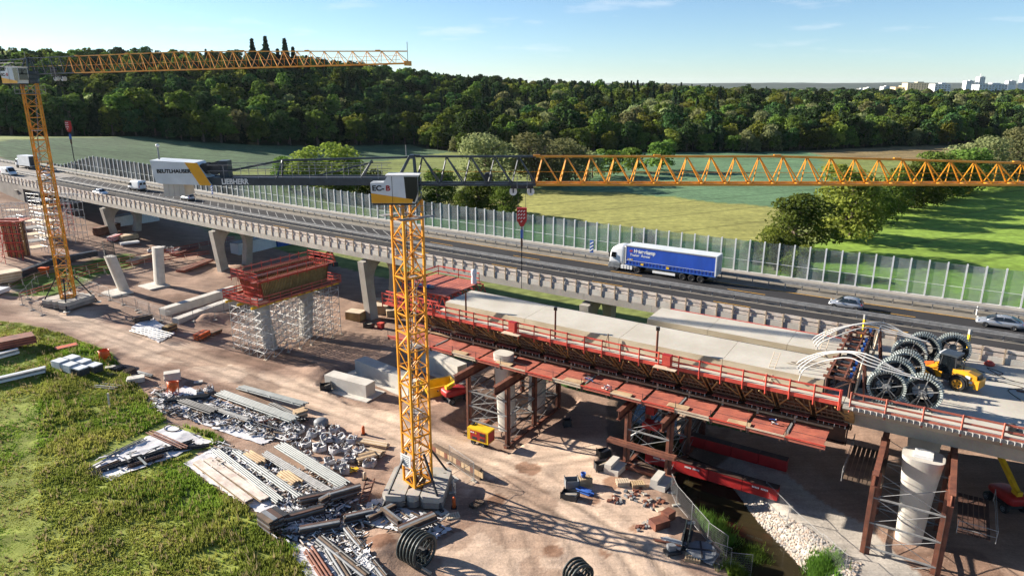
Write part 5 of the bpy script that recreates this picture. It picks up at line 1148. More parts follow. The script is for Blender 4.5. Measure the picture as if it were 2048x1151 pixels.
for px, py, h, i, lab in ((1950, 372, 92, 0, 'pale willow at the head of the stream line, leftmost of three'), (2000, 365, 82, 1, 'pale willow at the head of the stream line, middle of three'), (2040, 362, 98, 0, 'pale willow at the head of the stream line, cut by the picture edge')): fieldtree(px, py, h, 'willow', i, lab, 1.1, 'willow_tree')
for px, py, h, i, lab in ((975, 372, 98, 0, 'large pale willow behind the dark jib section, left of two'), (1075, 372, 98, 1, 'large pale willow behind the dark jib section, right of two'), (1130, 362, 80, 0, 'grey-green willow beside the leafless brown shrubs')): fieldtree(px, py, h, 'willow', i, lab, 1.25, 'willow_tree')
for px, py, h, k, i, lab in ((690, 392, 98, 'big', 1, 'yellow-green tree behind the counter-jib, taller of two'), (612, 385, 82, 'big', 1, 'yellow-green tree behind the counter-jib, smaller of two'), (660, 400, 52, 'big', 2, 'low bushy tree behind the barrier under the counter-jib'), (745, 408, 60, 'big', 0, 'dark bushy tree behind the barrier left of the crane cab'), (880, 418, 72, 'big', 0, 'dark spreading tree behind the barrier right of the crane cab'), (960, 428, 72, 'big', 0, 'dark round tree behind the barrier under the dark jib'), (930, 432, 48, 'big', 2, 'bright green bush behind the barrier under the dark jib'), (1010, 436, 66, 'big', 0, 'dark tree behind the barrier left of the hook block'), (580, 380, 60, 'big', 2, 'small light tree behind the barrier near the crane lettering'), (820, 425, 60, 'big', 2, 'green tree directly behind the crane mast beyond the barrier')): fieldtree(px, py, h, k, i, lab, 1.15)
for k, (px, py, h) in enumerate(((1150, 360, 52), (1185, 356, 46), (1110, 364, 44), (1220, 352, 50), (1265, 345, 48), (1320, 340, 56))): fieldtree(px, py, h, 'light', 2 if k < 3 else 1, ['grey shrub in the thicket right of the willows, nearest the jib joint', 'grey shrub in the thicket, second from the willows', 'grey shrub between the two willows and the thicket', 'green shrub at the end of the thicket by the crop field', 'low tree at the wood edge above the yellow jib', 'tree at the wood edge above the first yellow jib joint'][k], 1.2, 'shrub')
for k, (px, py, h) in enumerate(((1290, 505, 40), (1700, 560, 14), (1545, 540, 66), (1500, 522, 40), (1590, 552, 58))): fieldtree(px, py, h, 'big', k % 3, ['shrub behind the barrier beyond the truck roof', 'tiny bush in the bright field behind the barrier', 'leafy shrub filling the barrier panes below the round tree', 'low scrub behind the barrier left of the stream', 'scrub on the stream bank behind the barrier'][k], 1.3, 'shrub')
# stream-bank shrubs near the camera
for k, (px, py, h) in enumerate(((1425, 1062, 60), (1440, 1082, 52), (1500, 1125, 50), (1640, 1140, 38), (1482, 1150, 36))):
    p = gp(px, py); zc = p.y * CP + (CAM_H - p.z) * SP; q = np.stack([RNG.normal(p.x, .55, 420), RNG.normal(p.y, .55, 420), np.zeros(420)], 1); q[:, 2] = tz(q[:, 0], q[:, 1]) - .1
    o = link_mesh('bank_shrub', grass_mesh('bank_shrub', q, np.full(420, h / F_PX * zc * .55), REED, 5, .3, .6)); setp(o, ['tall green reeds on the left stream bank, upper clump', 'tall green reeds on the left stream bank, lower clump', 'green reeds at the bottom of the left stream bank', 'green weeds at the foot of the gravel bank', 'green weeds at the bottom edge beside the stream'][k], 'shrub')
# ================================================================== vehicles (local: +X forward, scale of the place)
VS = .92
def loft(st, name, mat, par, n_sub=1, nseg=None):
    """st: list of (x, half_width, z_low, z_high, round) -> closed rounded sections"""
    q = MB(); rr = []
    for x, hw, z0, z1, r in st:
        ch = min(r, hw * .9, (z1 - z0) * .45)
        rr.append([(x, -hw + ch * .3, z0), (x, hw - ch * .3, z0), (x, hw, z0 + ch * .6), (x, hw, z1 - ch), (x, hw - ch * .35, z1 - ch * .25), (x, hw - ch * 1.3, z1), (x, -hw + ch * 1.3, z1), (x, -hw + ch * .35, z1 - ch * .25), (x, -hw, z1 - ch), (x, -hw, z0 + ch * .6)])
    q.ring_loft(rr); o = q.build(name, mat, par, smooth=True, sub=n_sub); return o
def wheel(par, x, y, r, w, rim=STEEL, face=1):
    q = MB(); q.lathe([(r * .55, -w / 2), (r * .92, -w / 2), (r, -w / 2 + .05), (r, w / 2 - .05), (r * .92, w / 2), (r * .55, w / 2)], (x, y, r), 20, axis='y'); t = q.build('wheel', BLACK, par, auto=40)
    yy = y + face * (w / 2 - .03); q = MB(); q.lathe([(0, face * .03), (r * .16, face * .03), (r * .2, face * -.01), (r * .5, face * .0), (r * .6, face * .05), (r * .6, face * -.12)], (x, yy, r), 16, axis='y'); q.build('rim', rim, t, auto=40)
    for k in range(5):
        a = k * 2 * math.pi / 5 + .2; Bar(t, 'rim_gap', (x + r * .28 * math.cos(a), yy + face * .015, r + r * .28 * math.sin(a)), (x + r * .50 * math.cos(a), yy + face * .015, r + r * .50 * math.sin(a)), .012 if False else .10, .02, BLACK, up=(0, 1, 0))
    return t
def pane(par, name, pts, mat=GLASS_D, off=(0, 0, 0)):
    q = MB(); n = len(pts); P = [Vector(p) for p in pts]; nn = (P[1] - P[0]).cross(P[2] - P[0]).normalized() * .012
    q.add([p + nn for p in P] + [p - nn for p in P], [tuple(range(n)), tuple(range(2 * n - 1, n - 1, -1))] + [((i + 1) % n, i, i + n, (i + 1) % n + n) for i in range(n)]); return q.build(name, mat, par)
def car(label, s_, t, heading, paint, kind='hatch', sc=1.0):
    P = road(s_, t, rs(t)); o = thing('car', label, 'car', P, rang(s_) + (0 if heading > 0 else math.pi), 'cars on the motorway', local=True); o.scale = (VS * sc,) * 3
    if kind == 'hatch':
        L, W, H, wb = 3.85, .85, 1.50, 1.22
        loft([(-1.92, .62, .42, .80, .2), (-1.86, .76, .28, .92, .25), (-1.5, .84, .22, .98, .2), (-.6, .85, .20, .96, .2), (.5, .85, .20, .94, .2), (1.05, .83, .22, .90, .2), (1.6, .78, .24, .78, .25), (1.88, .66, .30, .62, .2), (1.94, .5, .36, .54, .1)], 'body', paint, o)
        cabst = [(-1.78, .66, .80, .98, .1), (-1.55, .70, .80, 1.34, .25), (-1.1, .68, .80, 1.49, .25), (-.3, .67, .80, 1.52, .25), (.25, .66, .80, 1.47, .25), (.85, .70, .80, 1.02, .15), (1.1, .7, .8, .9, .08)]
        wins = [[(.92, -.77, .93), (.30, -.70, 1.38), (-.30, -.70, 1.42), (-.30, -.80, .95)], [(-.38, -.80, .95), (-.38, -.70, 1.42), (-1.15, -.70, 1.38), (-1.32, -.80, .98)]]
        back = [(-1.84, -.55, .98), (-1.84, .55, .98), (-1.60, .55, 1.36), (-1.60, -.55, 1.36)]; front = [(1.06, -.62, .94), (1.06, .62, .94), (.34, .56, 1.42), (.34, -.56, 1.42)]
        lamps = [(-1.90, .62, .86)]; r = .30; hood = 1.9
    elif kind == 'sedan':
        L, W, H, wb = 4.65, .88, 1.45, 1.36
        loft([(-2.33, .62, .45, .80, .2), (-2.25, .78, .28, .96, .25), (-1.75, .87, .22, 1.0, .2), (-.6, .88, .20, .96, .2), (.7, .88, .20, .93, .2), (1.3, .86, .22, .88, .2), (1.95, .80, .24, .76, .25), (2.26, .68, .30, .62, .2), (2.33, .5, .36, .54, .1)], 'body', paint, o)
        cabst = [(-1.95, .66, .80, 1.0, .1), (-1.45, .70, .80, 1.22, .2), (-.9, .69, .80, 1.42, .25), (-.2, .68, .80, 1.46, .25), (.4, .67, .80, 1.39, .25), (1.1, .72, .80, .98, .15), (1.3, .7, .8, .86, .08)]
        wins = [[(1.02, -.80, .93), (.45, -.71, 1.31), (-.25, -.71, 1.37), (-.25, -.82, .95)], [(-.33, -.82, .95), (-.33, -.71, 1.37), (-.95, -.72, 1.32), (-1.55, -.82, 1.0)]]
        back = [(-1.98, -.58, 1.0), (-1.98, .58, 1.0), (-1.05, .56, 1.38), (-1.05, -.56, 1.38)]; front = [(1.30, -.64, .90), (1.30, .64, .90), (.50, .57, 1.36), (.50, -.57, 1.36)]
        lamps = [(-2.32, .62, .84)]; r = .31; hood = 2.25
    loft(cabst, 'roof', paint, o)
    for w_ in wins:
        for sg in (-1, 1): pane(o, 'side_window', [(x, y * -sg * 1.0, z) for x, y, z in (w_ if sg < 0 else w_[::-1])])
    pane(o, 'rear_window', back); pane(o, 'windscreen', front)
    for sg in (-1, 1):
        for x in (-wb, wb): wheel(o, x, sg * (W - .10), r, .2, STEEL, sg)
        Box(o, 'tail_lamp', (lamps[0][0] + .03, sg * .66, lamps[0][2]), (.08, .22, .2), RED_D); Box(o, 'headlamp', (hood - .10, sg * .60, .68), (.16, .26, .14), WHITE); Box(o, 'wing_mirror', (.72, sg * .95, .98), (.14, .16, .12), paint)
    Box(o, 'rear_bumper_strip', (-hood - .02, 0, .40), (.08, 1.1, .12), GREYP); Box(o, 'number_plate', (-hood - .05, 0, .62), (.03, .5, .11), WHITE); Bar(o, 'sill_strip', (-.9, -W - .0, .30), (.9, -W - .0, .30), .03, .07, GREYP)
    return o
car('silver hatchback in the lane beside the median rail, right of the blue truck', 35.6, 7.3, -1, CARSILV, 'hatch'); car('silver saloon at the right end of the motorway', 50.2, 6.0, -1, CARSILV, 'sedan')
car('white car driving right in the near carriageway behind the parapet', -114.5, 13.6, 1, CARWHITE, 'sedan'); car('silver-grey car with dark rear beside the hatched markings', -93.0, 6.6, -1, CARSILV, 'hatch'); car('white car partly hidden by the left crane mast', -149.5, 8.4, 1, CARWHITE, 'hatch')
def van(label, s_, t, heading):
    P = road(s_, t, rs(t)); o = thing('van', label, 'van', P, rang(s_) + (0 if heading > 0 else math.pi), 'white vans on the motorway', local=True); o.scale = (VS,) * 3
    loft([(-2.75, .92, .40, 2.35, .12), (-2.70, .97, .36, 2.48, .2), (.5, .98, .36, 2.50, .22), (1.05, .97, .36, 2.42, .3), (1.75, .95, .36, 1.55, .25), (2.1, .93, .36, 1.18, .2), (2.65, .86, .38, .98, .25), (2.78, .7, .45, .85, .1)], 'body', CARWHITE, o)
    pane(o, 'windscreen', [(2.0, -.78, 1.30), (2.0, .78, 1.30), (1.22, .72, 2.28), (1.22, -.72, 2.28)])
    for sg in (-1, 1):
        w_ = [(1.75, sg * .975, 1.25), (1.15, sg * .965, 1.95), (.55, sg * .99, 1.95), (.55, sg * .995, 1.25)]; pane(o, 'side_window', w_ if sg > 0 else w_[::-1]); pane(o, 'rear_door_window', [(-2.765, sg * .12, 1.45), (-2.765, sg * .78, 1.45), (-2.765, sg * .74, 2.05), (-2.765, sg * .12, 2.05)])
        for x in (-1.65, 1.75): wheel(o, x, sg * .86, .35, .24, GREYP, sg)
        Box(o, 'tail_lamp', (-2.76, sg * .88, 1.1), (.06, .12, .5), RED_D); Box(o, 'headlamp', (2.62, sg * .66, .88), (.2, .3, .2), WHITE); Box(o, 'wing_mirror', (1.5, sg * 1.12, 1.35), (.15, .2, .3), BLACK)
    Box(o, 'rear_bumper', (-2.80, 0, .45), (.14, 1.8, .2), STEEL_D); Box(o, 'front_bumper', (2.72, 0, .50), (.2, 1.6, .28), STEEL_D); Bar(o, 'door_seam', (-2.775, 0, .6), (-2.775, 0, 2.3), .02, .02, GREYP); Bar(o, 'side_strip', (-2.4, -.99, .75), (2.0, -.985, .75), .03, .12, GREYP)
van('white panel van seen from behind on the hatched lane', -113.5, 5.9, -1); van('white panel van driving right at the far left end of the motorway', -158.5, 12.8, 1)
# --- articulated truck
def truck():
    P = road(12.6, 5.05, rs(5)); o = thing('articulated_truck', 'blue curtain-side articulated truck with white cab driving left', 'truck', P, rang(12.6) + math.pi, None, local=True); o.scale = (VS,) * 3
    # trailer x -8.4 .. 5.2, cab 5.3 .. 7.9
    x0, x1 = -8.3, 5.2; zf, zt = 1.22, 3.98
    bd = Box(o, 'curtain_body', ((x0 + x1) / 2, 0, (zf + zt) / 2), (x1 - x0 - .10, 2.44, zt - zf), BLUE_CURT)
    tr = Box(o, 'trailer_roof', ((x0 + x1) / 2, 0, zt + .035), (x1 - x0, 2.52, .07), CRANE_W)
    Box(o, 'front_wall', (x1 - .02, 0, (zf + zt) / 2), (.08, 2.5, zt - zf), WHITE); dr = Box(o, 'rear_doors', (x0 + .02, 0, (zf + zt) / 2), (.08, 2.5, zt - zf), WHITE)
    Bar(o, 'door_seam', (x0 - .03, 0, zf), (x0 - .03, 0, zt), .02, .03, GREYP)
    for sg in (-1, 1):
        for y in (.35, .75): Tube(o, 'door_rod', (x0 - .05, sg * y, zf + .05), (x0 - .05, sg * y, zt - .05), .025, STEEL)
        Bar(o, 'corner_post', (x0 + .08, sg * 1.24, zf), (x0 + .08, sg * 1.24, zt), .09, .16, WHITE); Bar(o, 'roof_rail', (x0, sg * 1.25, zt - .06), (x1, sg * 1.25, zt - .06), .05, .14, STEEL); Bar(o, 'side_rail', (x0, sg * 1.24, zf - .06), (x1, sg * 1.24, zf - .06), .08, .16, BLUE)
        for k in range(26): Box(o, 'curtain_strap', (x0 + .45 + k * .515, sg * 1.255, zf + .25), (.05, .03, .62), STEEL_BLUE)
        Bar(o, 'pale_seam', (x0 + .2, sg * 1.235, zf + .58), (x1 - .1, sg * 1.235, zf + .58), .02, .04, CRANE_W)
        for x in (-1.2, 1.9, -4.6): pass
        for x in (2.55, -1.35): Box(o, 'orange_plate', (x, sg * 1.275, zf + .22), (.42, .03, .30), YELLOW)
        for x in (-6.2, -4.9, -3.6): wheel(o, x, sg * 1.05, .5, .38, STEEL_D, sg)
        for x in (3.3, 6.7): wheel(o, x, sg * 1.03, .5, .34 if x > 5 else .5, STEEL_D, sg)
        Bar(o, 'white_side_guard', (-2.5, sg * 1.22, .62), (.9, sg * 1.22, .62), .05, .36, WHITE); Bar(o, 'white_tank', (4.1, sg * 1.05, .72), (5.9, sg * 1.05, .72), .45, .55, WHITE)
        for x in (4.55, 5.0, 5.45): Bar(o, 'tank_strap', (x, sg * 1.285, .45), (x, sg * 1.285, 1.0), .03, .02, GREYP)
    Bar(o, 'chassis', (x0 + .4, 0, .95), (7.4, 0, .95), .9, .30, STEEL_D); Box(o, 'underrun_bar', (x0 + .1, 0, .55), (.1, 2.3, .16), STEEL_D)
    # cab
    cab = loft([(5.45, 1.16, 1.0, 3.55, .15), (5.5, 1.2, .95, 3.82, .25), (6.3, 1.22, .95, 3.88, .3), (7.1, 1.22, .95, 3.72, .3), (7.62, 1.18, .95, 3.15, .25), (7.78, 1.16, .95, 2.3, .2), (7.85, 1.14, .5, 1.5, .2)], 'cab', CARWHITE, o)
    Box(cab, 'lower_skirt', (7.0, 0, .82), (1.72, 2.42, .75), GREYP); Box(cab, 'bumper', (7.85, 0, .55), (.25, 2.4, .5), GREYP)
    pane(cab, 'windscreen', [(7.84, -1.02, 2.05), (7.84, 1.02, 2.05), (7.62, .98, 2.98), (7.62, -.98, 2.98)])
    for sg in (-1, 1):
        w_ = [(7.55, sg * 1.215, 2.0), (7.42, sg * 1.215, 2.75), (6.75, sg * 1.235, 2.75), (6.75, sg * 1.235, 1.95)]; pane(cab, 'side_window', w_ if sg > 0 else w_[::-1]); Box(cab, 'mirror', (7.72, sg * 1.42, 2.4), (.15, .22, .8), BLACK); Box(cab, 'door_handle', (6.85, sg * 1.235, 1.75), (.22, .03, .08), BLACK); Box(cab, 'headlamp', (7.93, sg * .9, .95), (.08, .35, .2), WHITE); Bar(cab, 'side_fairing', (5.35, sg * 1.2, 1.2), (5.35, sg * 1.2, 3.7), .28, .06, GREYP, up=(0, 1, 0))
    pane(cab, 'sun_visor', [(7.80, -1.1, 3.02), (7.80, 1.1, 3.02), (7.62, 1.1, 3.12), (7.62, -1.1, 3.12)], GREYP); Box(cab, 'wheel_arch', (6.7, 1.0, .98), (1.25, .5, .12), GREYP); Box(cab, 'wheel_arch', (6.7, -1.0, .98), (1.25, .5, .12), GREYP)
    # lettering on the side facing the camera (local +Y)
    rz = math.pi
    text(bd, 'company_lettering', 'Heisterkamp', (3.95, 1.23, 3.05), math.pi / 2, rz, .74, WHITE, bold=.022, shear=.12, sx=.86); text(bd, 'company_line', 'Trailer  Rental', (4.55, 1.23, 2.52), math.pi / 2, rz, .48, WHITE, bold=.006, shear=.12, sx=1.12)
    for k in range(3): Bar(bd, 'red_emblem_stroke', (4.62 - .16 * k, 1.235, 3.14), (4.42 - .14 * k, 1.235, 3.38), .03, .10, RED_S)
    for k in range(3): Box(bd, 'small_decal', (4.75 - .28 * k, 1.235, 1.98), (.2, .02, .18), [YELLOW, WHITE, YELLOW][k])
    return o
trk = truck()
for ch in list(trk.children):   # decals were placed in truck coordinates: hang them on the unscaled truck
    if ch.name.startswith('curtain_body'):
        for d in list(ch.children): d.parent = trk
# box truck far left
P = road(-168, 4.4, rs(4)); bt = thing('box_truck', 'pale box truck with dark rear standing at the far left of the motorway', 'truck', P, rang(-168) + math.pi, None, local=True)
Box(bt, 'box_body', (-1.5, 0, 2.2), (6.0, 2.4, 2.6), CRANE_W); Box(bt, 'rear_shutter', (-4.52, 0, 2.2), (.06, 2.2, 2.4), STEEL_D); loft([(1.7, 1.1, .6, 2.6, .2), (2.6, 1.12, .6, 2.7, .3), (3.5, 1.08, .6, 2.3, .3), (3.8, 1.0, .6, 1.3, .2)], 'cab', CARWHITE, bt); Bar(bt, 'chassis', (-4.3, 0, .7), (3.4, 0, .7), .8, .3, STEEL_D)
for sg in (-1, 1):
    for x in (-3.0, 2.6): wheel(bt, x, sg * 1.0, .45, .3, STEEL_D, sg)
    w_ = [(3.3, sg * 1.1, 1.6), (3.0, sg * 1.1, 2.3), (2.2, sg * 1.12, 2.3), (2.2, sg * 1.12, 1.6)]; pane(bt, 'side_window', w_ if sg > 0 else w_[::-1])
# --- wheel loader on the deck
P = nr(46.0, 24.9, 0); lo = thing('wheel_loader', 'yellow wheel loader with dark glazed cab parked on the new deck', 'loader', P, R(128), None, local=True)
for x, y in ((1.35, .85), (1.35, -.85), (-1.15, .85), (-1.15, -.85)):
    t_ = wheel(lo, x, y, .66, .46, LOADER_Y, 1 if y > 0 else -1)
q = MB(); q.ring_loft([[(-2.45, -.62, .75), (-2.45, .62, .75), (-2.35, .60, 1.55), (-2.35, -.60, 1.55)], [(-1.9, -.72, .62), (-1.9, .72, .62), (-1.7, .70, 1.78), (-1.7, -.70, 1.78)], [(-.55, -.75, .62), (-.55, .75, .62), (-.55, .72, 1.72), (-.55, -.72, 1.72)]]); q.build('engine_hood', LOADER_Y, lo)
Box(lo, 'counterweight', (-2.45, 0, .85), (.35, 1.5, .75), LOADER_Y); Box(lo, 'grille', (-2.3, 0, 1.3), (.35, .9, .5), STEEL_D); Box(lo, 'front_frame', (1.0, 0, .85), (1.3, .8, .6), LOADER_Y); Box(lo, 'rear_frame', (-.6, 0, .7), (1.8, 1.0, .4), STEEL_D)
q = MB(); q.ring_loft([[(-.75, -.68, 1.2), (.55, -.68, 1.2), (.55, .68, 1.2), (-.75, .68, 1.2)], [(-.72, -.66, 2.0), (.62, -.66, 2.0), (.62, .66, 2.0), (-.72, .66, 2.0)], [(-.6, -.58, 2.72), (.42, -.58, 2.72), (.42, .58, 2.72), (-.6, .58, 2.72)]]); cb_ = q.build('cab', GLASS_D, lo)
for x, y in ((-.75, -.68), (.56, -.68), (.56, .68), (-.75, .68)): Bar(cb_, 'pillar', (x, y, 1.15), (x * .78 - .02, y * .86, 2.74), .08, .08, STEEL_D)
Box(cb_, 'cab_roof', (-.1, 0, 2.80), (1.35, 1.40, .16), STEEL_BLUE); Box(cb_, 'sun_shade', (.62, 0, 2.78), (.25, 1.2, .1), WHITE)
for sg in (-1, 1):
    for k in range(5):
        a0, a1 = math.pi * (k / 5), math.pi * ((k + 1) / 5); Bar(lo, 'mudguard', (-1.15 + .78 * math.cos(a0), sg * .85, .66 + .78 * math.sin(a0)), (-1.15 + .78 * math.cos(a1), sg * .85, .66 + .78 * math.sin(a1)), .5, .05, STEEL_D)
    Bar(lo, 'lift_arm', (.75, sg * .38, 1.65), (2.15, sg * .38, .75), .14, .26, LOADER_Y); Bar(lo, 'lift_cylinder', (1.0, sg * .2, .9), (1.9, sg * .3, .9), .1, .1, STEEL)
Bar(lo, 'tilt_link', (1.2, 0, 1.55), (2.25, 0, 1.2), .2, .24, ORANGE); Bar(lo, 'quick_hitch', (2.3, -.5, .75), (2.3, .5, .75), .16, .6, LOADER_Y)
for sg in (-1, 1): Bar(lo, 'fork', (2.35, sg * .4, .12), (3.4, sg * .4, .10), .12, .06, STEEL_D)
Box(lo, 'decal', (-1.75, .735, 1.3), (.35, .02, .3), WHITE); Box(lo, 'decal', (-2.0, .70, .95), (.25, .06, .2), WHITE); Tube(lo, 'exhaust', (-1.2, .3, 1.7), (-1.2, .3, 2.4), .05, STEEL_D)
# ================================================================== shoring towers
def rodx(par, a, b_, c, d, r=.028, mat=STEEL): Tube(par, 'tie_rod', a, c, r, mat); Tube(par, 'tie_rod', b_, d, r, mat)
def tower(label, ss, ts, zb, zt, post=.38, lev=3, mat=RUST, heads=True):
    o = thing('shoring_tower', label, 'shoring tower', road(ss[0], ts[0]).xy.to_3d() + Vector((0, 0, zb)))
    def Q(s_, t, z): p = road(s_, t); return Vector((p.x, p.y, z))
    for s_ in ss:
        for t in ts:
            for dx_ in (-.15, .15): Bar(o, 'post_flange', Q(s_ + dx_, t, zb), Q(s_ + dx_, t, zt), .05, post, mat, up=Q(1, 0, 0) - Q(0, 0, 0))
            Bar(o, 'post', Q(s_, t, zb), Q(s_, t, zt), .28, .05, RUST_D, up=Q(1, 0, 0) - Q(0, 0, 0))
            Box(o, 'base_plate', Q(s_, t, zb + .04), (.7, .7, .08), RUST_D, rang(s_))
        Bar(o, 'ground_beam', Q(s_, ts[0] + .5, zb - .12), Q(s_, ts[-1] - .5, zb - .12), .34, .34, mat)
        for k in range(1, lev):
            z = zb + (zt - zb) * k / lev
            for t0, t1 in zip(ts[:-1], ts[1:]): Bar(o, 'strut', Q(s_, t0, z), Q(s_, t1, z), .11, .13, RUST_D if k % 2 else STEEL)
        for k in range(lev):
            z0, z1 = zb + (zt - zb) * k / lev, zb + (zt - zb) * (k + 1) / lev
            for t0, t1 in zip(ts[:-1], ts[1:]): rodx(o, Q(s_, t0, z0), Q(s_, t1, z0), Q(s_, t1, z1), Q(s_, t0, z1))
    for t in ts:
        for k in range(1, lev): z = zb + (zt - zb) * k / lev; Bar(o, 'strut', Q(ss[0], t, z), Q(ss[-1], t, z), .11, .13, STEEL)
        for k in range(lev):
            z0, z1 = zb + (zt - zb) * k / lev, zb + (zt - zb) * (k + 1) / lev; rodx(o, Q(ss[0], t, z0), Q(ss[-1], t, z0), Q(ss[-1], t, z1), Q(ss[0], t, z1))
    if heads:
        for s_ in ss:
            for dz_, h_, w_ in ((.0, .06, .42), (.45, .9, .05), (.9, .06, .42)): Bar(o, 'head_beam', Q(s_, ts[0] + 2.4, zt + dz_), Q(s_, ts[-1] - 1.5, zt + dz_), w_, h_, mat if dz_ != .45 else RUST)
    return o
tower('rust-brown shoring tower around the pier behind the yellow generator', (3.6, 8.6), (36.4, 31.0, 25.6), -.75, 6.0, lev=4)
t2 = tower('rust-brown shoring tower with double red-brown sills beside the stream', (21.2, 25.4), (34.6, 29.4, 24.4), .1, 6.0, lev=3)
def Q2(s_, t, z): p = road(s_, t); return Vector((p.x, p.y, z))
for z in (.35, 2.6):
    for dt in (-.2, .2): Bar(t2, 'sill_beam', Q2(19.4, 35.0 + dt, z), Q2(26.2, 35.0 + dt, z), .30, .34, RUST)
for s_ in (21.0, 25.6): Box(t2, 'red_shoe', Q2(s_, 35.0, .04), (1.3, .5, .26), RED_S, rang(23))
Box(t2, 'red_jack_frame', Q2(23.2, 33.6, 4.6), (1.5, 1.2, .5), RED_D, rang(23)); Box(t2, 'red_jack_frame', Q2(22.0, 30.6, 4.9), (.9, 1.0, 1.2), RED_D, rang(23)); Bar(t2, 'white_strut', Q2(21.3, 34.4, 3.1), Q2(23.6, 33.2, 5.0), .12, .12, WHITE)
for s_, t in ((20.7, 36.2), (25.4, 36.4)):
    o = thing('concrete_footing', ['notched concrete footing under the left end of the double sill', 'notched concrete footing under the stream end of the double sill'][s_ > 22], 'footing', Q2(s_, t, tzf(*Q2(s_, t, 0)[:2])))
    g_ = tzf(*Q2(s_, t, 0)[:2]) - .15; Box(o, 'plinth', Q2(s_, t - .2, g_ + .35), (1.5, 2.0, .7), CONC_LIGHT, rang(s_)); Box(o, 'upstand', Q2(s_ - .35, t - .2, g_ + .85), (.7, 2.0, .5), CONC_LIGHT, rang(s_))
tower('tall shoring tower wrapped round the right-hand pier with crossed tie rods', (42.4, 47.2), (36.6, 30.2), -1.6, 7.3, lev=4)
pl_ = thing('tower_platform', 'dark access platform with mesh sides around the right-hand pier', 'platform', Q2(44, 34, 4.5))
for j in range(8): Bar(pl_, 'plank', Q2(40.2 + j * .35, 35.5, 5.4), Q2(40.2 + j * .35, 29, 5.4), .3, .05, TIMB_D)
for j in range(6): Bar(pl_, 'plank', Q2(48.2 + j * .35, 36.2, 3.9), Q2(48.2 + j * .35, 30, 3.9), .3, .05, RUST_D)
for s_, t, z in ((40, 36, 5.4), (40, 29, 5.4), (50.4, 36.4, 3.9), (50.4, 30, 3.9), (48, 36.4, 3.9)): Tube(pl_, 'rail_post', Q2(s_, t, z), Q2(s_, t, z + 1.1), .03, STEEL)
for z in (.5, 1.05): Tube(pl_, 'rail', Q2(40, 36, 5.4 + z), Q2(40, 29, 5.4 + z), .025, STEEL); Tube(pl_, 'rail', Q2(50.4, 36.4, 3.9 + z), Q2(50.4, 30, 3.9 + z), .025, STEEL); Tube(pl_, 'rail', Q2(48, 36.4, 3.9 + z), Q2(50.4, 36.4, 3.9 + z), .025, STEEL)
# red girders over the stream
for i, (s0, s1, t, lab) in enumerate(((22.5, 35.0, 32.6, 'long red box girder with white lettering bridging the stream, nearer one'), (24.0, 34.6, 27.0, 'long red box girder bridging the stream under the deck, farther one'))):
    o = thing('red_girder', lab, 'girder', Q2(s0, t, 0)); n = 4
    for k in range(n):
        a, b_ = s0 + (s1 - s0) * k / n, s0 + (s1 - s0) * (k + 1) / n - .04; w = Bar(o, 'girder_box', Q2(a, t, .65), Q2(b_, t, .65), .75, 1.15, RED_D); Bar(o, 'top_plate', Q2(a, t, 1.26), Q2(b_, t, 1.26), .85, .06, RUST_D)
        if i == 0 and k != 2:
            for j in range(11):
                if j != 5: Box(o, 'letter_mark', Q2(a + .9 + j * .13, t + .385, .85), (.085, .02, .17), WHITE, rang(a))
# ================================================================== pier head in formwork with scaffold
ph = thing('pier_head_formwork', 'red and olive formwork box on a red railed platform over the scaffolded pier', 'formwork', Q2(-34, 29, 0))
bb = [(-36.2, 34.6), (-32.2, 34.6), (-32.2, 23.6), (-36.2, 23.6)]; tb = [(-36.4, 35.2), (-32.0, 35.2), (-32.0, 23.1), (-36.4, 23.1)]
q = MB(); zb_, zt_ = 8.05, 10.9
for i in range(4):
    a0, a1, c0, c1 = bb[i], bb[(i + 1) % 4], tb[i], tb[(i + 1) % 4]; q.add([Q2(*a0, zb_), Q2(*a1, zb_), Q2(*c1, zt_), Q2(*c0, zt_)], [(0, 1, 2, 3)])
q.add([Q2(*p, 8.4) for p in bb], [(0, 1, 2, 3)]); q.build('sheathing', PLY_GREEN, ph)
def lerp2(a, b_, u): return (a[0] + (b_[0] - a[0]) * u, a[1] + (b_[1] - a[1]) * u)
for i, n in ((0, 14), (1, 46), (3, 40), (2, 10)):
    for k in range(n + 1):
        u = k / n; p0 = lerp2(bb[i], bb[(i + 1) % 4], u); p1 = lerp2(tb[i], tb[(i + 1) % 4], u)
        Bar(ph, 'stud', Q2(*p0, zb_ - .05), Q2(*p1, zt_ + .05), .09, .14, TIMB_Y if i in (1, 3) else RED_S)
for z in (.18, .5, .86):
    for i in range(4):
        p0 = lerp2(bb[i], tb[i], z); p1 = lerp2(bb[(i + 1) % 4], tb[(i + 1) % 4], z); zz = zb_ + (zt_ - zb_) * z
        if i in (0, 2) or z > .8: Bar(ph, 'waler', Q2(*p0, zz), Q2(*p1, zz), .22, .2, RED_S)
ot = [(-37.0, 35.9), (-31.4, 35.9), (-31.4, 22.6), (-37.0, 22.6)]
for i in range(4):
    for z in (11.0, 11.55, 11.95) if i % 2 == 0 else (11.0, 11.7): Bar(ph, 'top_guard_board', Q2(*ot[i], z), Q2(*ot[(i + 1) % 4], z), .04, .15, RED_S if i % 2 == 0 else RED_W)
    n = 8 if i % 2 else 4
    for k in range(n): p = lerp2(ot[i], ot[(i + 1) % 4], k / n); Bar(ph, 'guard_post', Q2(*p, 10.3), Q2(*p, 12.05), .08, .08, RED_S)
for t in np.arange(22.4, 36.9, .5):
    for s_ in (-36.7, -31.7): Bar(ph, 'walkway_plank', Q2(s_ - .3, t, 10.86), Q2(s_ + .4, t, 10.86), .44, .05, RED_W)
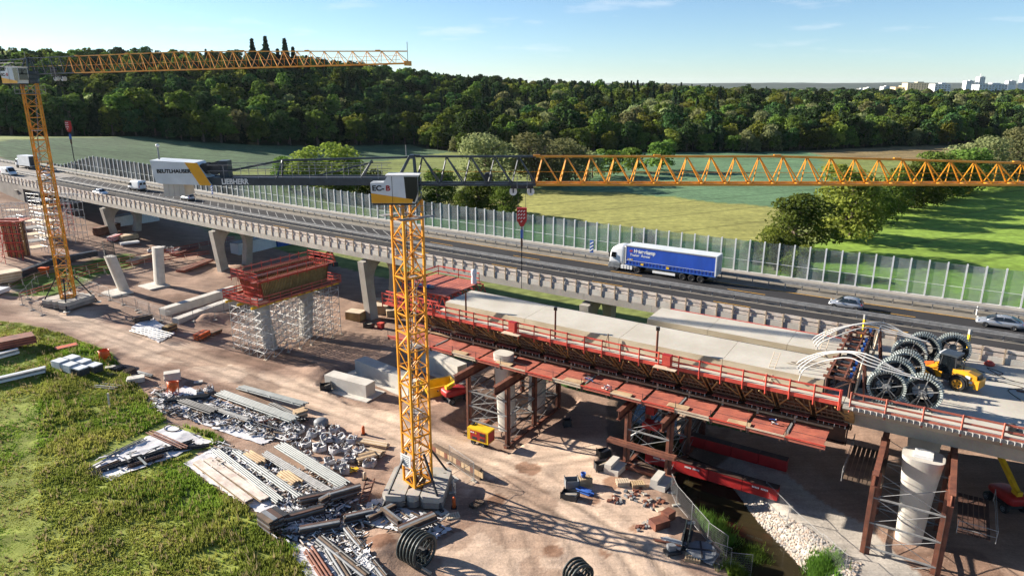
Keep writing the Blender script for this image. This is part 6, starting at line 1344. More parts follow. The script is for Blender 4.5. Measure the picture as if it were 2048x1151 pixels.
for k in range(34):
    t = 23.4 + k * .38
    for s_ in (-36.0, -35.2, -32.2): Tube(ph, 'reinforcing_bar', Q2(s_, t, 8.4), Q2(s_ + .1, t, 11.25), .02, RUST)
Bar(ph, 'reinforcing_mat', Q2(-34.6, 24, 10.7), Q2(-34.6, 35.6, 10.7), .9, .06, STEEL_D)
pp = [(-38.0, 36.8), (-30.5, 36.8), (-30.5, 22.2), (-38.0, 22.2)]
for k in range(18): s_ = -37.95 + k * .415; Bar(ph, 'platform_plank', Q2(s_ + .2, 36.7, 7.92), Q2(s_ + .2, 22.3, 7.92), .40, .05, RED_W if k % 5 else TIMB_D)
for i in range(4):
    n = 8 if i % 2 else 5
    for k in range(n): p = lerp2(pp[i], pp[(i + 1) % 4], k / n); Bar(ph, 'platform_post', Q2(*p, 7.7), Q2(*p, 9.05), .07, .07, RED_S)
    for z in (8.05, 8.5, 8.95): Bar(ph, 'platform_board', Q2(*pp[i], z), Q2(*pp[(i + 1) % 4], z), .04, .24 if z < 8.3 else .15, RED_S if i != 1 else RED_W)
for k in range(12): Bar(ph, 'yellow_bearer', Q2(-37.9, 22.4 + k * 1.29, 7.76), Q2(-30.6, 22.4 + k * 1.29, 7.76), .1, .22, TIMB_Y)
for s_ in (-37.0, -34.5, -31.5): Bar(ph, 'main_bearer', Q2(s_, 21.8, 7.5), Q2(s_, 37.2, 7.5), .2, .3, YELLOW)
for t, t_1 in ((33.4, 34.6), (27.4, 26.4)): column(ph, 'pier_column', -33.2, t, -.6, 8.1, .95, 1.0, CONC_LIGHT, t1=t_1)
sc = thing('scaffold_tower', 'dense silver tube scaffold around the twin columns under the pier head', 'scaffold', Q2(-33, 30, 0))
gs = [-36.6, -34.9, -33.2, -31.5, -29.9]; gt = [37.0, 35.5, 33.2, 31.2, 29.2, 26.8, 25.2, 23.4]; cntp = 0; rest = MB()
def stube(name, a, b_, r):
    global cntp
    cntp += 1
    if cntp <= 290: Tube(sc, name, a, b_, r, SCAF)
    else: rest.tube(a, b_, r, 5)
for s_ in gs:
    for t in gt:
        p = Q2(s_, t, 0); z0 = tzf(p.x, p.y); stube('standard', Q2(s_, t, z0), Q2(s_, t, 7.6), .045)
for lv in range(1, 7):
    z = .35 + lv * 1.13
    for s_ in gs: stube('ledger', Q2(s_, gt[0], z), Q2(s_, gt[-1], z), .04)
    for t in gt: stube('transom', Q2(gs[0], t, z), Q2(gs[-1], t, z), .04)
for lv in range(6):
    z = .35 + lv * 1.13
    for i in range(len(gt) - 1):
        for s_ in gs: stube('brace', Q2(s_, gt[i], z), Q2(s_, gt[i + 1], z + 1.13), .03)
    for i in range(len(gs) - 1):
        for t in gt[::2]: stube('brace', Q2(gs[i], t, z), Q2(gs[i + 1], t, z + 1.13), .03)
o = rest.build('remaining_tubes', SCAF, sc); o['kind'] = 'stuff'
for t in gt: 
    for s_ in gs[::2]: p = Q2(s_, t, 0); Box(sc, 'sole_board', (p.x, p.y, tzf(p.x, p.y) + .05), (.6, .3, .07), TIMB_P, rang(s_))
# ================================================================== bare columns and left-hand works
for i, (t, lab) in enumerate(((35.0, 'round concrete column with a reinforcing cage on top, nearer the crane'), (28.6, 'bare concrete column beside the caged one'))):
    p = Q2(-69.6, t, 0); g_ = tzf(p.x, p.y); o = thing('bridge_column', lab, 'column', (p.x, p.y, g_)); column(o, 'shaft', -69.9, t - (1.0 if i == 0 else .6), g_ - .4, 9.2, .92, .95, CONC_LIGHT, t1=t + (.5 if i == 0 else -1.2)); p = Q2(-69.9, t + .5, 0)
    if i == 0:
        for k in range(18): a = k * 2 * math.pi / 18; Tube(o, 'cage_bar', (p.x + .8 * math.cos(a), p.y + .65 * math.sin(a), 9.2), (p.x + .85 * math.cos(a), p.y + .68 * math.sin(a), 11.8), .022, STEEL_D)
        for k in range(7):
            q = MB(); q.path([(p.x + .82 * math.cos(a), p.y + .67 * math.sin(a), 9.6 + k * .33) for a in np.linspace(0, 6.1, 20)], .02, 5, closed=True); q.build('cage_ring', STEEL_D, o)
    fo = thing('column_footing', ['flat concrete footing of the caged column', 'flat concrete footing of the bare column'][i], 'footing', (p.x, p.y, g_)); Box(fo, 'slab', (p.x, p.y, g_ + .08), (4.2, 3.6, .32), CONC_LIGHT, rang(-69))
def wallblock(label, s0, t0, s1, t1, w, h, mat=CONC_LIGHT, foot=True, zoff=0.0):
    a, b_ = Q2(s0, t0, 0), Q2(s1, t1, 0); g_ = min(tzf(a.x, a.y), tzf(b_.x, b_.y)) + zoff; o = thing('concrete_wall_block', label, 'concrete block', (a.x, a.y, g_)); a.z = b_.z = g_ + h / 2
    Bar(o, 'wall', a, b_, w, h, mat)
    if foot: d = (b_ - a).normalized(); Bar(o, 'footing', Vector((a.x, a.y, g_ + .02)) - d * .8, Vector((b_.x, b_.y, g_ + .02)) + d * .8, w + 1.6, .22, CONC_LIGHT)
    return o
def px_block(label, p0, p1, w, h, mat=CONC_LIGHT, foot=True):
    a, b_ = gp(*p0), gp(*p1); g_ = min(a.z, b_.z); o = thing('concrete_wall_block', label, 'concrete block', (a.x, a.y, g_)); a.z = b_.z = g_ + h / 2 - .1
    Bar(o, 'wall', a, b_, w, h, mat)
    if foot: d = (b_ - a).normalized(); Bar(o, 'footing', Vector((a.x, a.y, g_ + .04)) - d * .8, Vector((b_.x, b_.y, g_ + .04)) + d * .8, w + 1.8, .2, CONC_LIGHT)
px_block('long low concrete wall, nearer of the pair left of the pier head', (352, 648), (500, 600), 1.3, 1.55, foot=False); px_block('long low concrete wall, farther of the pair left of the pier head', (325, 630), (470, 588), 1.3, 1.55, foot=False)
px_block('sunlit concrete wall block in front of the crane mast', (660, 768), (742, 792), 1.7, 1.85); px_block('shaded concrete wall block just left of the crane mast', (722, 742), (838, 788), 1.8, 2.0); px_block('shaded concrete wall block behind the yellow skip', (852, 730), (925, 762), 1.6, 2.3)
# ================================================================== machines on the ground
def skip(label, p, rz):
    o = thing('waste_skip', label, 'skip', p, rz, None, local=True); L, W, H = 1.5, .9, 1.35; q = MB()
    out = [(-L, -W, 0), (L, -W, 0), (L, W, 0), (-L, W, 0), (-L - .55, -W - .25, H), (L + .55, -W - .25, H), (L + .55, W + .25, H), (-L - .55, W + .25, H)]; inn = [(x * .93, y * .9, z + .08 if z < .1 else z) for x, y, z in out]
    q.add(out + inn, [(0, 1, 5, 4), (1, 2, 6, 5), (2, 3, 7, 6), (3, 0, 4, 7), (3, 2, 1, 0), (12, 13, 9, 8), (13, 14, 10, 9), (14, 15, 11, 10), (15, 12, 8, 11), (8, 9, 10, 11), (4, 5, 13, 12), (5, 6, 14, 13), (6, 7, 15, 14), (7, 4, 12, 15)]); q.build('tub', YELLOW, o)
    for sg in (-1, 1): Bar(o, 'rim', (-L - .6, sg * (W + .28), H), (L + .6, sg * (W + .28), H), .1, .1, YELLOW); Tube(o, 'lifting_lug', (-.6, sg * (W + .15), .8), (-.6, sg * (W + .35), .8), .07, STEEL_D); Tube(o, 'lifting_lug', (.6, sg * (W + .15), .8), (.6, sg * (W + .35), .8), .07, STEEL_D)
    for k in range(4): Box(o, 'red_mark', (-.5 + k * .28, -W - .17 , .85), (.18, .05, .14), RED_D if k else WHITE)
    return o
skip('yellow waste skip with red marks beside the red boom lift', gp(878, 785), R(28)); 
def boomlift(label, p, rz, boomdir=1.0, L=5.0, el=R(18)):
    o = thing('boom_lift', label, 'boom lift', p, rz, None, local=True)
    for x in (-1.0, 1.0):
        for y in (-.85, .85): wheel(o, x, y, .42, .34, GREYP, 1 if y > 0 else -1)
    Box(o, 'chassis', (0, 0, .62), (2.5, 1.3, .35), STEEL_D)
    loft([(-1.7, .75, .95, 1.6, .2), (-1.5, .95, .9, 1.8, .25), (.2, .98, .9, 1.85, .25), (1.2, .85, .92, 1.6, .25), (1.45, .6, .95, 1.4, .2)], 'counterweight_housing', RED_D, o)
    c, s_ = math.cos(el), math.sin(el); Bar(o, 'boom', (-1.0, 0, 2.0), (-1.0 + L * c, 0, 2.0 + L * s_), .34, .42, YELLOW); Bar(o, 'inner_boom', (-1.0 + L * c, 0, 2.0 + L * s_), (-1.0 + (L + 2) * c, 0, 2.0 + (L + 2) * s_), .24, .3, GREYP); Box(o, 'pivot', (-1.0, 0, 1.9), (.7, .5, .5), YELLOW)
    bx, bz = -1.0 + (L + 2.3) * c, 2.0 + (L + 2) * s_
    for dx_, dy in ((-.4, -.8), (.4, -.8), (.4, .8), (-.4, .8)): Tube(o, 'basket_post', (bx + .4 + dx_, dy, bz - .4), (bx + .4 + dx_, dy, bz + .7), .03, STEEL_D)
    for z in (-.4, .2, .7):
        for a, b_ in (((-.4, -.8), (.4, -.8)), ((.4, -.8), (.4, .8)), ((.4, .8), (-.4, .8)), ((-.4, .8), (-.4, -.8))): Tube(o, 'basket_rail', (bx + .4 + a[0], a[1], bz + z), (bx + .4 + b_[0], b_[1], bz + z), .025, STEEL_D)
    return o
boomlift('red boom lift with yellow boom beside the yellow skip', gp(912, 800), R(33), L=4.0); boomlift('red boom lift with raised boom standing in the shade at the right edge', gp(2008, 1010), R(95), L=3.4, el=R(40))
def generator(p, rz):
    o = thing('generator', 'yellow and red diesel generator on a trailer beside the shoring tower', 'generator', p, rz, None, local=True)
    Box(o, 'housing', (0, 0, 1.15), (2.6, 1.25, 1.35), YELLOW); Box(o, 'red_side_panel', (.05, -.64, 1.15), (1.9, .03, 1.0), RED_D); Box(o, 'red_end_panel', (1.31, 0, 1.12), (.03, 1.1, 1.1), RED_D)
    for x, z in ((-.35, .85), (.6, .85), (.6, 1.4)): g_ = Box(o, 'louvre', (x, -.66, z), (.6, .02, .3), STEEL_D)
    for x in (-.75, -.5): Box(o, 'white_logo_mark', (x, -.66, 1.45), (.2, .02, .12), WHITE)
    Box(o, 'yellow_logo_mark', (-.2, -.66, 1.42), (.18, .02, .16), YELLOW); Box(o, 'control_box', (-1.15, .2, 1.9), (.3, .5, .15), STEEL_D); Tube(o, 'exhaust', (-.7, .3, 1.8), (-.7, .3, 2.1), .06, STEEL_D); Bar(o, 'drawbar', (-1.3, 0, .4), (-2.2, 0, .35), .1, .1, STEEL_D)
    for x in (-.6, .6):
        for y in (-.5, .5): wheel(o, x, y, .3, .2, GREYP, 1 if y > 0 else -1)
    Box(o, 'trailer_frame', (0, 0, .42), (2.4, .9, .12), STEEL_D)
generator(gp(962, 886), R(-32))
# excavator under the bridge
p = gp(640, 530); ex = thing('excavator', 'orange excavator with dark cab half hidden under the motorway bridge', 'excavator', p, R(-40), None, local=True)
for y in (-1.1, 1.1):
    q = MB(); q.ring_loft([[(-1.9, y - .3, .1), (-2.1, y - .3, .45), (-1.9, y - .3, .85), (1.9, y - .3, .85), (2.1, y - .3, .45), (1.9, y - .3, .1)], [(-1.9, y + .3, .1), (-2.1, y + .3, .45), (-1.9, y + .3, .85), (1.9, y + .3, .85), (2.1, y + .3, .45), (1.9, y + .3, .1)]]); q.build('track', BLACK, ex)
Box(ex, 'upper_body', (-.5, .2, 1.55), (2.8, 2.2, 1.1), ORANGE); Box(ex, 'cab', (.6, -.7, 2.0), (1.4, .95, 1.6), GLASS_D); Box(ex, 'cab_roof', (.6, -.7, 2.85), (1.45, 1.0, .1), ORANGE); Bar(ex, 'boom', (1.0, .3, 1.8), (3.6, .3, 3.6), .4, .5, ORANGE); Bar(ex, 'arm', (3.6, .3, 3.6), (4.8, .3, 1.4), .3, .4, ORANGE); Box(ex, 'bucket', (4.7, .3, .9), (.8, .9, .8), STEEL_D)
# ================================================================== small stores, stacks and gear
def sg2(p0, p1): a, b_ = gp(*p0), gp(*p1); return a, b_
def plankstack(label, p0, p1, w, rows, layers, th, mats, name='timber_stack', cat='timber stack', pn='plank', lift=.1):
    a, b_ = sg2(p0, p1); g_ = max(a.z, b_.z); o = thing(name, label, cat, (a.x, a.y, g_)); d = (b_ - a); d.z = 0; d.normalize(); n_ = Vector((-d.y, d.x, 0)); a.z = b_.z = 0
    for u in (.2, .8): c = a + (b_ - a) * u; Bar(o, 'bearer', c - n_ * w * .55 + Vector((0, 0, g_ + lift / 2)), c + n_ * w * .55 + Vector((0, 0, g_ + lift / 2)), .12, lift, TIMB_D)
    for k in range(layers):
        for j in range(rows):
            off = n_ * ((j + .5) / rows - .5) * w; e = d * random.uniform(-.12, .12); z = Vector((0, 0, g_ + lift + th * (k + .5)))
            Bar(o, pn, a + off + e + z, b_ + off + e + z, w / rows * .94, th * .92, mats[(k * 7 + j * 3) % len(mats)])
    return o
def pipes(label, p0, p1, n, r, mat, spread=None, name='pipe_bundle', cat='pipes', pn='pipe', z0=0.0, tie=True):
    a, b_ = sg2(p0, p1); g_ = max(a.z, b_.z); o = thing(name, label, cat, (a.x, a.y, g_)); d = (b_ - a); d.z = 0; d.normalize(); n_ = Vector((-d.y, d.x, 0)); a.z = b_.z = 0; per = max(2, int(math.ceil(math.sqrt(n * 1.8)))); spread = spread or per * r * 2.1
    for k in range(n):
        row, cidx = divmod(k, per); off = n_ * ((cidx + .5 + .5 * (row % 2)) / per - .5) * spread; z = Vector((0, 0, g_ + z0 + r + row * r * 1.75)); e = d * random.uniform(-.25, .25)
        Tube(o, pn, a + off + z + e, b_ + off + z + e, r, mat[k % len(mat)] if isinstance(mat, list) else mat)
    if tie:
        for u in (.15, .5, .85): c = a + (b_ - a) * u + Vector((0, 0, g_ + z0 + r * (1 + n / per * .9))); Bar(o, 'strap', c - n_ * spread * .55, c + n_ * spread * .55, .06, .03, WHITE)
    return o
def crate(label, p, rz, s_=(1.2, .8, .8), mat=STEEL_D, fill=0, name='mesh_crate', cat='crate'):
    o = thing(name, label, cat, p, rz, None, local=True); x, y, z = s_
    for sx_ in (-1, 1):
        for sy in (-1, 1): Bar(o, 'post', (sx_ * x / 2, sy * y / 2, 0), (sx_ * x / 2, sy * y / 2, z + .08), .07, .07, mat)
        Box(o, 'side', (sx_ * x / 2, 0, z * .5), (.04, y, z * .85), mat); Box(o, 'end', (0, sx_ * y / 2, z * .5), (x, .04, z * .85), mat)
    Box(o, 'floor', (0, 0, .12), (x, y, .05), mat)
    for k in range(fill): Tube(o, 'content_rod', (-x * .4, -y * .3 + k * .1, z * .6), (x * .45, -y * .2 + k * .1, z * .95 + .05 * k), .04, [STEEL, TIMB_P, GREYP][k % 3])
    return o
def pallet(label, p, rz, stack=1, mat=TIMB):
    o = thing('pallet', label, 'pallet', p, rz, None, local=True)
    for k in range(stack):
        z = k * .15
        for y in (-.35, 0, .35): Bar(o, 'runner', (-.6, y, z + .05), (.6, y, z + .05), .1, .09, mat)
        for j in range(6): Bar(o, 'slat', (-.52 + j * .21, -.4, z + .115), (-.52 + j * .21, .4, z + .115), .14, .025, mat)
    return o
def bigbag(label, p, rz, s_=.95, group='white bulk bags of scaffold couplers'):
    o = thing('bulk_bag', label, 'bulk bag', p, rz, group, local=True); q = MB(); rr = []
    hb = random.uniform(.55, 1.05)
    wob = [random.uniform(.82, 1.22) for _ in range(12)]; lean = (random.uniform(-.15, .15), random.uniform(-.15, .15))
    for z, f in ((0, .92), (.15, 1.04), (.4, .98), (.6, .93), (.74, 1.04), (.66, .80), (.42, .72)):
        rr.append([(z * lean[0] + f * wob[i_] * s_ / 2 * math.copysign(abs(math.cos(a)) ** .45, math.cos(a)) * random.uniform(.88, 1.1), z * lean[1] + f * wob[i_] * s_ / 2 * math.copysign(abs(math.sin(a)) ** .45, math.sin(a)) * random.uniform(.88, 1.1), z * hb * random.uniform(.75, 1.2)) for i_, a in enumerate(np.linspace(0, 2 * math.pi, 13)[:-1])])
    q.ring_loft(rr); q.build('bag', BAGW, o, smooth=True)
    for k in range(14): a = random.uniform(0, 6.28); r = random.uniform(0, .36) * s_; Bar(o, 'coupler', (r * math.cos(a), r * math.sin(a), .50), (r * math.cos(a) + random.uniform(-.15, .15), r * math.sin(a) + random.uniform(-.15, .15), .62 + random.uniform(0, .1)), .09, .07, random.choice([RUST, STEEL_D, TIMB_D, STEEL]))
    for a in (.7, 2.3, 3.9, 5.5): Tube(o, 'loop', (s_ * .42 * math.cos(a), s_ * .42 * math.sin(a), .68), (s_ * .3 * math.cos(a + .4), s_ * .3 * math.sin(a + .4), .92), .025, WHITE)
    return o
def sheet(label, px, name='fleece_sheet', amp=.10, res=26, mat=TARP):
    """wrinkled ground sheet over a quadrilateral given by four ground points"""
    c = [gp(*p) for p in px]; q = MB(); P = []; n = res
    for i in range(n + 1):
        for j in range(n + 1):
            u, v = i / n, j / n; p = c[0] * (1 - u) * (1 - v) + c[1] * u * (1 - v) + c[2] * u * v + c[3] * (1 - u) * v
            ed = .14 if i in (0, n) or j in (0, n) else 0
            x, y = p.x + random.uniform(-ed, ed), p.y + random.uniform(-ed, ed)
            P.append((x, y, tzf(x, y) + .07 + amp * mnoise.noise(Vector((x * 1.3, y * 1.3, 3))) * .6 + amp * .6 * mnoise.noise(Vector((x * 3.1, y * 3.1, 8)))+ amp * .4))
    q.add(P, [(i * (n + 1) + j, i * (n + 1) + j + 1, (i + 1) * (n + 1) + j + 1, (i + 1) * (n + 1) + j) for i in range(n) for j in range(n)]); return setp(q.build(name, mat, None, smooth=True), label, 'ground sheet')
sheet('white fleece sheet lying alone on the meadow', [(175, 938), (340, 850), (430, 884), (215, 964)]); sheet('large white fleece sheet under the long pipe stacks', [(368, 928), (440, 890), (705, 985), (560, 1056)], res=34); sheet('white fleece sheet under the dark planks at the bottom', [(545, 1040), (690, 1015), (760, 1160), (625, 1170)], res=30)
sheet('white fleece sheet under the stored frames by the haul road', [(300, 808), (370, 772), (600, 858), (520, 890)], res=30); sheet('white fleece sheet in front of the nearer crane base', [(690, 1035), (770, 995), (905, 1060), (850, 1085)], res=24); sheet('white fleece sheet with pipes left of the scaffolded pier', [(262, 655), (298, 632), (352, 668), (318, 686)], amp=.06)
for k in range(30):
    px_, py_ = [(430 + 9 * k, 905 + 3.1 * k), (320 + 9 * k, 795 + 2.3 * k), (560 + 5 * k, 1030 + 3 * k)][k % 3]; px_ += random.uniform(-25, 25); py_ += random.uniform(-14, 26); w_ = random.uniform(8, 22)
    sheet('crumpled piece of white fleece among the stored scaffold parts', [(px_ - w_, py_), (px_, py_ - w_ * .45), (px_ + w_, py_ + random.uniform(-3, 5)), (px_ + 2, py_ + w_ * .5)], 'fleece_scrap', .34, 9)['group'] = 'crumpled fleece pieces'
# --- meadow sheet load
for i, (a, b_, n, r, m_, lab) in enumerate((((182, 950), (385, 888), 7, .06, STEEL_D, 'dark tubes laid along the lower edge of the meadow sheet'), ((300, 866), (372, 902), 4, .07, RUST, 'two brown timbers across the meadow sheet'), ((215, 915), (290, 880), 4, .05, STEEL, 'grey tubes near the top edge of the meadow sheet'), ((260, 935), (330, 915), 6, .06, RUST_D, 'rusty tube bundle in the middle of the meadow sheet'), ((350, 900), (420, 895), 6, .07, STEEL_D, 'dark clamp bundle at the right end of the meadow sheet'), ((190, 945), (240, 925), 5, .06, TIMB_D, 'brown short tubes at the left end of the meadow sheet'))): pipes(lab, a, b_, n, r, m_, spread=.9, z0=.12, tie=i == 0)
hose('dark hose ring lying on the meadow sheet', [gp(345 + 16 * math.cos(a), 858 + 7 * math.sin(a), .18) for a in np.linspace(0, 5.9, 12)], .05); hose('dark curved hose in the middle of the meadow sheet', [gp(250, 940, .2), gp(300, 905, .2), gp(330, 895, .2), gp(318, 915, .2), gp(300, 935, .2)], .04)
# --- long stacks on the large sheet
L_ = [(((430, 905), (560, 1010), 8, .09, PIPE_G, 'grey-green pipe bundle at the meadow side of the large sheet')), (((470, 905), (600, 1000), 6, .11, PIPE_G, 'grey-green pipe bundle, second from the meadow')), (((560, 905), (690, 975), 10, .10, PIPE_G, 'long grey-green pipe bundle nearest the bulk bags')), (((530, 915), (660, 990), 8, .09, STEEL, 'silver tube bundle beside the long grey-green pipes'))]
for a, b_, n, r, m_, lab in L_: pipes(lab, a, b_, n, r, m_, z0=.1)
for a, b_, lab in (((415, 922), (530, 1005), 'tan plank stack along the meadow edge of the large sheet'), ((440, 918), (548, 995), 'tan plank stack, second from the meadow edge'), ((395, 928), (500, 1010), 'pale plank stack at the outer edge of the large sheet')): plankstack(lab, a, b_, .8, 3, 3, .10, [TIMB, TIMB_D, TIMBER_PAR])
for a, b_, lab in (((495, 915), (525, 935), 'short roll of brown timber on the large sheet'), ((565, 955), (595, 975), 'short tan timber bundle at the end of the large sheet')): pipes(lab, a, b_, 8, .12, TIMB, z0=.2)
for k in range(30):   # loose white straps and ties
    pass
st_ = MB()
for k in range(900):
    px_, py_ = random.choice([(random.uniform(420, 690), 0), (random.uniform(320, 600), 1), (random.uniform(560, 740), 2)])
    if py_ == 0: u = (px_ - 420) / 270; Y_ = 905 + u * 85 + random.uniform(-25, 40)
    elif py_ == 1: u = (px_ - 320) / 280; Y_ = 795 + u * 75 + random.uniform(-22, 28)
    else: Y_ = 1010 + (px_ - 560) / 180 * 110 + random.uniform(-40, 30)
    p = gp(px_, Y_); z = p.z + random.uniform(.12, .5); d = Vector((random.uniform(-.5, .5), random.uniform(-.5, .5), random.uniform(-.1, .25))); st_.bar((p.x, p.y, z), (p.x + d.x, p.y + d.y, z + d.z), .07, .02)
setp(st_.build('loose_straps', WHITE), 'countless white straps and ties scattered over the stored parts', 'straps', kind='stuff')
jk = MB()
for k in range(1500):
    zone = random.random()
    if zone < .4: u = random.random(); px_ = 430 + u * 260; Y_ = 905 + u * 85 + random.uniform(-20, 45)
    elif zone < .75: u = random.random(); px_ = 310 + u * 280; Y_ = 792 + u * 70 + random.uniform(-18, 30)
    else: u = random.random(); px_ = 545 + u * 180; Y_ = 1000 + u * 60 + random.uniform(-20, 70)
    p = gp(px_, Y_); z = p.z + random.uniform(.08, .35); a = random.uniform(0, 6.28); l = random.uniform(.15, .6); jk.bar((p.x, p.y, z), (p.x + l * math.cos(a), p.y + l * math.sin(a), z + random.uniform(-.05, .15)), random.uniform(.05, .13), random.uniform(.05, .13), m=random.randrange(5))
setp(jk.build('loose_fittings', [STEEL_D, RUST_D, TIMB_D, STEEL, BLACK]), 'heaps of small scaffold fittings between the stacks', 'fittings', kind='stuff')
scp = MB()
def zone_pt():
    z_ = random.random()
    if z_ < .36: u = random.random(); return 425 + u * 270, 900 + u * 88 + random.uniform(-16, 52)
    if z_ < .66: u = random.random(); return 305 + u * 290, 790 + u * 70 + random.uniform(-16, 34)
    if z_ < .86: u = random.random(); return 540 + u * 190, 1000 + u * 50 + random.uniform(-30, 80)
    if z_ < .975: u = random.random(); return 700 + u * 190, 1020 + u * 40 + random.uniform(-20, 25)
    u = random.random(); return 190 + u * 220, 940 - u * 50 + random.uniform(-25, 14)
for k in range(900):
    p = gp(*zone_pt()); l = random.choice((random.uniform(.25, .9), random.uniform(.25, .9), random.uniform(.8, 2.0))); a_ = random.choice((R(-38), R(-38), R(50), random.uniform(0, 3.14))) + random.uniform(-.25, .25); z = p.z + random.uniform(.08, .38); dz_ = random.uniform(-.1, .18)
    scp.bar((p.x - l / 2 * math.cos(a_), p.y - l / 2 * math.sin(a_), z), (p.x + l / 2 * math.cos(a_), p.y + l / 2 * math.sin(a_), z + dz_), random.uniform(.05, .2), random.uniform(.03, .09), m=random.choice((0, 0, 0, 1, 1, 2, 3, 4, 4, 5)))
setp(scp.build('scrap_boards', [STEEL_D, TIMB_D, TIMBER_PAR, GREYP, TARP, PIPE_G]), 'jumble of loose boards, tubes and frames lying over the stored stacks', 'scrap', kind='stuff')
# dark formwork frames at the end of the large sheet
for i, (a, b_, w, n, lay, lab) in enumerate((((535, 1045), (560, 1062), 1.8, 4, 9, 'tall stack of dark grey planks at the corner of the large sheet'), ((575, 1050), (650, 1030), .6, 2, 7, 'dark plank wall between the large and the bottom sheet'), ((600, 1015), (665, 1000), .6, 2, 7, 'dark plank wall behind the corner stack'), ((660, 1012), (720, 985), .5, 2, 6, 'dark plank wall nearest the crane base'), ((690, 1050), (745, 1035), .5, 2, 6, 'dark plank pair standing beside the soil heap'), ((600, 1072), (680, 1058), .6, 2, 6, 'dark plank wall at the head of the bottom sheet'), ((640, 1020), (690, 985), .5, 2, 5, 'dark slanting plank wall near the pipe ends'), ((735, 1048), (790, 1020), .5, 2, 5, 'dark plank bundle left of the crane base sheet'), ((800, 1070), (870, 1048), .8, 3, 5, 'dark plank bundle on the crane base sheet'), ((765, 1030), (800, 1055), .4, 2, 5, 'short dark plank bundle on the crane base sheet'))): plankstack(lab, a, b_, w, n, lay, .13, [TIMB_D, STEEL_D, RUST_D, GREYP], 'formwork_plank_stack', 'plank stack')
for i, (a, b_, lab) in enumerate((((640, 1085), (735, 1160), 'dark grey profile bundle along the soil edge of the bottom sheet'), ((690, 1062), (770, 1160), 'grey profile bundle along the right edge of the bottom sheet'), ((620, 1105), (660, 1165), 'brown tube bundle at the bottom edge of the picture'), ((655, 1095), (700, 1165), 'dark profile bundle in the middle of the bottom sheet'))): pipes(lab, a, b_, 7, .12 if i != 2 else .1, [STEEL_D, GREYP, TIMB_D] if i != 2 else RUST, spread=1.1 if i != 1 else .7, z0=.1)
# frames by the haul road
for i, (a, b_, n, r, m_, lab) in enumerate((((440, 790), (590, 850), 10, .11, PIPE_G, 'long grey-green pipe bundle along the haul road'), ((480, 778), (610, 822), 8, .10, PIPE_G, 'grey-green pipe bundle closest to the haul road'), ((405, 812), (500, 848), 8, .07, STEEL, 'silver scaffold frames lying by the haul road'), ((330, 806), (420, 800), 8, .10, STEEL_D, 'dark tube bundle at the head of the haul road sheet'), ((350, 800), (430, 835), 9, .11, STEEL_D, 'dark heap of tubes near the orange bucket'), ((520, 850), (580, 838), 5, .08, RUST, 'rusty red beam at the end of the haul road sheet'), ((545, 810), (610, 845), 6, .10, STEEL_D, 'dark tube bundle at the far end of the haul road sheet'))): pipes(lab, a, b_, n, r, m_, z0=.1, tie=i < 2)
for k in range(12):
    u = k / 11; p = gp(430 + 120 * u, 822 + 40 * u); o = thing('frame_upright', 'upright end of a scaffold frame, silver, in a row by the haul road', 'scaffold frame', p, 0, 'scaffold frame uprights by the haul road'); Tube(o, 'upright', p, p + Vector((0, 0, 1.1)), .035, STEEL); Tube(o, 'arm', p + Vector((0, 0, 1.1)), p + Vector((.35, -.2, 1.1)), .03, STEEL); Tube(o, 'brace', p + Vector((0, 0, .4)), p + Vector((1.0, -.6, .4)), .025, STEEL)
# bulk bags
bags = [(580, 880), (600, 865), (612, 890), (590, 900), (625, 872), (640, 900), (655, 880), (668, 905), (680, 880), (690, 900), (640, 865), (700, 920), (660, 925), (680, 935), (720, 905), (612, 915), (705, 885), (650, 945), (625, 935), (740, 930), (590, 868), (668, 862), (690, 945), (400, 790), (420, 782)]
for k, (a, b_) in enumerate(bags): bigbag('white bulk bag of scaffold couplers in the crowded group beside the pipe stacks' if k < 23 else 'white bulk bag at the head of the haul road sheet', gp(a, b_), random.uniform(0, 3), random.uniform(.85, 1.25))
# timber and pallets near the crane
plankstack('long pale timber beams beside the bulk bags', (715, 885), (775, 895), .9, 4, 2, .14, [TIMB_P, TIMB]); plankstack('short pale timber stack beside the bulk bags', (735, 905), (765, 912), 1.0, 4, 3, .12, [TIMB_P, TIMB]); plankstack('square timber pile with a white stone on top near the crane base', (715, 925), (752, 915), 1.3, 4, 4, .12, [TIMB, TIMB_D]); plankstack('stack of grey-brown boards beside the haul road', (590, 838), (612, 834), 1.1, 4, 6, .14, [TIMB_P, CONC_DARK, TIMB])
o = thing('wrapped_pallet', 'round white plastic tank between the board stack and the haul road', 'tank', gp(643, 852)); q = MB(); q.lathe([(0, 0), (.75, 0), (.8, .3), (.78, .7), (.5, .9), (.2, .95), (0, .95)], gp(643, 852), 16); q.build('tank', GREYP, o, smooth=True)
o = thing('yellow_steel_crib', 'small yellow steel frame lying near the soil heap', 'frame', gp(706, 942)); [Bar(o, 'bar', gp(698, 946, .2), gp(716, 938, .2), .5, .08, YELLOW), Bar(o, 'bar', gp(700, 938, .25), gp(714, 946, .25), .1, .1, YELLOW)]
for k, (a, b_, h, m_, lab) in enumerate(((727, 868, 1.0, ORANGE, 'orange marker post beside the haul road'), (908, 1015, 1.1, ORANGE, 'orange-brown post leaning beside the crane base'), (730, 958, .8, TIMB_P, 'pale stub post near the crane base'))): o = thing('marker_post', lab, 'post', gp(a, b_)); q = MB(); q.lathe([(0, 0), (.18, 0), (.16, h * .9), (.08, h), (0, h)], gp(a, b_), 10); q.build('post', m_, o, smooth=True); Box(o, 'foot', gp(a, b_, .04), (.5, .5, .08), BLACK)
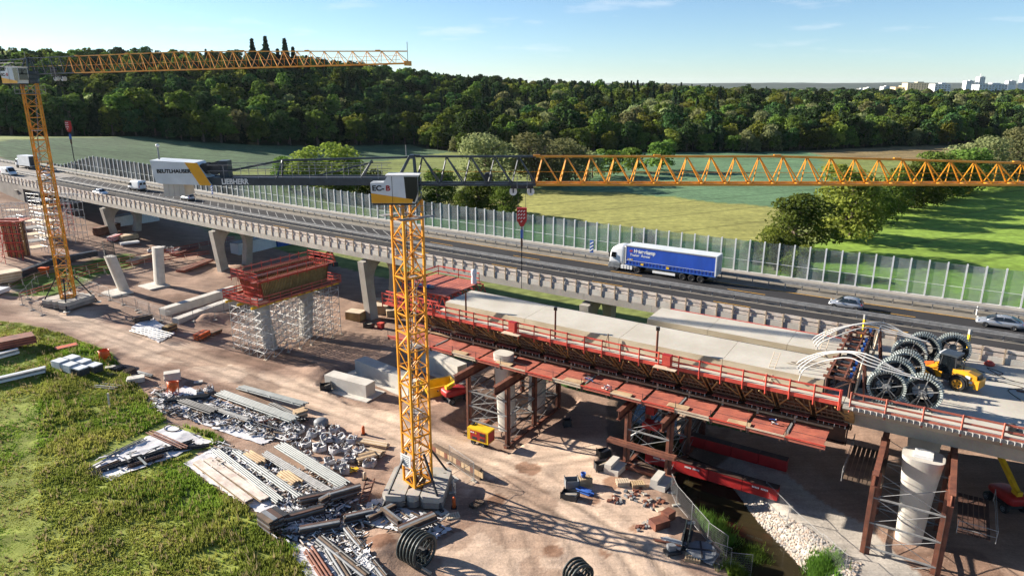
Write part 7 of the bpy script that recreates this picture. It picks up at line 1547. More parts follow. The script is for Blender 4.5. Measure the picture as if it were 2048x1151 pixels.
o = thing('red_tank', 'red fuel container beside the crane base', 'container', gp(862, 1000)); Box(o, 'container', gp(868, 995, .55), (1.5, .8, 1.0), RED_D, R(30)); Box(o, 'small_container', gp(856, 1000, .4), (.8, .6, .75), RED_S, R(30)); Box(o, 'cap', gp(868, 995, 1.1), (.5, .3, .1), RED_S, R(30))
pallet('flat timber pallet in front of the crane base', gp(905, 1032), .3, 1, TIMB_P); pallet('grey pallet with rods right of the crane base', gp(953, 1010), .9, 2, TIMB_D)
sp = thing('steel_stair', 'small brown steel stair beside the crane base', 'stairs', gp(725, 1010))
for k in range(5): Bar(sp, 'tread', gp(718, 1010, .25 + k * .3) + Vector((.1 * k, .25 * k, 0)), gp(736, 1004, .25 + k * .3) + Vector((.1 * k, .25 * k, 0)), .22, .04, RUST)
for a, b_ in ((718, 1010), (736, 1004)): Bar(sp, 'stringer', gp(a, b_, .1), gp(a, b_, 1.7) + Vector((.45, 1.2, 0)), .05, .18, RUST)
# perforated steel beam along the haul road
a, b_ = sg2((868, 906), (962, 958)); o = thing('perforated_steel_wall', 'long brown steel beam wall with square holes behind the crane base', 'steel beam', a); d = (b_ - a).normalized(); L = (b_ - a).length; n = 11
for z, h in ((.12, .24), (1.03, .22)): Bar(o, 'flange', a + Vector((0, 0, z)), b_ + Vector((0, 0, z)), .35, h, TIMB_D)
for k in range(n + 1):
    c = a + d * (L * k / n); Bar(o, 'web_plate', c - d * (.30 if k % 2 else .42) + Vector((0, 0, .58)), c + d * (.30 if k % 2 else .42) + Vector((0, 0, .58)), .12, .72, TIMB if k % 3 else RUST)
# cable spools in the foreground
def spool(label, p, rz, n=6, r=1.36):
    o = thing('ring_spool', label, 'cable spool', p, rz, 'empty cable spools in the foreground', local=True)
    for k in range(n):
        x = (k - n / 2) * .34; q = MB(); q.lathe([(r * .78, x - .03), (r, x - .05), (r, x + .05), (r * .78, x + .03), (r * .78, x - .03)], (0, 0, r), 40, axis='x'); q.build('flange_ring', REEL, o, smooth=True)
        if k % 2 == 0 or k == n - 1:
            for j in range(3): a_ = j * 2 * math.pi / 3 + .5; Bar(o, 'spoke', (x, 0, r), (x, r * .8 * math.cos(a_), r + r * .8 * math.sin(a_)), .05, .14, REEL)
    q = MB(); q.lathe([(.24, -n * .17), (.24, n * .15)], (0, 0, r), 14, axis='x'); q.build('hub_tube', STEEL_D, o)
    for j in range(10): a_ = j * 2 * math.pi / 10; Bar(o, 'cross_rod', (-n * .17, r * .8 * math.cos(a_), r + r * .8 * math.sin(a_)), ((n / 2 - 1) * .34, r * .8 * math.cos(a_), r + r * .8 * math.sin(a_)), .05, .05, STEEL_D)
    return o
spool('row of dark green ring spools lying on a timber in the foreground', gp(838, 1125), R(-35)); Bar(setp(thing('spool_timber', 'pale timber chocks under the foreground ring spools', 'timber', gp(830, 1125)), None), 'timber', gp(800, 1110, .1), gp(862, 1148, .1), .2, .16, TIMB_P)
spool('dark slatted spool cut by the bottom edge of the picture', gp(1158, 1172), R(-60), 4, 1.05)
# crates and pallets right of the haul road
crate('dark open mesh crate nearest the brown shoring tower, upper one', gp(1207, 912), R(20), fill=3); crate('dark open mesh crate below the upper one', gp(1202, 938), R(10), fill=2); crate('grey steel bin left of the pallet pile', gp(1143, 972), R(5), (1.2, .9, .85), GREYP); crate('dark open bin with rods in front of the grey bin', gp(1140, 995), R(-25), (1.5, .9, .6), fill=3); crate('dark machine crate at the edge of the tower shade', gp(1134, 852), R(10), (.8, .6, .9))
pallet('tall pile of timber pallets with a blue bucket on top', gp(1170, 970), .2, 6, TIMB); o = thing('bucket', 'blue bucket on the pallet pile', 'bucket', gp(1166, 970, .9)); q = MB(); q.lathe([(0, 0), (.2, 0), (.26, .42), (.22, .42), (.18, .05), (0, .05)], gp(1166, 970, .92), 12); q.build('bucket', BLUE, o, smooth=True)
pipes('bundle of blue rods beside the pallet pile', (1160, 982), (1185, 990), 12, .07, BLUE, tie=False); pallet('pallet with pale boards beside the concrete footing', gp(1245, 968), .1, 3, TIMB_P); pallet('pallet with a blue rail beside the concrete footing', gp(1275, 972), .1, 3, TIMB)
for k, (a, b_, lab) in enumerate(((1270, 985, 'scattered grey couplers beside the pallets'), (1300, 1005, 'scattered brown brick rubble near the fence'), (1240, 1000, 'small ring of rubble on the sand'), (1290, 1050, 'heap of rusty plates by the fence'))):
    o = thing('rubble_heap', lab, 'rubble', gp(a, b_))
    for j in range(16): Box(o, 'piece', gp(a + random.gauss(0, 12), b_ + random.gauss(0, 5), .08), (random.uniform(.2, .5), random.uniform(.1, .3), random.uniform(.1, .2)), [CONC, RUST, GREYP, RUST][(k + j) % 4], random.uniform(0, 3))
o = thing('rusty_box', 'open rusty steel box by the stream fence', 'steel box', gp(1322, 1050)); [Box(o, 'box', gp(1318, 1052, .35), (1.5, 1.0, .7), RUST, R(25)), Box(o, 'second_box', gp(1336, 1038, .45), (1.0, .8, .8), RUST, R(40)), Box(o, 'plate', gp(1320, 1030, .6), (.8, .5, .1), TIMB_P, R(20))]
pipes('bundle of silver tubes by the stream fence', (1325, 1078), (1372, 1092), 8, .06, SCAF); pipes('long brown bar beside the silver tubes', (1305, 1080), (1365, 1092), 2, .07, RUST, tie=False)
o = thing('dark_trough', 'long dark green steel trough standing by the stream fence', 'trough', gp(1368, 1095)); [Bar(o, 'trough_wall', gp(1364, 1100, .5), gp(1372, 1058, .5), .08, 1.0, REEL), Bar(o, 'trough_wall', gp(1374, 1102, .5), gp(1382, 1060, .5), .08, 1.0, REEL), Bar(o, 'trough_floor', gp(1368, 1100, .1), gp(1377, 1060, .1), .8, .1, STEEL_D)]
o = thing('disc_plate', 'grey round steel disc with a cross lying by the stream fence', 'steel disc', gp(1405, 1105)); q = MB(); c = gp(1402, 1105, .25); q.lathe([(0, .06), (1.15, .06), (1.2, 0), (1.15, -.06), (0, -.06)], c, 28); q.build('disc', GREYP, o); [Bar(o, 'cross_bar', c + Vector((-1.1, .2, .09)), c + Vector((1.1, -.2, .09)), .14, .06, STEEL_D), Bar(o, 'cross_bar', c + Vector((-.2, -1.1, .10)), c + Vector((.2, 1.1, .10)), .14, .06, STEEL_D)]; Bar(o, 'curved_plate', gp(1415, 1130, .2), gp(1430, 1108, .2), .7, .06, GREYP)
pallet('pallet with a green roll by the steel trough', gp(1385, 1118), -.3, 2); o = thing('pump', 'small grey motor pump by the silver tubes', 'pump', gp(1345, 1105)); [Box(o, 'frame', gp(1345, 1105, .15), (1.3, .8, .2), STEEL_D, .3), Box(o, 'motor', gp(1342, 1103, .45), (.6, .5, .5), GREYP, .3), Tube(o, 'outlet', gp(1350, 1103, .5), gp(1360, 1108, .5), .12, STEEL)]
# ================================================================== left-hand stores on the meadow edge
plankstack('red formwork panel stack at the left picture edge', (-20, 700), (72, 690), 2.4, 1, 6, .17, [RED_W, RUST], 'red_panel_stack', 'panel stack', 'panel'); plankstack('orange planks beside the red panel stack', (112, 700), (156, 692), 1.2, 3, 2, .1, [ORANGE, RED_W])
plankstack('long white beams at the left picture edge, upper row', (-20, 722), (38, 708), .8, 2, 2, .3, [CRANE_W, STEEL], 'beam_stack', 'beams', 'beam'); plankstack('long white beams at the left picture edge, lower row', (-20, 770), (92, 745), .9, 2, 2, .3, [CRANE_W, STEEL], 'beam_stack', 'beams', 'beam')
for k, (a, b_, dark) in enumerate(((122, 735, 0), (142, 742, 0), (162, 749, 1), (146, 728, 0), (168, 735, 0), (190, 743, 1))):
    o = thing('slab_pile', ['white panel pile, front row, left end', 'white panel pile, front row, middle', 'white panel pile with dark end, front row', 'white panel pile, back row, left end', 'white panel pile, back row, middle', 'white panel pile with dark blue end, back row'][k], 'panel pile', gp(a, b_)); p = gp(a, b_)
    for j in range(6): Box(o, 'panel', (p.x, p.y, p.z + .12 + j * .17), (1.55, 1.25, .14), CRANE_W if not (dark and j < 5) else STEEL_BLUE, R(-24))
def bucket(label, p, s_=1.0, tilt=0.0):
    o = thing('concrete_bucket', label, 'concrete bucket', p, random.uniform(0, 3), 'orange concrete buckets', local=True); o.rotation_euler = (tilt, 0, 0); q = MB(); q.lathe([(.14, .35), (.22, .35), (.62, .95), (.65, 1.55), (.60, 1.55), (.55, 1.0), (.14, .45)], n=18); q.build('hopper', ORANGE, o, smooth=True)
    for k in range(4): a = k * math.pi / 2 + .4; Bar(o, 'leg', (.6 * math.cos(a), .6 * math.sin(a), 1.0), (.62 * math.cos(a), .62 * math.sin(a), 0), .08, .08, ORANGE)
    q = MB(); q.path([(.62 * math.cos(a), .62 * math.sin(a), .06) for a in np.linspace(0, 6.0, 16)], .05, 6, closed=True); q.build('foot_ring', ORANGE, o); Tube(o, 'lever', (.2, 0, .4), (.8, .1, .7), .03, STEEL_D); q = MB(); q.lathe([(.66, 1.5), (.70, 1.53), (.66, 1.57)], n=18); q.build('rim', ORANGE, o); return o
bucket('orange concrete bucket standing upright at the meadow edge', gp(211, 722)); bucket('tilted orange concrete bucket by the haul road sheet', gp(346, 788), 1.0, R(-14))
for k, (a, b_, w, h, lab) in enumerate(((272, 762, 1.9, .7, 'pale concrete slab pile near the tilted orange bucket'), (345, 758, 1.8, 1.0, 'tall pale slab pile behind the tilted orange bucket'), (222, 735, 1.2, .25, 'flat concrete plate beside the upright orange bucket'), (398, 765, 1.0, .3, 'small concrete plate beside the haul road'))):
    o = thing('concrete_slab_pile', lab, 'slab pile', gp(a, b_)); p = gp(a, b_); n = max(1, int(h / .2))
    for j in range(n): Box(o, 'slab', (p.x + random.uniform(-.08, .08), p.y, p.z + .1 + j * .2), (w, w * .6, .18), CONC_LIGHT, R(25))
pipes('dark tube pallet between the orange buckets, left one', (228, 742), (245, 735), 9, .12, STEEL_D, tie=False); pipes('brown tube pallet between the orange buckets, right one', (250, 748), (268, 742), 9, .12, TIMB_D, tie=False); pipes('dark blue tubes leaning near the slab pile', (275, 745), (305, 755), 5, .08, STEEL_BLUE, tie=False); pipes('four loose grey bars crossing in the grass', (195, 770), (238, 778), 4, .05, STEEL, spread=1.6, tie=False)
o = thing('grass_post', 'weathered timber post standing in the meadow', 'post', gp(219, 812)); Bar(o, 'post', gp(219, 812, -.2), gp(220, 812, 1.6), .16, .16, TIMBER_PAR)
pipes('silver pipes on the fleece left of the scaffolded pier', (272, 660), (335, 682), 8, .07, SCAF, spread=2.2, z0=.08, tie=False); plankstack('dark plank stack at the end of the fleece left of the pier', (330, 668), (350, 660), 1.0, 3, 6, .16, [TIMB_D, STEEL_D, TIMB_Y]); plankstack('dark bales at the head of the fleece left of the pier', (268, 645), (305, 640), .9, 2, 4, .18, [STEEL_D, TIMB_D]); plankstack('orange-brown brick pack beside the scaffolded pier', (395, 682), (415, 672), 1.2, 3, 4, .22, [RUST, ORANGE], 'brick_pack', 'brick pack', 'block')
plankstack('second brick pack beside the scaffolded pier', (418, 672), (440, 664), 1.0, 3, 2, .22, [RUST, TIMB_D], 'brick_pack', 'brick pack', 'block'); crate('dark crate in the pit left of the sunlit wall block', gp(652, 780), R(15), (1.3, 1.0, .9), fill=2)
# --- area below the left end of the motorway bridge
plankstack('big pale formwork panel stack at the left picture edge', (-10, 566), (42, 560), 3.0, 1, 7, .22, [TIMB_P, TIMB], 'panel_stack', 'panel stack', 'panel'); plankstack('white panel leaning below the pale panel stack', (-15, 590), (10, 582), 2.2, 1, 3, .2, [CRANE_W])
for k, (a, b_, lab) in enumerate((((40, 556), (110, 530), 'dark blue steel beam behind the orange bin, left length'), ((115, 528), (195, 516), 'dark blue steel beam behind the crane mast, right length'))): plankstack(lab, a, b_, 1.0, 1, 2, .55, [STEEL_BLUE], 'steel_beam', 'steel beam', 'beam')
o = thing('orange_bin', 'bright orange bin standing left of the farther crane', 'bin', gp(90, 550)); q = MB(); p = gp(90, 550); q.ring_loft([[(p.x - .45, p.y - .35, p.z + .3), (p.x + .45, p.y - .35, p.z + .3), (p.x + .45, p.y + .35, p.z + .3), (p.x - .45, p.y + .35, p.z + .3)], [(p.x - .7, p.y - .55, p.z + 1.4), (p.x + .7, p.y - .55, p.z + 1.4), (p.x + .7, p.y + .55, p.z + 1.4), (p.x - .7, p.y + .55, p.z + 1.4)]]); q.build('tub', ORANGE, o); [Bar(o, 'leg', (p.x + a_, p.y, p.z), (p.x + a_, p.y, p.z + .5), .1, .1, ORANGE) for a_ in (-.4, .4)]
def px_rail(label, pts, h=1.05, mat=RED_W, zoff=0.0):
    P = [gp(*p) for p in pts]; o = thing('trench_guard_rail', label, 'guard rail', P[0])
    for a, b_ in zip(P[:-1], P[1:]):
        L = (b_ - a).length; n = max(1, int(L / 2.2))
        for k in range(n):
            c = a + (b_ - a) * k / n; e = a + (b_ - a) * (k + 1) / n; Bar(o, 'post', c, c + Vector((0, 0, h + .1)), .08, .08, TIMB_P)
            for z in (h, h * .55): Bar(o, 'board', c + Vector((0, 0, z)), e + Vector((0, 0, z)), .04, .16, mat)
            if k % 2: Bar(o, 'brace', c + Vector((0, 0, h)), c + Vector((.9, -.9, .05)), .06, .06, TIMB_P)
px_rail('red trench guard rail passing behind the farther crane mast', [(40, 600), (110, 578), (180, 552), (290, 530), (420, 512)]); px_rail('red trench guard rail farther back behind the two bare columns', [(150, 548), (240, 528), (340, 508), (470, 482)]); px_rail('weathered trench board rail left of the farther crane', [(20, 580), (70, 560), (120, 548)], mat=TIMB_D)
plankstack('tan timber stack between the two bare columns', (262, 528), (305, 512), 2.0, 4, 3, .18, [TIMB, TIMB_P]); plankstack('long red beams lying behind the bare columns', (345, 512), (392, 500), 1.4, 4, 2, .2, [RED_W, RUST]); plankstack('red and rust beams stacked under the bridge beside the second pier', (360, 545), (420, 525), 1.8, 4, 2, .2, [RED_W, RUST, RED_S])
for k, (a, b_) in enumerate(((305, 503), (322, 500), (340, 501), (352, 504))): bigbag(['white bulk bag behind the bare column, left one of four', 'white bulk bag behind the bare column, second of four', 'white bulk bag behind the bare column, third of four', 'white bulk bag behind the bare column, right one of four'][k], gp(a, b_), .3, 1.6, None)
plankstack('tan timber stack at the foot of the first bridge pier', (240, 482), (272, 478), 2.4, 4, 5, .2, [TIMB, TIMB_P]); plankstack('brown formwork panels beside the first bridge pier', (192, 472), (238, 462), 1.4, 2, 8, .2, [RUST, TIMB_D]); plankstack('red and white barrier boards at the foot of the first bridge pier', (222, 484), (240, 478), 1.5, 4, 5, .2, [RED_S, WHITE]); plankstack('white pipes lying near the first bridge pier', (240, 490), (278, 488), 1.4, 5, 2, .2, [WHITE])
def container(label, p0, p1, h, mat):
    a, b_ = sg2(p0, p1); g_ = min(a.z, b_.z); o = thing('site_container', label, 'container', (a.x, a.y, g_)); a.z = b_.z = g_ + h / 2; Bar(o, 'body', a, b_, 2.4, h, mat); d = (b_ - a).normalized(); n_ = Vector((-d.y, d.x, 0)); L = (b_ - a).length
    for k in range(int(L / .6)): c = a + d * (.3 + k * .6) - n_ * 1.21 * (1 if n_.y > 0 else -1); Bar(o, 'rib', c - Vector((0, 0, h * .45)), c + Vector((0, 0, h * .45)), .12, .05, mat)
    Bar(o, 'roof_edge', a + Vector((0, 0, h / 2 + .04)), b_ + Vector((0, 0, h / 2 + .04)), 2.46, .08, STEEL)
container('white site container behind the first bridge pier', (225, 452), (312, 440), 2.6, CRANE_W); container('white and blue site container behind the second bridge pier', (470, 508), (545, 492), 2.6, CRANE_W); container('blue site container at the end of the white one', (548, 492), (600, 482), 2.6, BLUE)
for k, (a, b_, s_, m_, lab) in enumerate(((712, 638, 1.9, TIMB_Y, 'tan wooden crate at the foot of the third bridge pier, left side'), (762, 625, 2.0, TIMB, 'tan wooden crate right of the third bridge pier'), (748, 612, 1.7, TIMB_P, 'tall tan crate behind the third bridge pier'), (785, 630, 1.4, TIMB, 'low tan crate beside the crane mast'))): o = thing('wooden_crate', lab, 'crate', gp(a, b_)); p = gp(a, b_); Box(o, 'crate_body', (p.x, p.y, p.z + s_ * .35), (s_ * 1.4, s_, s_ * .7), m_, R(-20 + 12 * k)); Box(o, 'lid', (p.x, p.y, p.z + s_ * .72), (s_ * 1.45, s_ * 1.05, .08), TIMB_P, R(-20 + 12 * k))
o = thing('red_toolbox', 'small red box near the third bridge pier', 'toolbox', gp(762, 656)); Box(o, 'body', gp(762, 656, .4), (.8, .8, .9), RED_D, R(-30)); Box(o, 'lid', gp(762, 656, .88), (.85, .85, .08), RED_S, R(-30)); crate('dark mesh crate at the foot of the third bridge pier', gp(738, 655), R(-20), (1.4, .9, .8), fill=3)
# far-left pier in rough formwork with scaffold stairs
p = Q2(-108.5, 35.5, 0); g_ = tzf(p.x, p.y)
fl = thing('column_formwork', 'tall brown timber column formwork with red head at the left edge', 'formwork', gp(40, 512)); b0 = gp(40, 512)
for k in range(9):
    for j in range(2): Bar(fl, 'form_plank', b0 + Vector((-1.4 + k * .33, -.9 + j * 1.8, -.2)), b0 + Vector((-1.6 + k * .36, -1.0 + j * 2.0, 6.6)), .29, .12, [TIMB_Y, TIMB_D, RUST][k % 3])
for z in (1.2, 2.8, 4.4, 6.0): Bar(fl, 'clamp', b0 + Vector((-1.8, -1.1, z)), b0 + Vector((1.6, -1.1, z)), .16, .2, RED_S)
for z in (6.6, 7.1): Bar(fl, 'head_board', b0 + Vector((-2.4, -1.5, z)), b0 + Vector((2.2, -1.5, z)), .1, .35, RED_W)
Box(fl, 'head_deck', b0 + Vector((0, 0, 6.75)), (4.8, 3.6, .12), RED_W)
for x in (-2.8, -2.2): Bar(fl, 'push_prop', b0 + Vector((x, -1.6, 0)), b0 + Vector((x + .9, -1, 5)), .12, .12, RED_S)
def scaffold(label, p0, p1, depth, h, lv=6, bays=5, mat=SCAF, decks=True):
    a, b_ = sg2(p0, p1); g_ = min(a.z, b_.z); a.z = b_.z = g_; d = (b_ - a) / bays; n_ = Vector((-d.y, d.x, 0)).normalized() * depth; o = thing('tube_scaffold', label, 'scaffold', a)
    for i in range(bays + 1):
        for k in (0, 1): Tube(o, 'standard', a + d * i + n_ * k, a + d * i + n_ * k + Vector((0, 0, h)), .05, mat)
        for z in range(1, lv + 1): Tube(o, 'transom', a + d * i + Vector((0, 0, h * z / lv)), a + d * i + n_ + Vector((0, 0, h * z / lv)), .035, mat)
    for z in range(1, lv + 1):
        for k in (0, 1):
            Tube(o, 'ledger', a + n_ * k + Vector((0, 0, h * z / lv)), b_ + n_ * k + Vector((0, 0, h * z / lv)), .04, mat)
        if z < lv:
            Tube(o, 'guard_tube', a + Vector((0, 0, h * (z + .5) / lv)), b_ + Vector((0, 0, h * (z + .5) / lv)), .035, mat)
            if decks: c = n_ * .5 + Vector((0, 0, h * z / lv + .05)); Bar(o, 'deck_board', a + c, b_ + c, depth * .8, .05, TIMB_P if z % 2 else STEEL)
    for i in range(bays):
        for z in range(lv): 
            if (i + z) % 2: Tube(o, 'brace', a + d * i + Vector((0, 0, h * z / lv)), a + d * (i + 1) + Vector((0, 0, h * (z + 1) / lv)), .03, mat)
    return o
scaffold('silver scaffold stair tower left of the farther crane mast', (70, 482), (96, 490), 3.4, 10.0, 7, 3); scaffold('silver scaffold right of the farther crane mast under the bridge', (112, 478), (152, 486), 3.0, 9.5, 6, 4, decks=False); scaffold('silver scaffold beside the timber column formwork', (48, 505), (62, 512), 3.0, 7.5, 6, 2); scaffold('red tube scaffold at the very left edge', (-12, 520), (12, 528), 3.0, 7.0, 5, 2, RED_S, False); scaffold('silver scaffold behind the timber column formwork', (10, 455), (46, 462), 2.5, 5.5, 4, 4)
scaffold('reddish scaffold frames under the bridge behind the farther crane mast', (118, 470), (150, 462), 2.5, 6.0, 4, 3, RED_S, False)
# --- wire mesh fences
fq = MB(); FW, FH = 3.3, 1.95
for x in (-FW / 2 + .02, FW / 2 - .02): fq.tube((x, 0, 0), (x, 0, FH), .022, 5)
for z in (.12, FH - .02): fq.tube((-FW / 2, 0, z), (FW / 2, 0, z), .02, 5)
for k in range(1, 22): x = -FW / 2 + FW * k / 22; fq.tube((x, 0, .12), (x, 0, FH), .0035, 3, caps=False)
for k in range(1, 9): z = .12 + (FH - .12) * k / 9; fq.tube((-FW / 2, 0, z), (FW / 2, 0, z), .0035, 3, caps=False)
fmesh = fq.mesh(STEEL, name='mesh_panel'); fm_foot = MB().box((0, 0, .06), (.7, .24, .13)).mesh(CONC, name='fence_foot')
def fence(label, pts):
    P = [gp(*p) for p in pts]; o = thing('mesh_fence', label, 'fence', P[0])
    for a, b_ in zip(P[:-1], P[1:]):
        L = (b_ - a).xy.length; n = max(1, int(round(L / FW)))
        for k in range(n):
            c = a + (b_ - a) * ((k + .5) / n); ang = math.atan2(b_.y - a.y, b_.x - a.x); z = tzf(c.x, c.y); put(fmesh, 'fence_panel', (c.x, c.y, z + .05), ang + random.uniform(-.03, .03), o, (L / n / FW, 1, 1)); e = a + (b_ - a) * (k / n); put(fm_foot, 'fence_foot', (e.x, e.y, tzf(e.x, e.y)), ang + math.pi / 2, o)
fence('wire mesh fence along the left stream bank', [(1342, 985), (1352, 1010), (1415, 1085), (1452, 1118)]); fence('wire mesh fence along the gravel bank', [(1528, 1002), (1575, 1050), (1640, 1110), (1690, 1150)]); fence('wire mesh fence at the bottom edge by the stream', [(1425, 1125), (1460, 1140), (1500, 1165)]); fence('wire mesh fence around the farther crane base', [(85, 630), (45, 610), (78, 575), (160, 575), (220, 600), (330, 640)]); fence('wire mesh fence behind the nearer crane base', [(900, 925), (948, 962), (905, 985), (912, 1010)]); fence('wire mesh fence around the two low concrete walls', [(278, 625), (345, 650), (430, 640), (468, 622)])
# --- gravel bank stones
gv = MB(); tv = (1 + 5 ** .5) / 2; ico = [(-1, tv, 0), (1, tv, 0), (-1, -tv, 0), (1, -tv, 0), (0, -1, tv), (0, 1, tv), (0, -1, -tv), (0, 1, -tv), (tv, 0, -1), (tv, 0, 1), (-tv, 0, -1), (-tv, 0, 1)]; icf = [(0, 11, 5), (0, 5, 1), (0, 1, 7), (0, 7, 10), (0, 10, 11), (1, 5, 9), (5, 11, 4), (11, 10, 2), (10, 7, 6), (7, 1, 8), (3, 9, 4), (3, 4, 2), (3, 2, 6), (3, 6, 8), (3, 8, 9), (4, 9, 5), (2, 4, 11), (6, 2, 10), (8, 6, 7), (9, 8, 1)]
GB = pxl([(1452, 985), (1500, 985), (1560, 1030), (1660, 1100), (1720, 1140), (1700, 1180), (1640, 1180), (1560, 1110), (1500, 1060)], -.6); gxs, gys = scatter(GB, 9000); gzs = tz(gxs, gys)
for x, y, z in list(zip(gxs, gys, gzs))[:3800]:
    r = random.uniform(.05, .15) * (1.25 if random.random() < .1 else 1); sx_, sy_, sz_ = r * random.uniform(.7, 1.2), r * random.uniform(.7, 1.2), r * random.uniform(.45, .8); gv.add([(x + a * sx_ * .55, y + b_ * sy_ * .55, z + .02 + c * sz_ * .55) for a, b_, c in ico], icf, random.randrange(3))
ST = [M('river_stone_pale', (.52, .46, .40), (.42, .37, .32), 3, .85), M('river_stone_warm', (.46, .37, .29), (.36, .28, .22), 3, .85), M('river_stone_grey', (.36, .34, .32), (.27, .26, .25), 3, .85)]
setp(gv.build('gravel', ST), 'pale river stones of the gravel bank beside the stream', 'gravel', kind='stuff')
# ================================================================== houses and distant town
def house(label, px, py, w, d, h, rz, roof=ROOF_D, ridge=2.6):
    p = gp(px, py); o = thing('house', label, 'house', p, rz, None, local=True); Box(o, 'wall', (0, 0, h / 2), (w, d, h), PLASTER); q = MB(); e = .5
    q.add([(-w / 2 - e, -d / 2 - e, h - .25), (w / 2 + e, -d / 2 - e, h - .25), (w / 2 + e, d / 2 + e, h - .25), (-w / 2 - e, d / 2 + e, h - .25), (-w / 2 - e, 0, h + ridge), (w / 2 + e, 0, h + ridge)], [(0, 1, 5, 4), (2, 3, 4, 5), (3, 2, 1, 0)]); rf = q.build('roof', roof, o)
    q = MB(); q.add([(-w / 2, -d / 2, h), (-w / 2, d / 2, h), (-w / 2, 0, h + ridge - .3), (w / 2, -d / 2, h), (w / 2, d / 2, h), (w / 2, 0, h + ridge - .3)], [(0, 1, 2), (5, 4, 3)]); q.build('gable', PLASTER, o); Box(rf, 'chimney', (w * .2, .6, h + ridge * .8 + .6), (.7, .7, 1.6), RUST)
    for k in range(3):
        Box(o, 'window', (-w * .3 + k * w * .3, -d / 2 - .02, h * .55), (1.1, .06, 1.3), GLASS_D)
    Box(o, 'gable_window', (-w / 2 - .02, 0, h * .6), (.06, 1.2, 1.4), GLASS_D)
for lab, a, b_, w, d, h, rz, rg in (('white house with dark gabled roof among the trees, leftmost', 1778, 255, 11, 9, 7, .5, 3.6), ('white house with a broad dark roof among the trees, second from the left', 1822, 255, 14, 10, 6.5, .2, 4.6), ('house with brown roof behind trees right of the broad dark roof', 1948, 262, 12, 9, 7, .3, 4.5), ('white house with dark roof half hidden low among the trees', 1975, 272, 12, 9, 7, -.2, 4.2)): house(lab, a, b_, w, d, h, rz, ridge=rg)
def tower_block(label, px, ptop, pbot, pw, D, mat, dpt=14, rows=5, name='apartment_block', rz=.25):
    a = at_depth(px, ptop, D); zc = D * CP; w = pw / F_PX * zc; zb_ = -30; o = thing(name, label, 'building', (a.x, D, zb_), rz, 'distant town buildings', local=True); h = a.z - zb_; Box(o, 'wall', (0, 0, h / 2), (w, dpt, h), mat); Box(o, 'roof', (0, 0, h + .2), (w * 1.02, dpt * 1.02, .4), STEEL); Box(o, 'roof_house', (w * .15, 0, h + 1.2), (w * .3, dpt * .5, 2), mat)
    n = max(2, int(w / 6))
    for r in range(rows):
        for c in range(min(n, 12)): Box(o, 'window', (-w / 2 + w * (c + .5) / min(n, 12), -dpt / 2 - .05, h - 2.5 - r * 3.4), (w / min(n, 12) * .5, .12, 1.5), GLASS_D)
D1 = 1500
for lab, px, pt, pw, D, mt, rows in (('cream apartment block with stepped roof in the distant town', 1832, 166, 52, 1350, PLASTER_Y, 4), ('long low cream block left of the stepped one', 1800, 174, 34, 1380, PLASTER_Y, 3), ('white office block right of the cream blocks', 1880, 168, 38, 1300, PLASTER, 4), ('large white hall block in the distant town', 1980, 169, 70, 1150, PLASTER, 5), ('white tower with a spire in the distant town', 1962, 154, 14, 2300, PLASTER, 6), ('low white block left of the spire tower', 1938, 162, 20, 2300, PLASTER, 3), ('white block right of the hall', 2022, 162, 20, 2600, PLASTER, 4), ('white high-rise at the right picture edge', 2050, 150, 16, 2600, PLASTER, 8), ('small pale block at the left end of the distant town', 1735, 176, 12, 1900, PLASTER, 3), ('small pale block left of the cream ones', 1770, 173, 14, 1900, PLASTER, 3), ('tiny white block amid the distant trees', 1720, 178, 8, 2100, PLASTER, 2)): tower_block(lab, px, pt, 190, pw, D, mt, rows=rows)
sp_ = at_depth(1962, 149, 2300); o = thing('radio_mast', 'thin spire above the distant white tower', 'mast', sp_ - Vector((0, 0, 30))); Tube(o, 'mast', sp_ - Vector((0, 0, 40)), sp_ + Vector((0, 0, 3)), 1.0, WHITE)
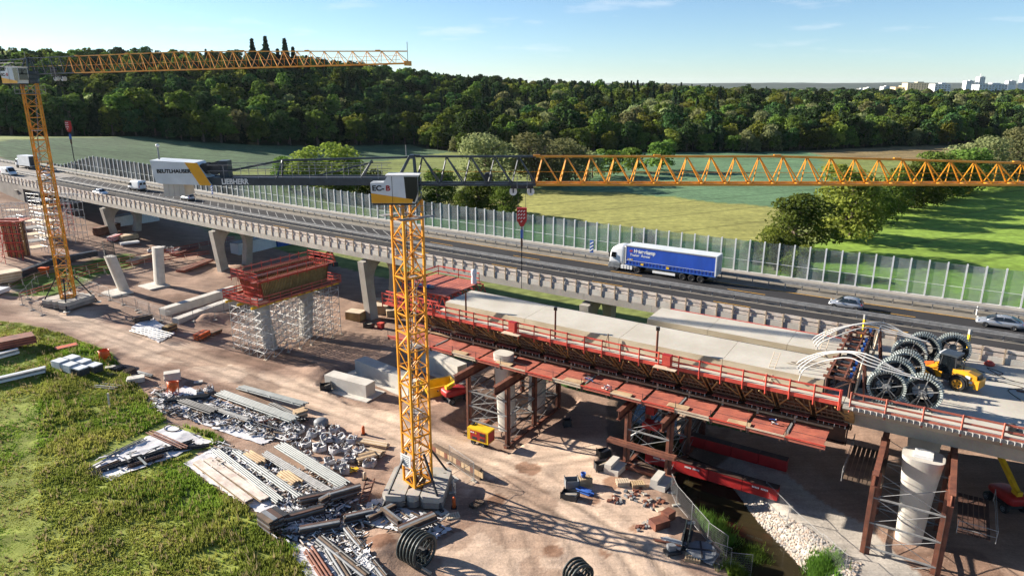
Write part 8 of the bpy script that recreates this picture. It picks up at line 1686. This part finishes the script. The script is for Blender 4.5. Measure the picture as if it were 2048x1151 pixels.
# low hills on the horizon
def hills(name, D, top0, top1, seed, c):
    q = MB(); n = 80; rr = []; g = random.Random(seed); m_ = M(name + '_wood', c, tuple(x * .7 for x in c), .004, .95)
    for i in range(n + 1):
        x = -D * .2 + D * 1.5 * i / n; h = top0 + (top1 - top0) * mnoise.noise(Vector((i * .11, seed, 0))) + 12 * mnoise.noise(Vector((i * .5, seed, 3))); rr.append([(x, D - 400, -120), (x, D, h * .6), (x, D + 500, h), (x, D + 1500, h * .9), (x, D + 2600, -120)])
    q.ring_loft(rr, closed=False); setp(q.build(name, m_, None, smooth=True), 'low wooded hills on the horizon', 'hills', kind='structure')
hills('near_hills', 5200, 12, 30, 3, (.035, .055, .025)); hills('far_hills', 9500, 62, 50, 9, (.04, .06, .03))
q = MB(); q.add([(-9000, 3800, -28), (16000, 3800, -28), (26000, 21000, -40), (-16000, 21000, -40)], [(0, 1, 2, 3)]); setp(q.build('plain', M('distant_fields', (.09, .13, .045), (.05, .075, .03), .004, .95), None), 'far flat country between the wood and the horizon hills', 'land', kind='structure')

# ================================================================== air
hz = MB(); hz.box((3500, 10400, 24), (42000, 23000, 372)); hm_ = bpy.data.materials.new('haze_air'); hm_.use_nodes = True; _t = hm_.node_tree; _t.nodes.clear(); _o = nd(_t, 'ShaderNodeOutputMaterial'); _v = nd(_t, 'ShaderNodeVolumePrincipled'); _v.inputs['Color'].default_value = (.78, .88, 1.0, 1); _v.inputs['Density'].default_value = .000016; _v.inputs['Anisotropy'].default_value = .2; _t.links.new(_v.outputs[0], _o.inputs['Volume'])
haze = hz.build('haze', hm_); setp(haze, 'thin blue summer haze over the whole valley', 'haze', kind='stuff')
# text to plain meshes
bpy.context.view_layer.update(); _dg = bpy.context.evaluated_depsgraph_get()
for _o in [o for o in col.objects if o.type == 'FONT']:
    _me = bpy.data.meshes.new_from_object(_o.evaluated_get(_dg)); _n = bpy.data.objects.new(_o.name, _me); col.objects.link(_n)
    _n.parent = _o.parent; _n.location = _o.location; _n.rotation_euler = _o.rotation_euler; _n.scale = _o.scale; _nm = _o.name; bpy.data.objects.remove(_o); _n.name = _nm
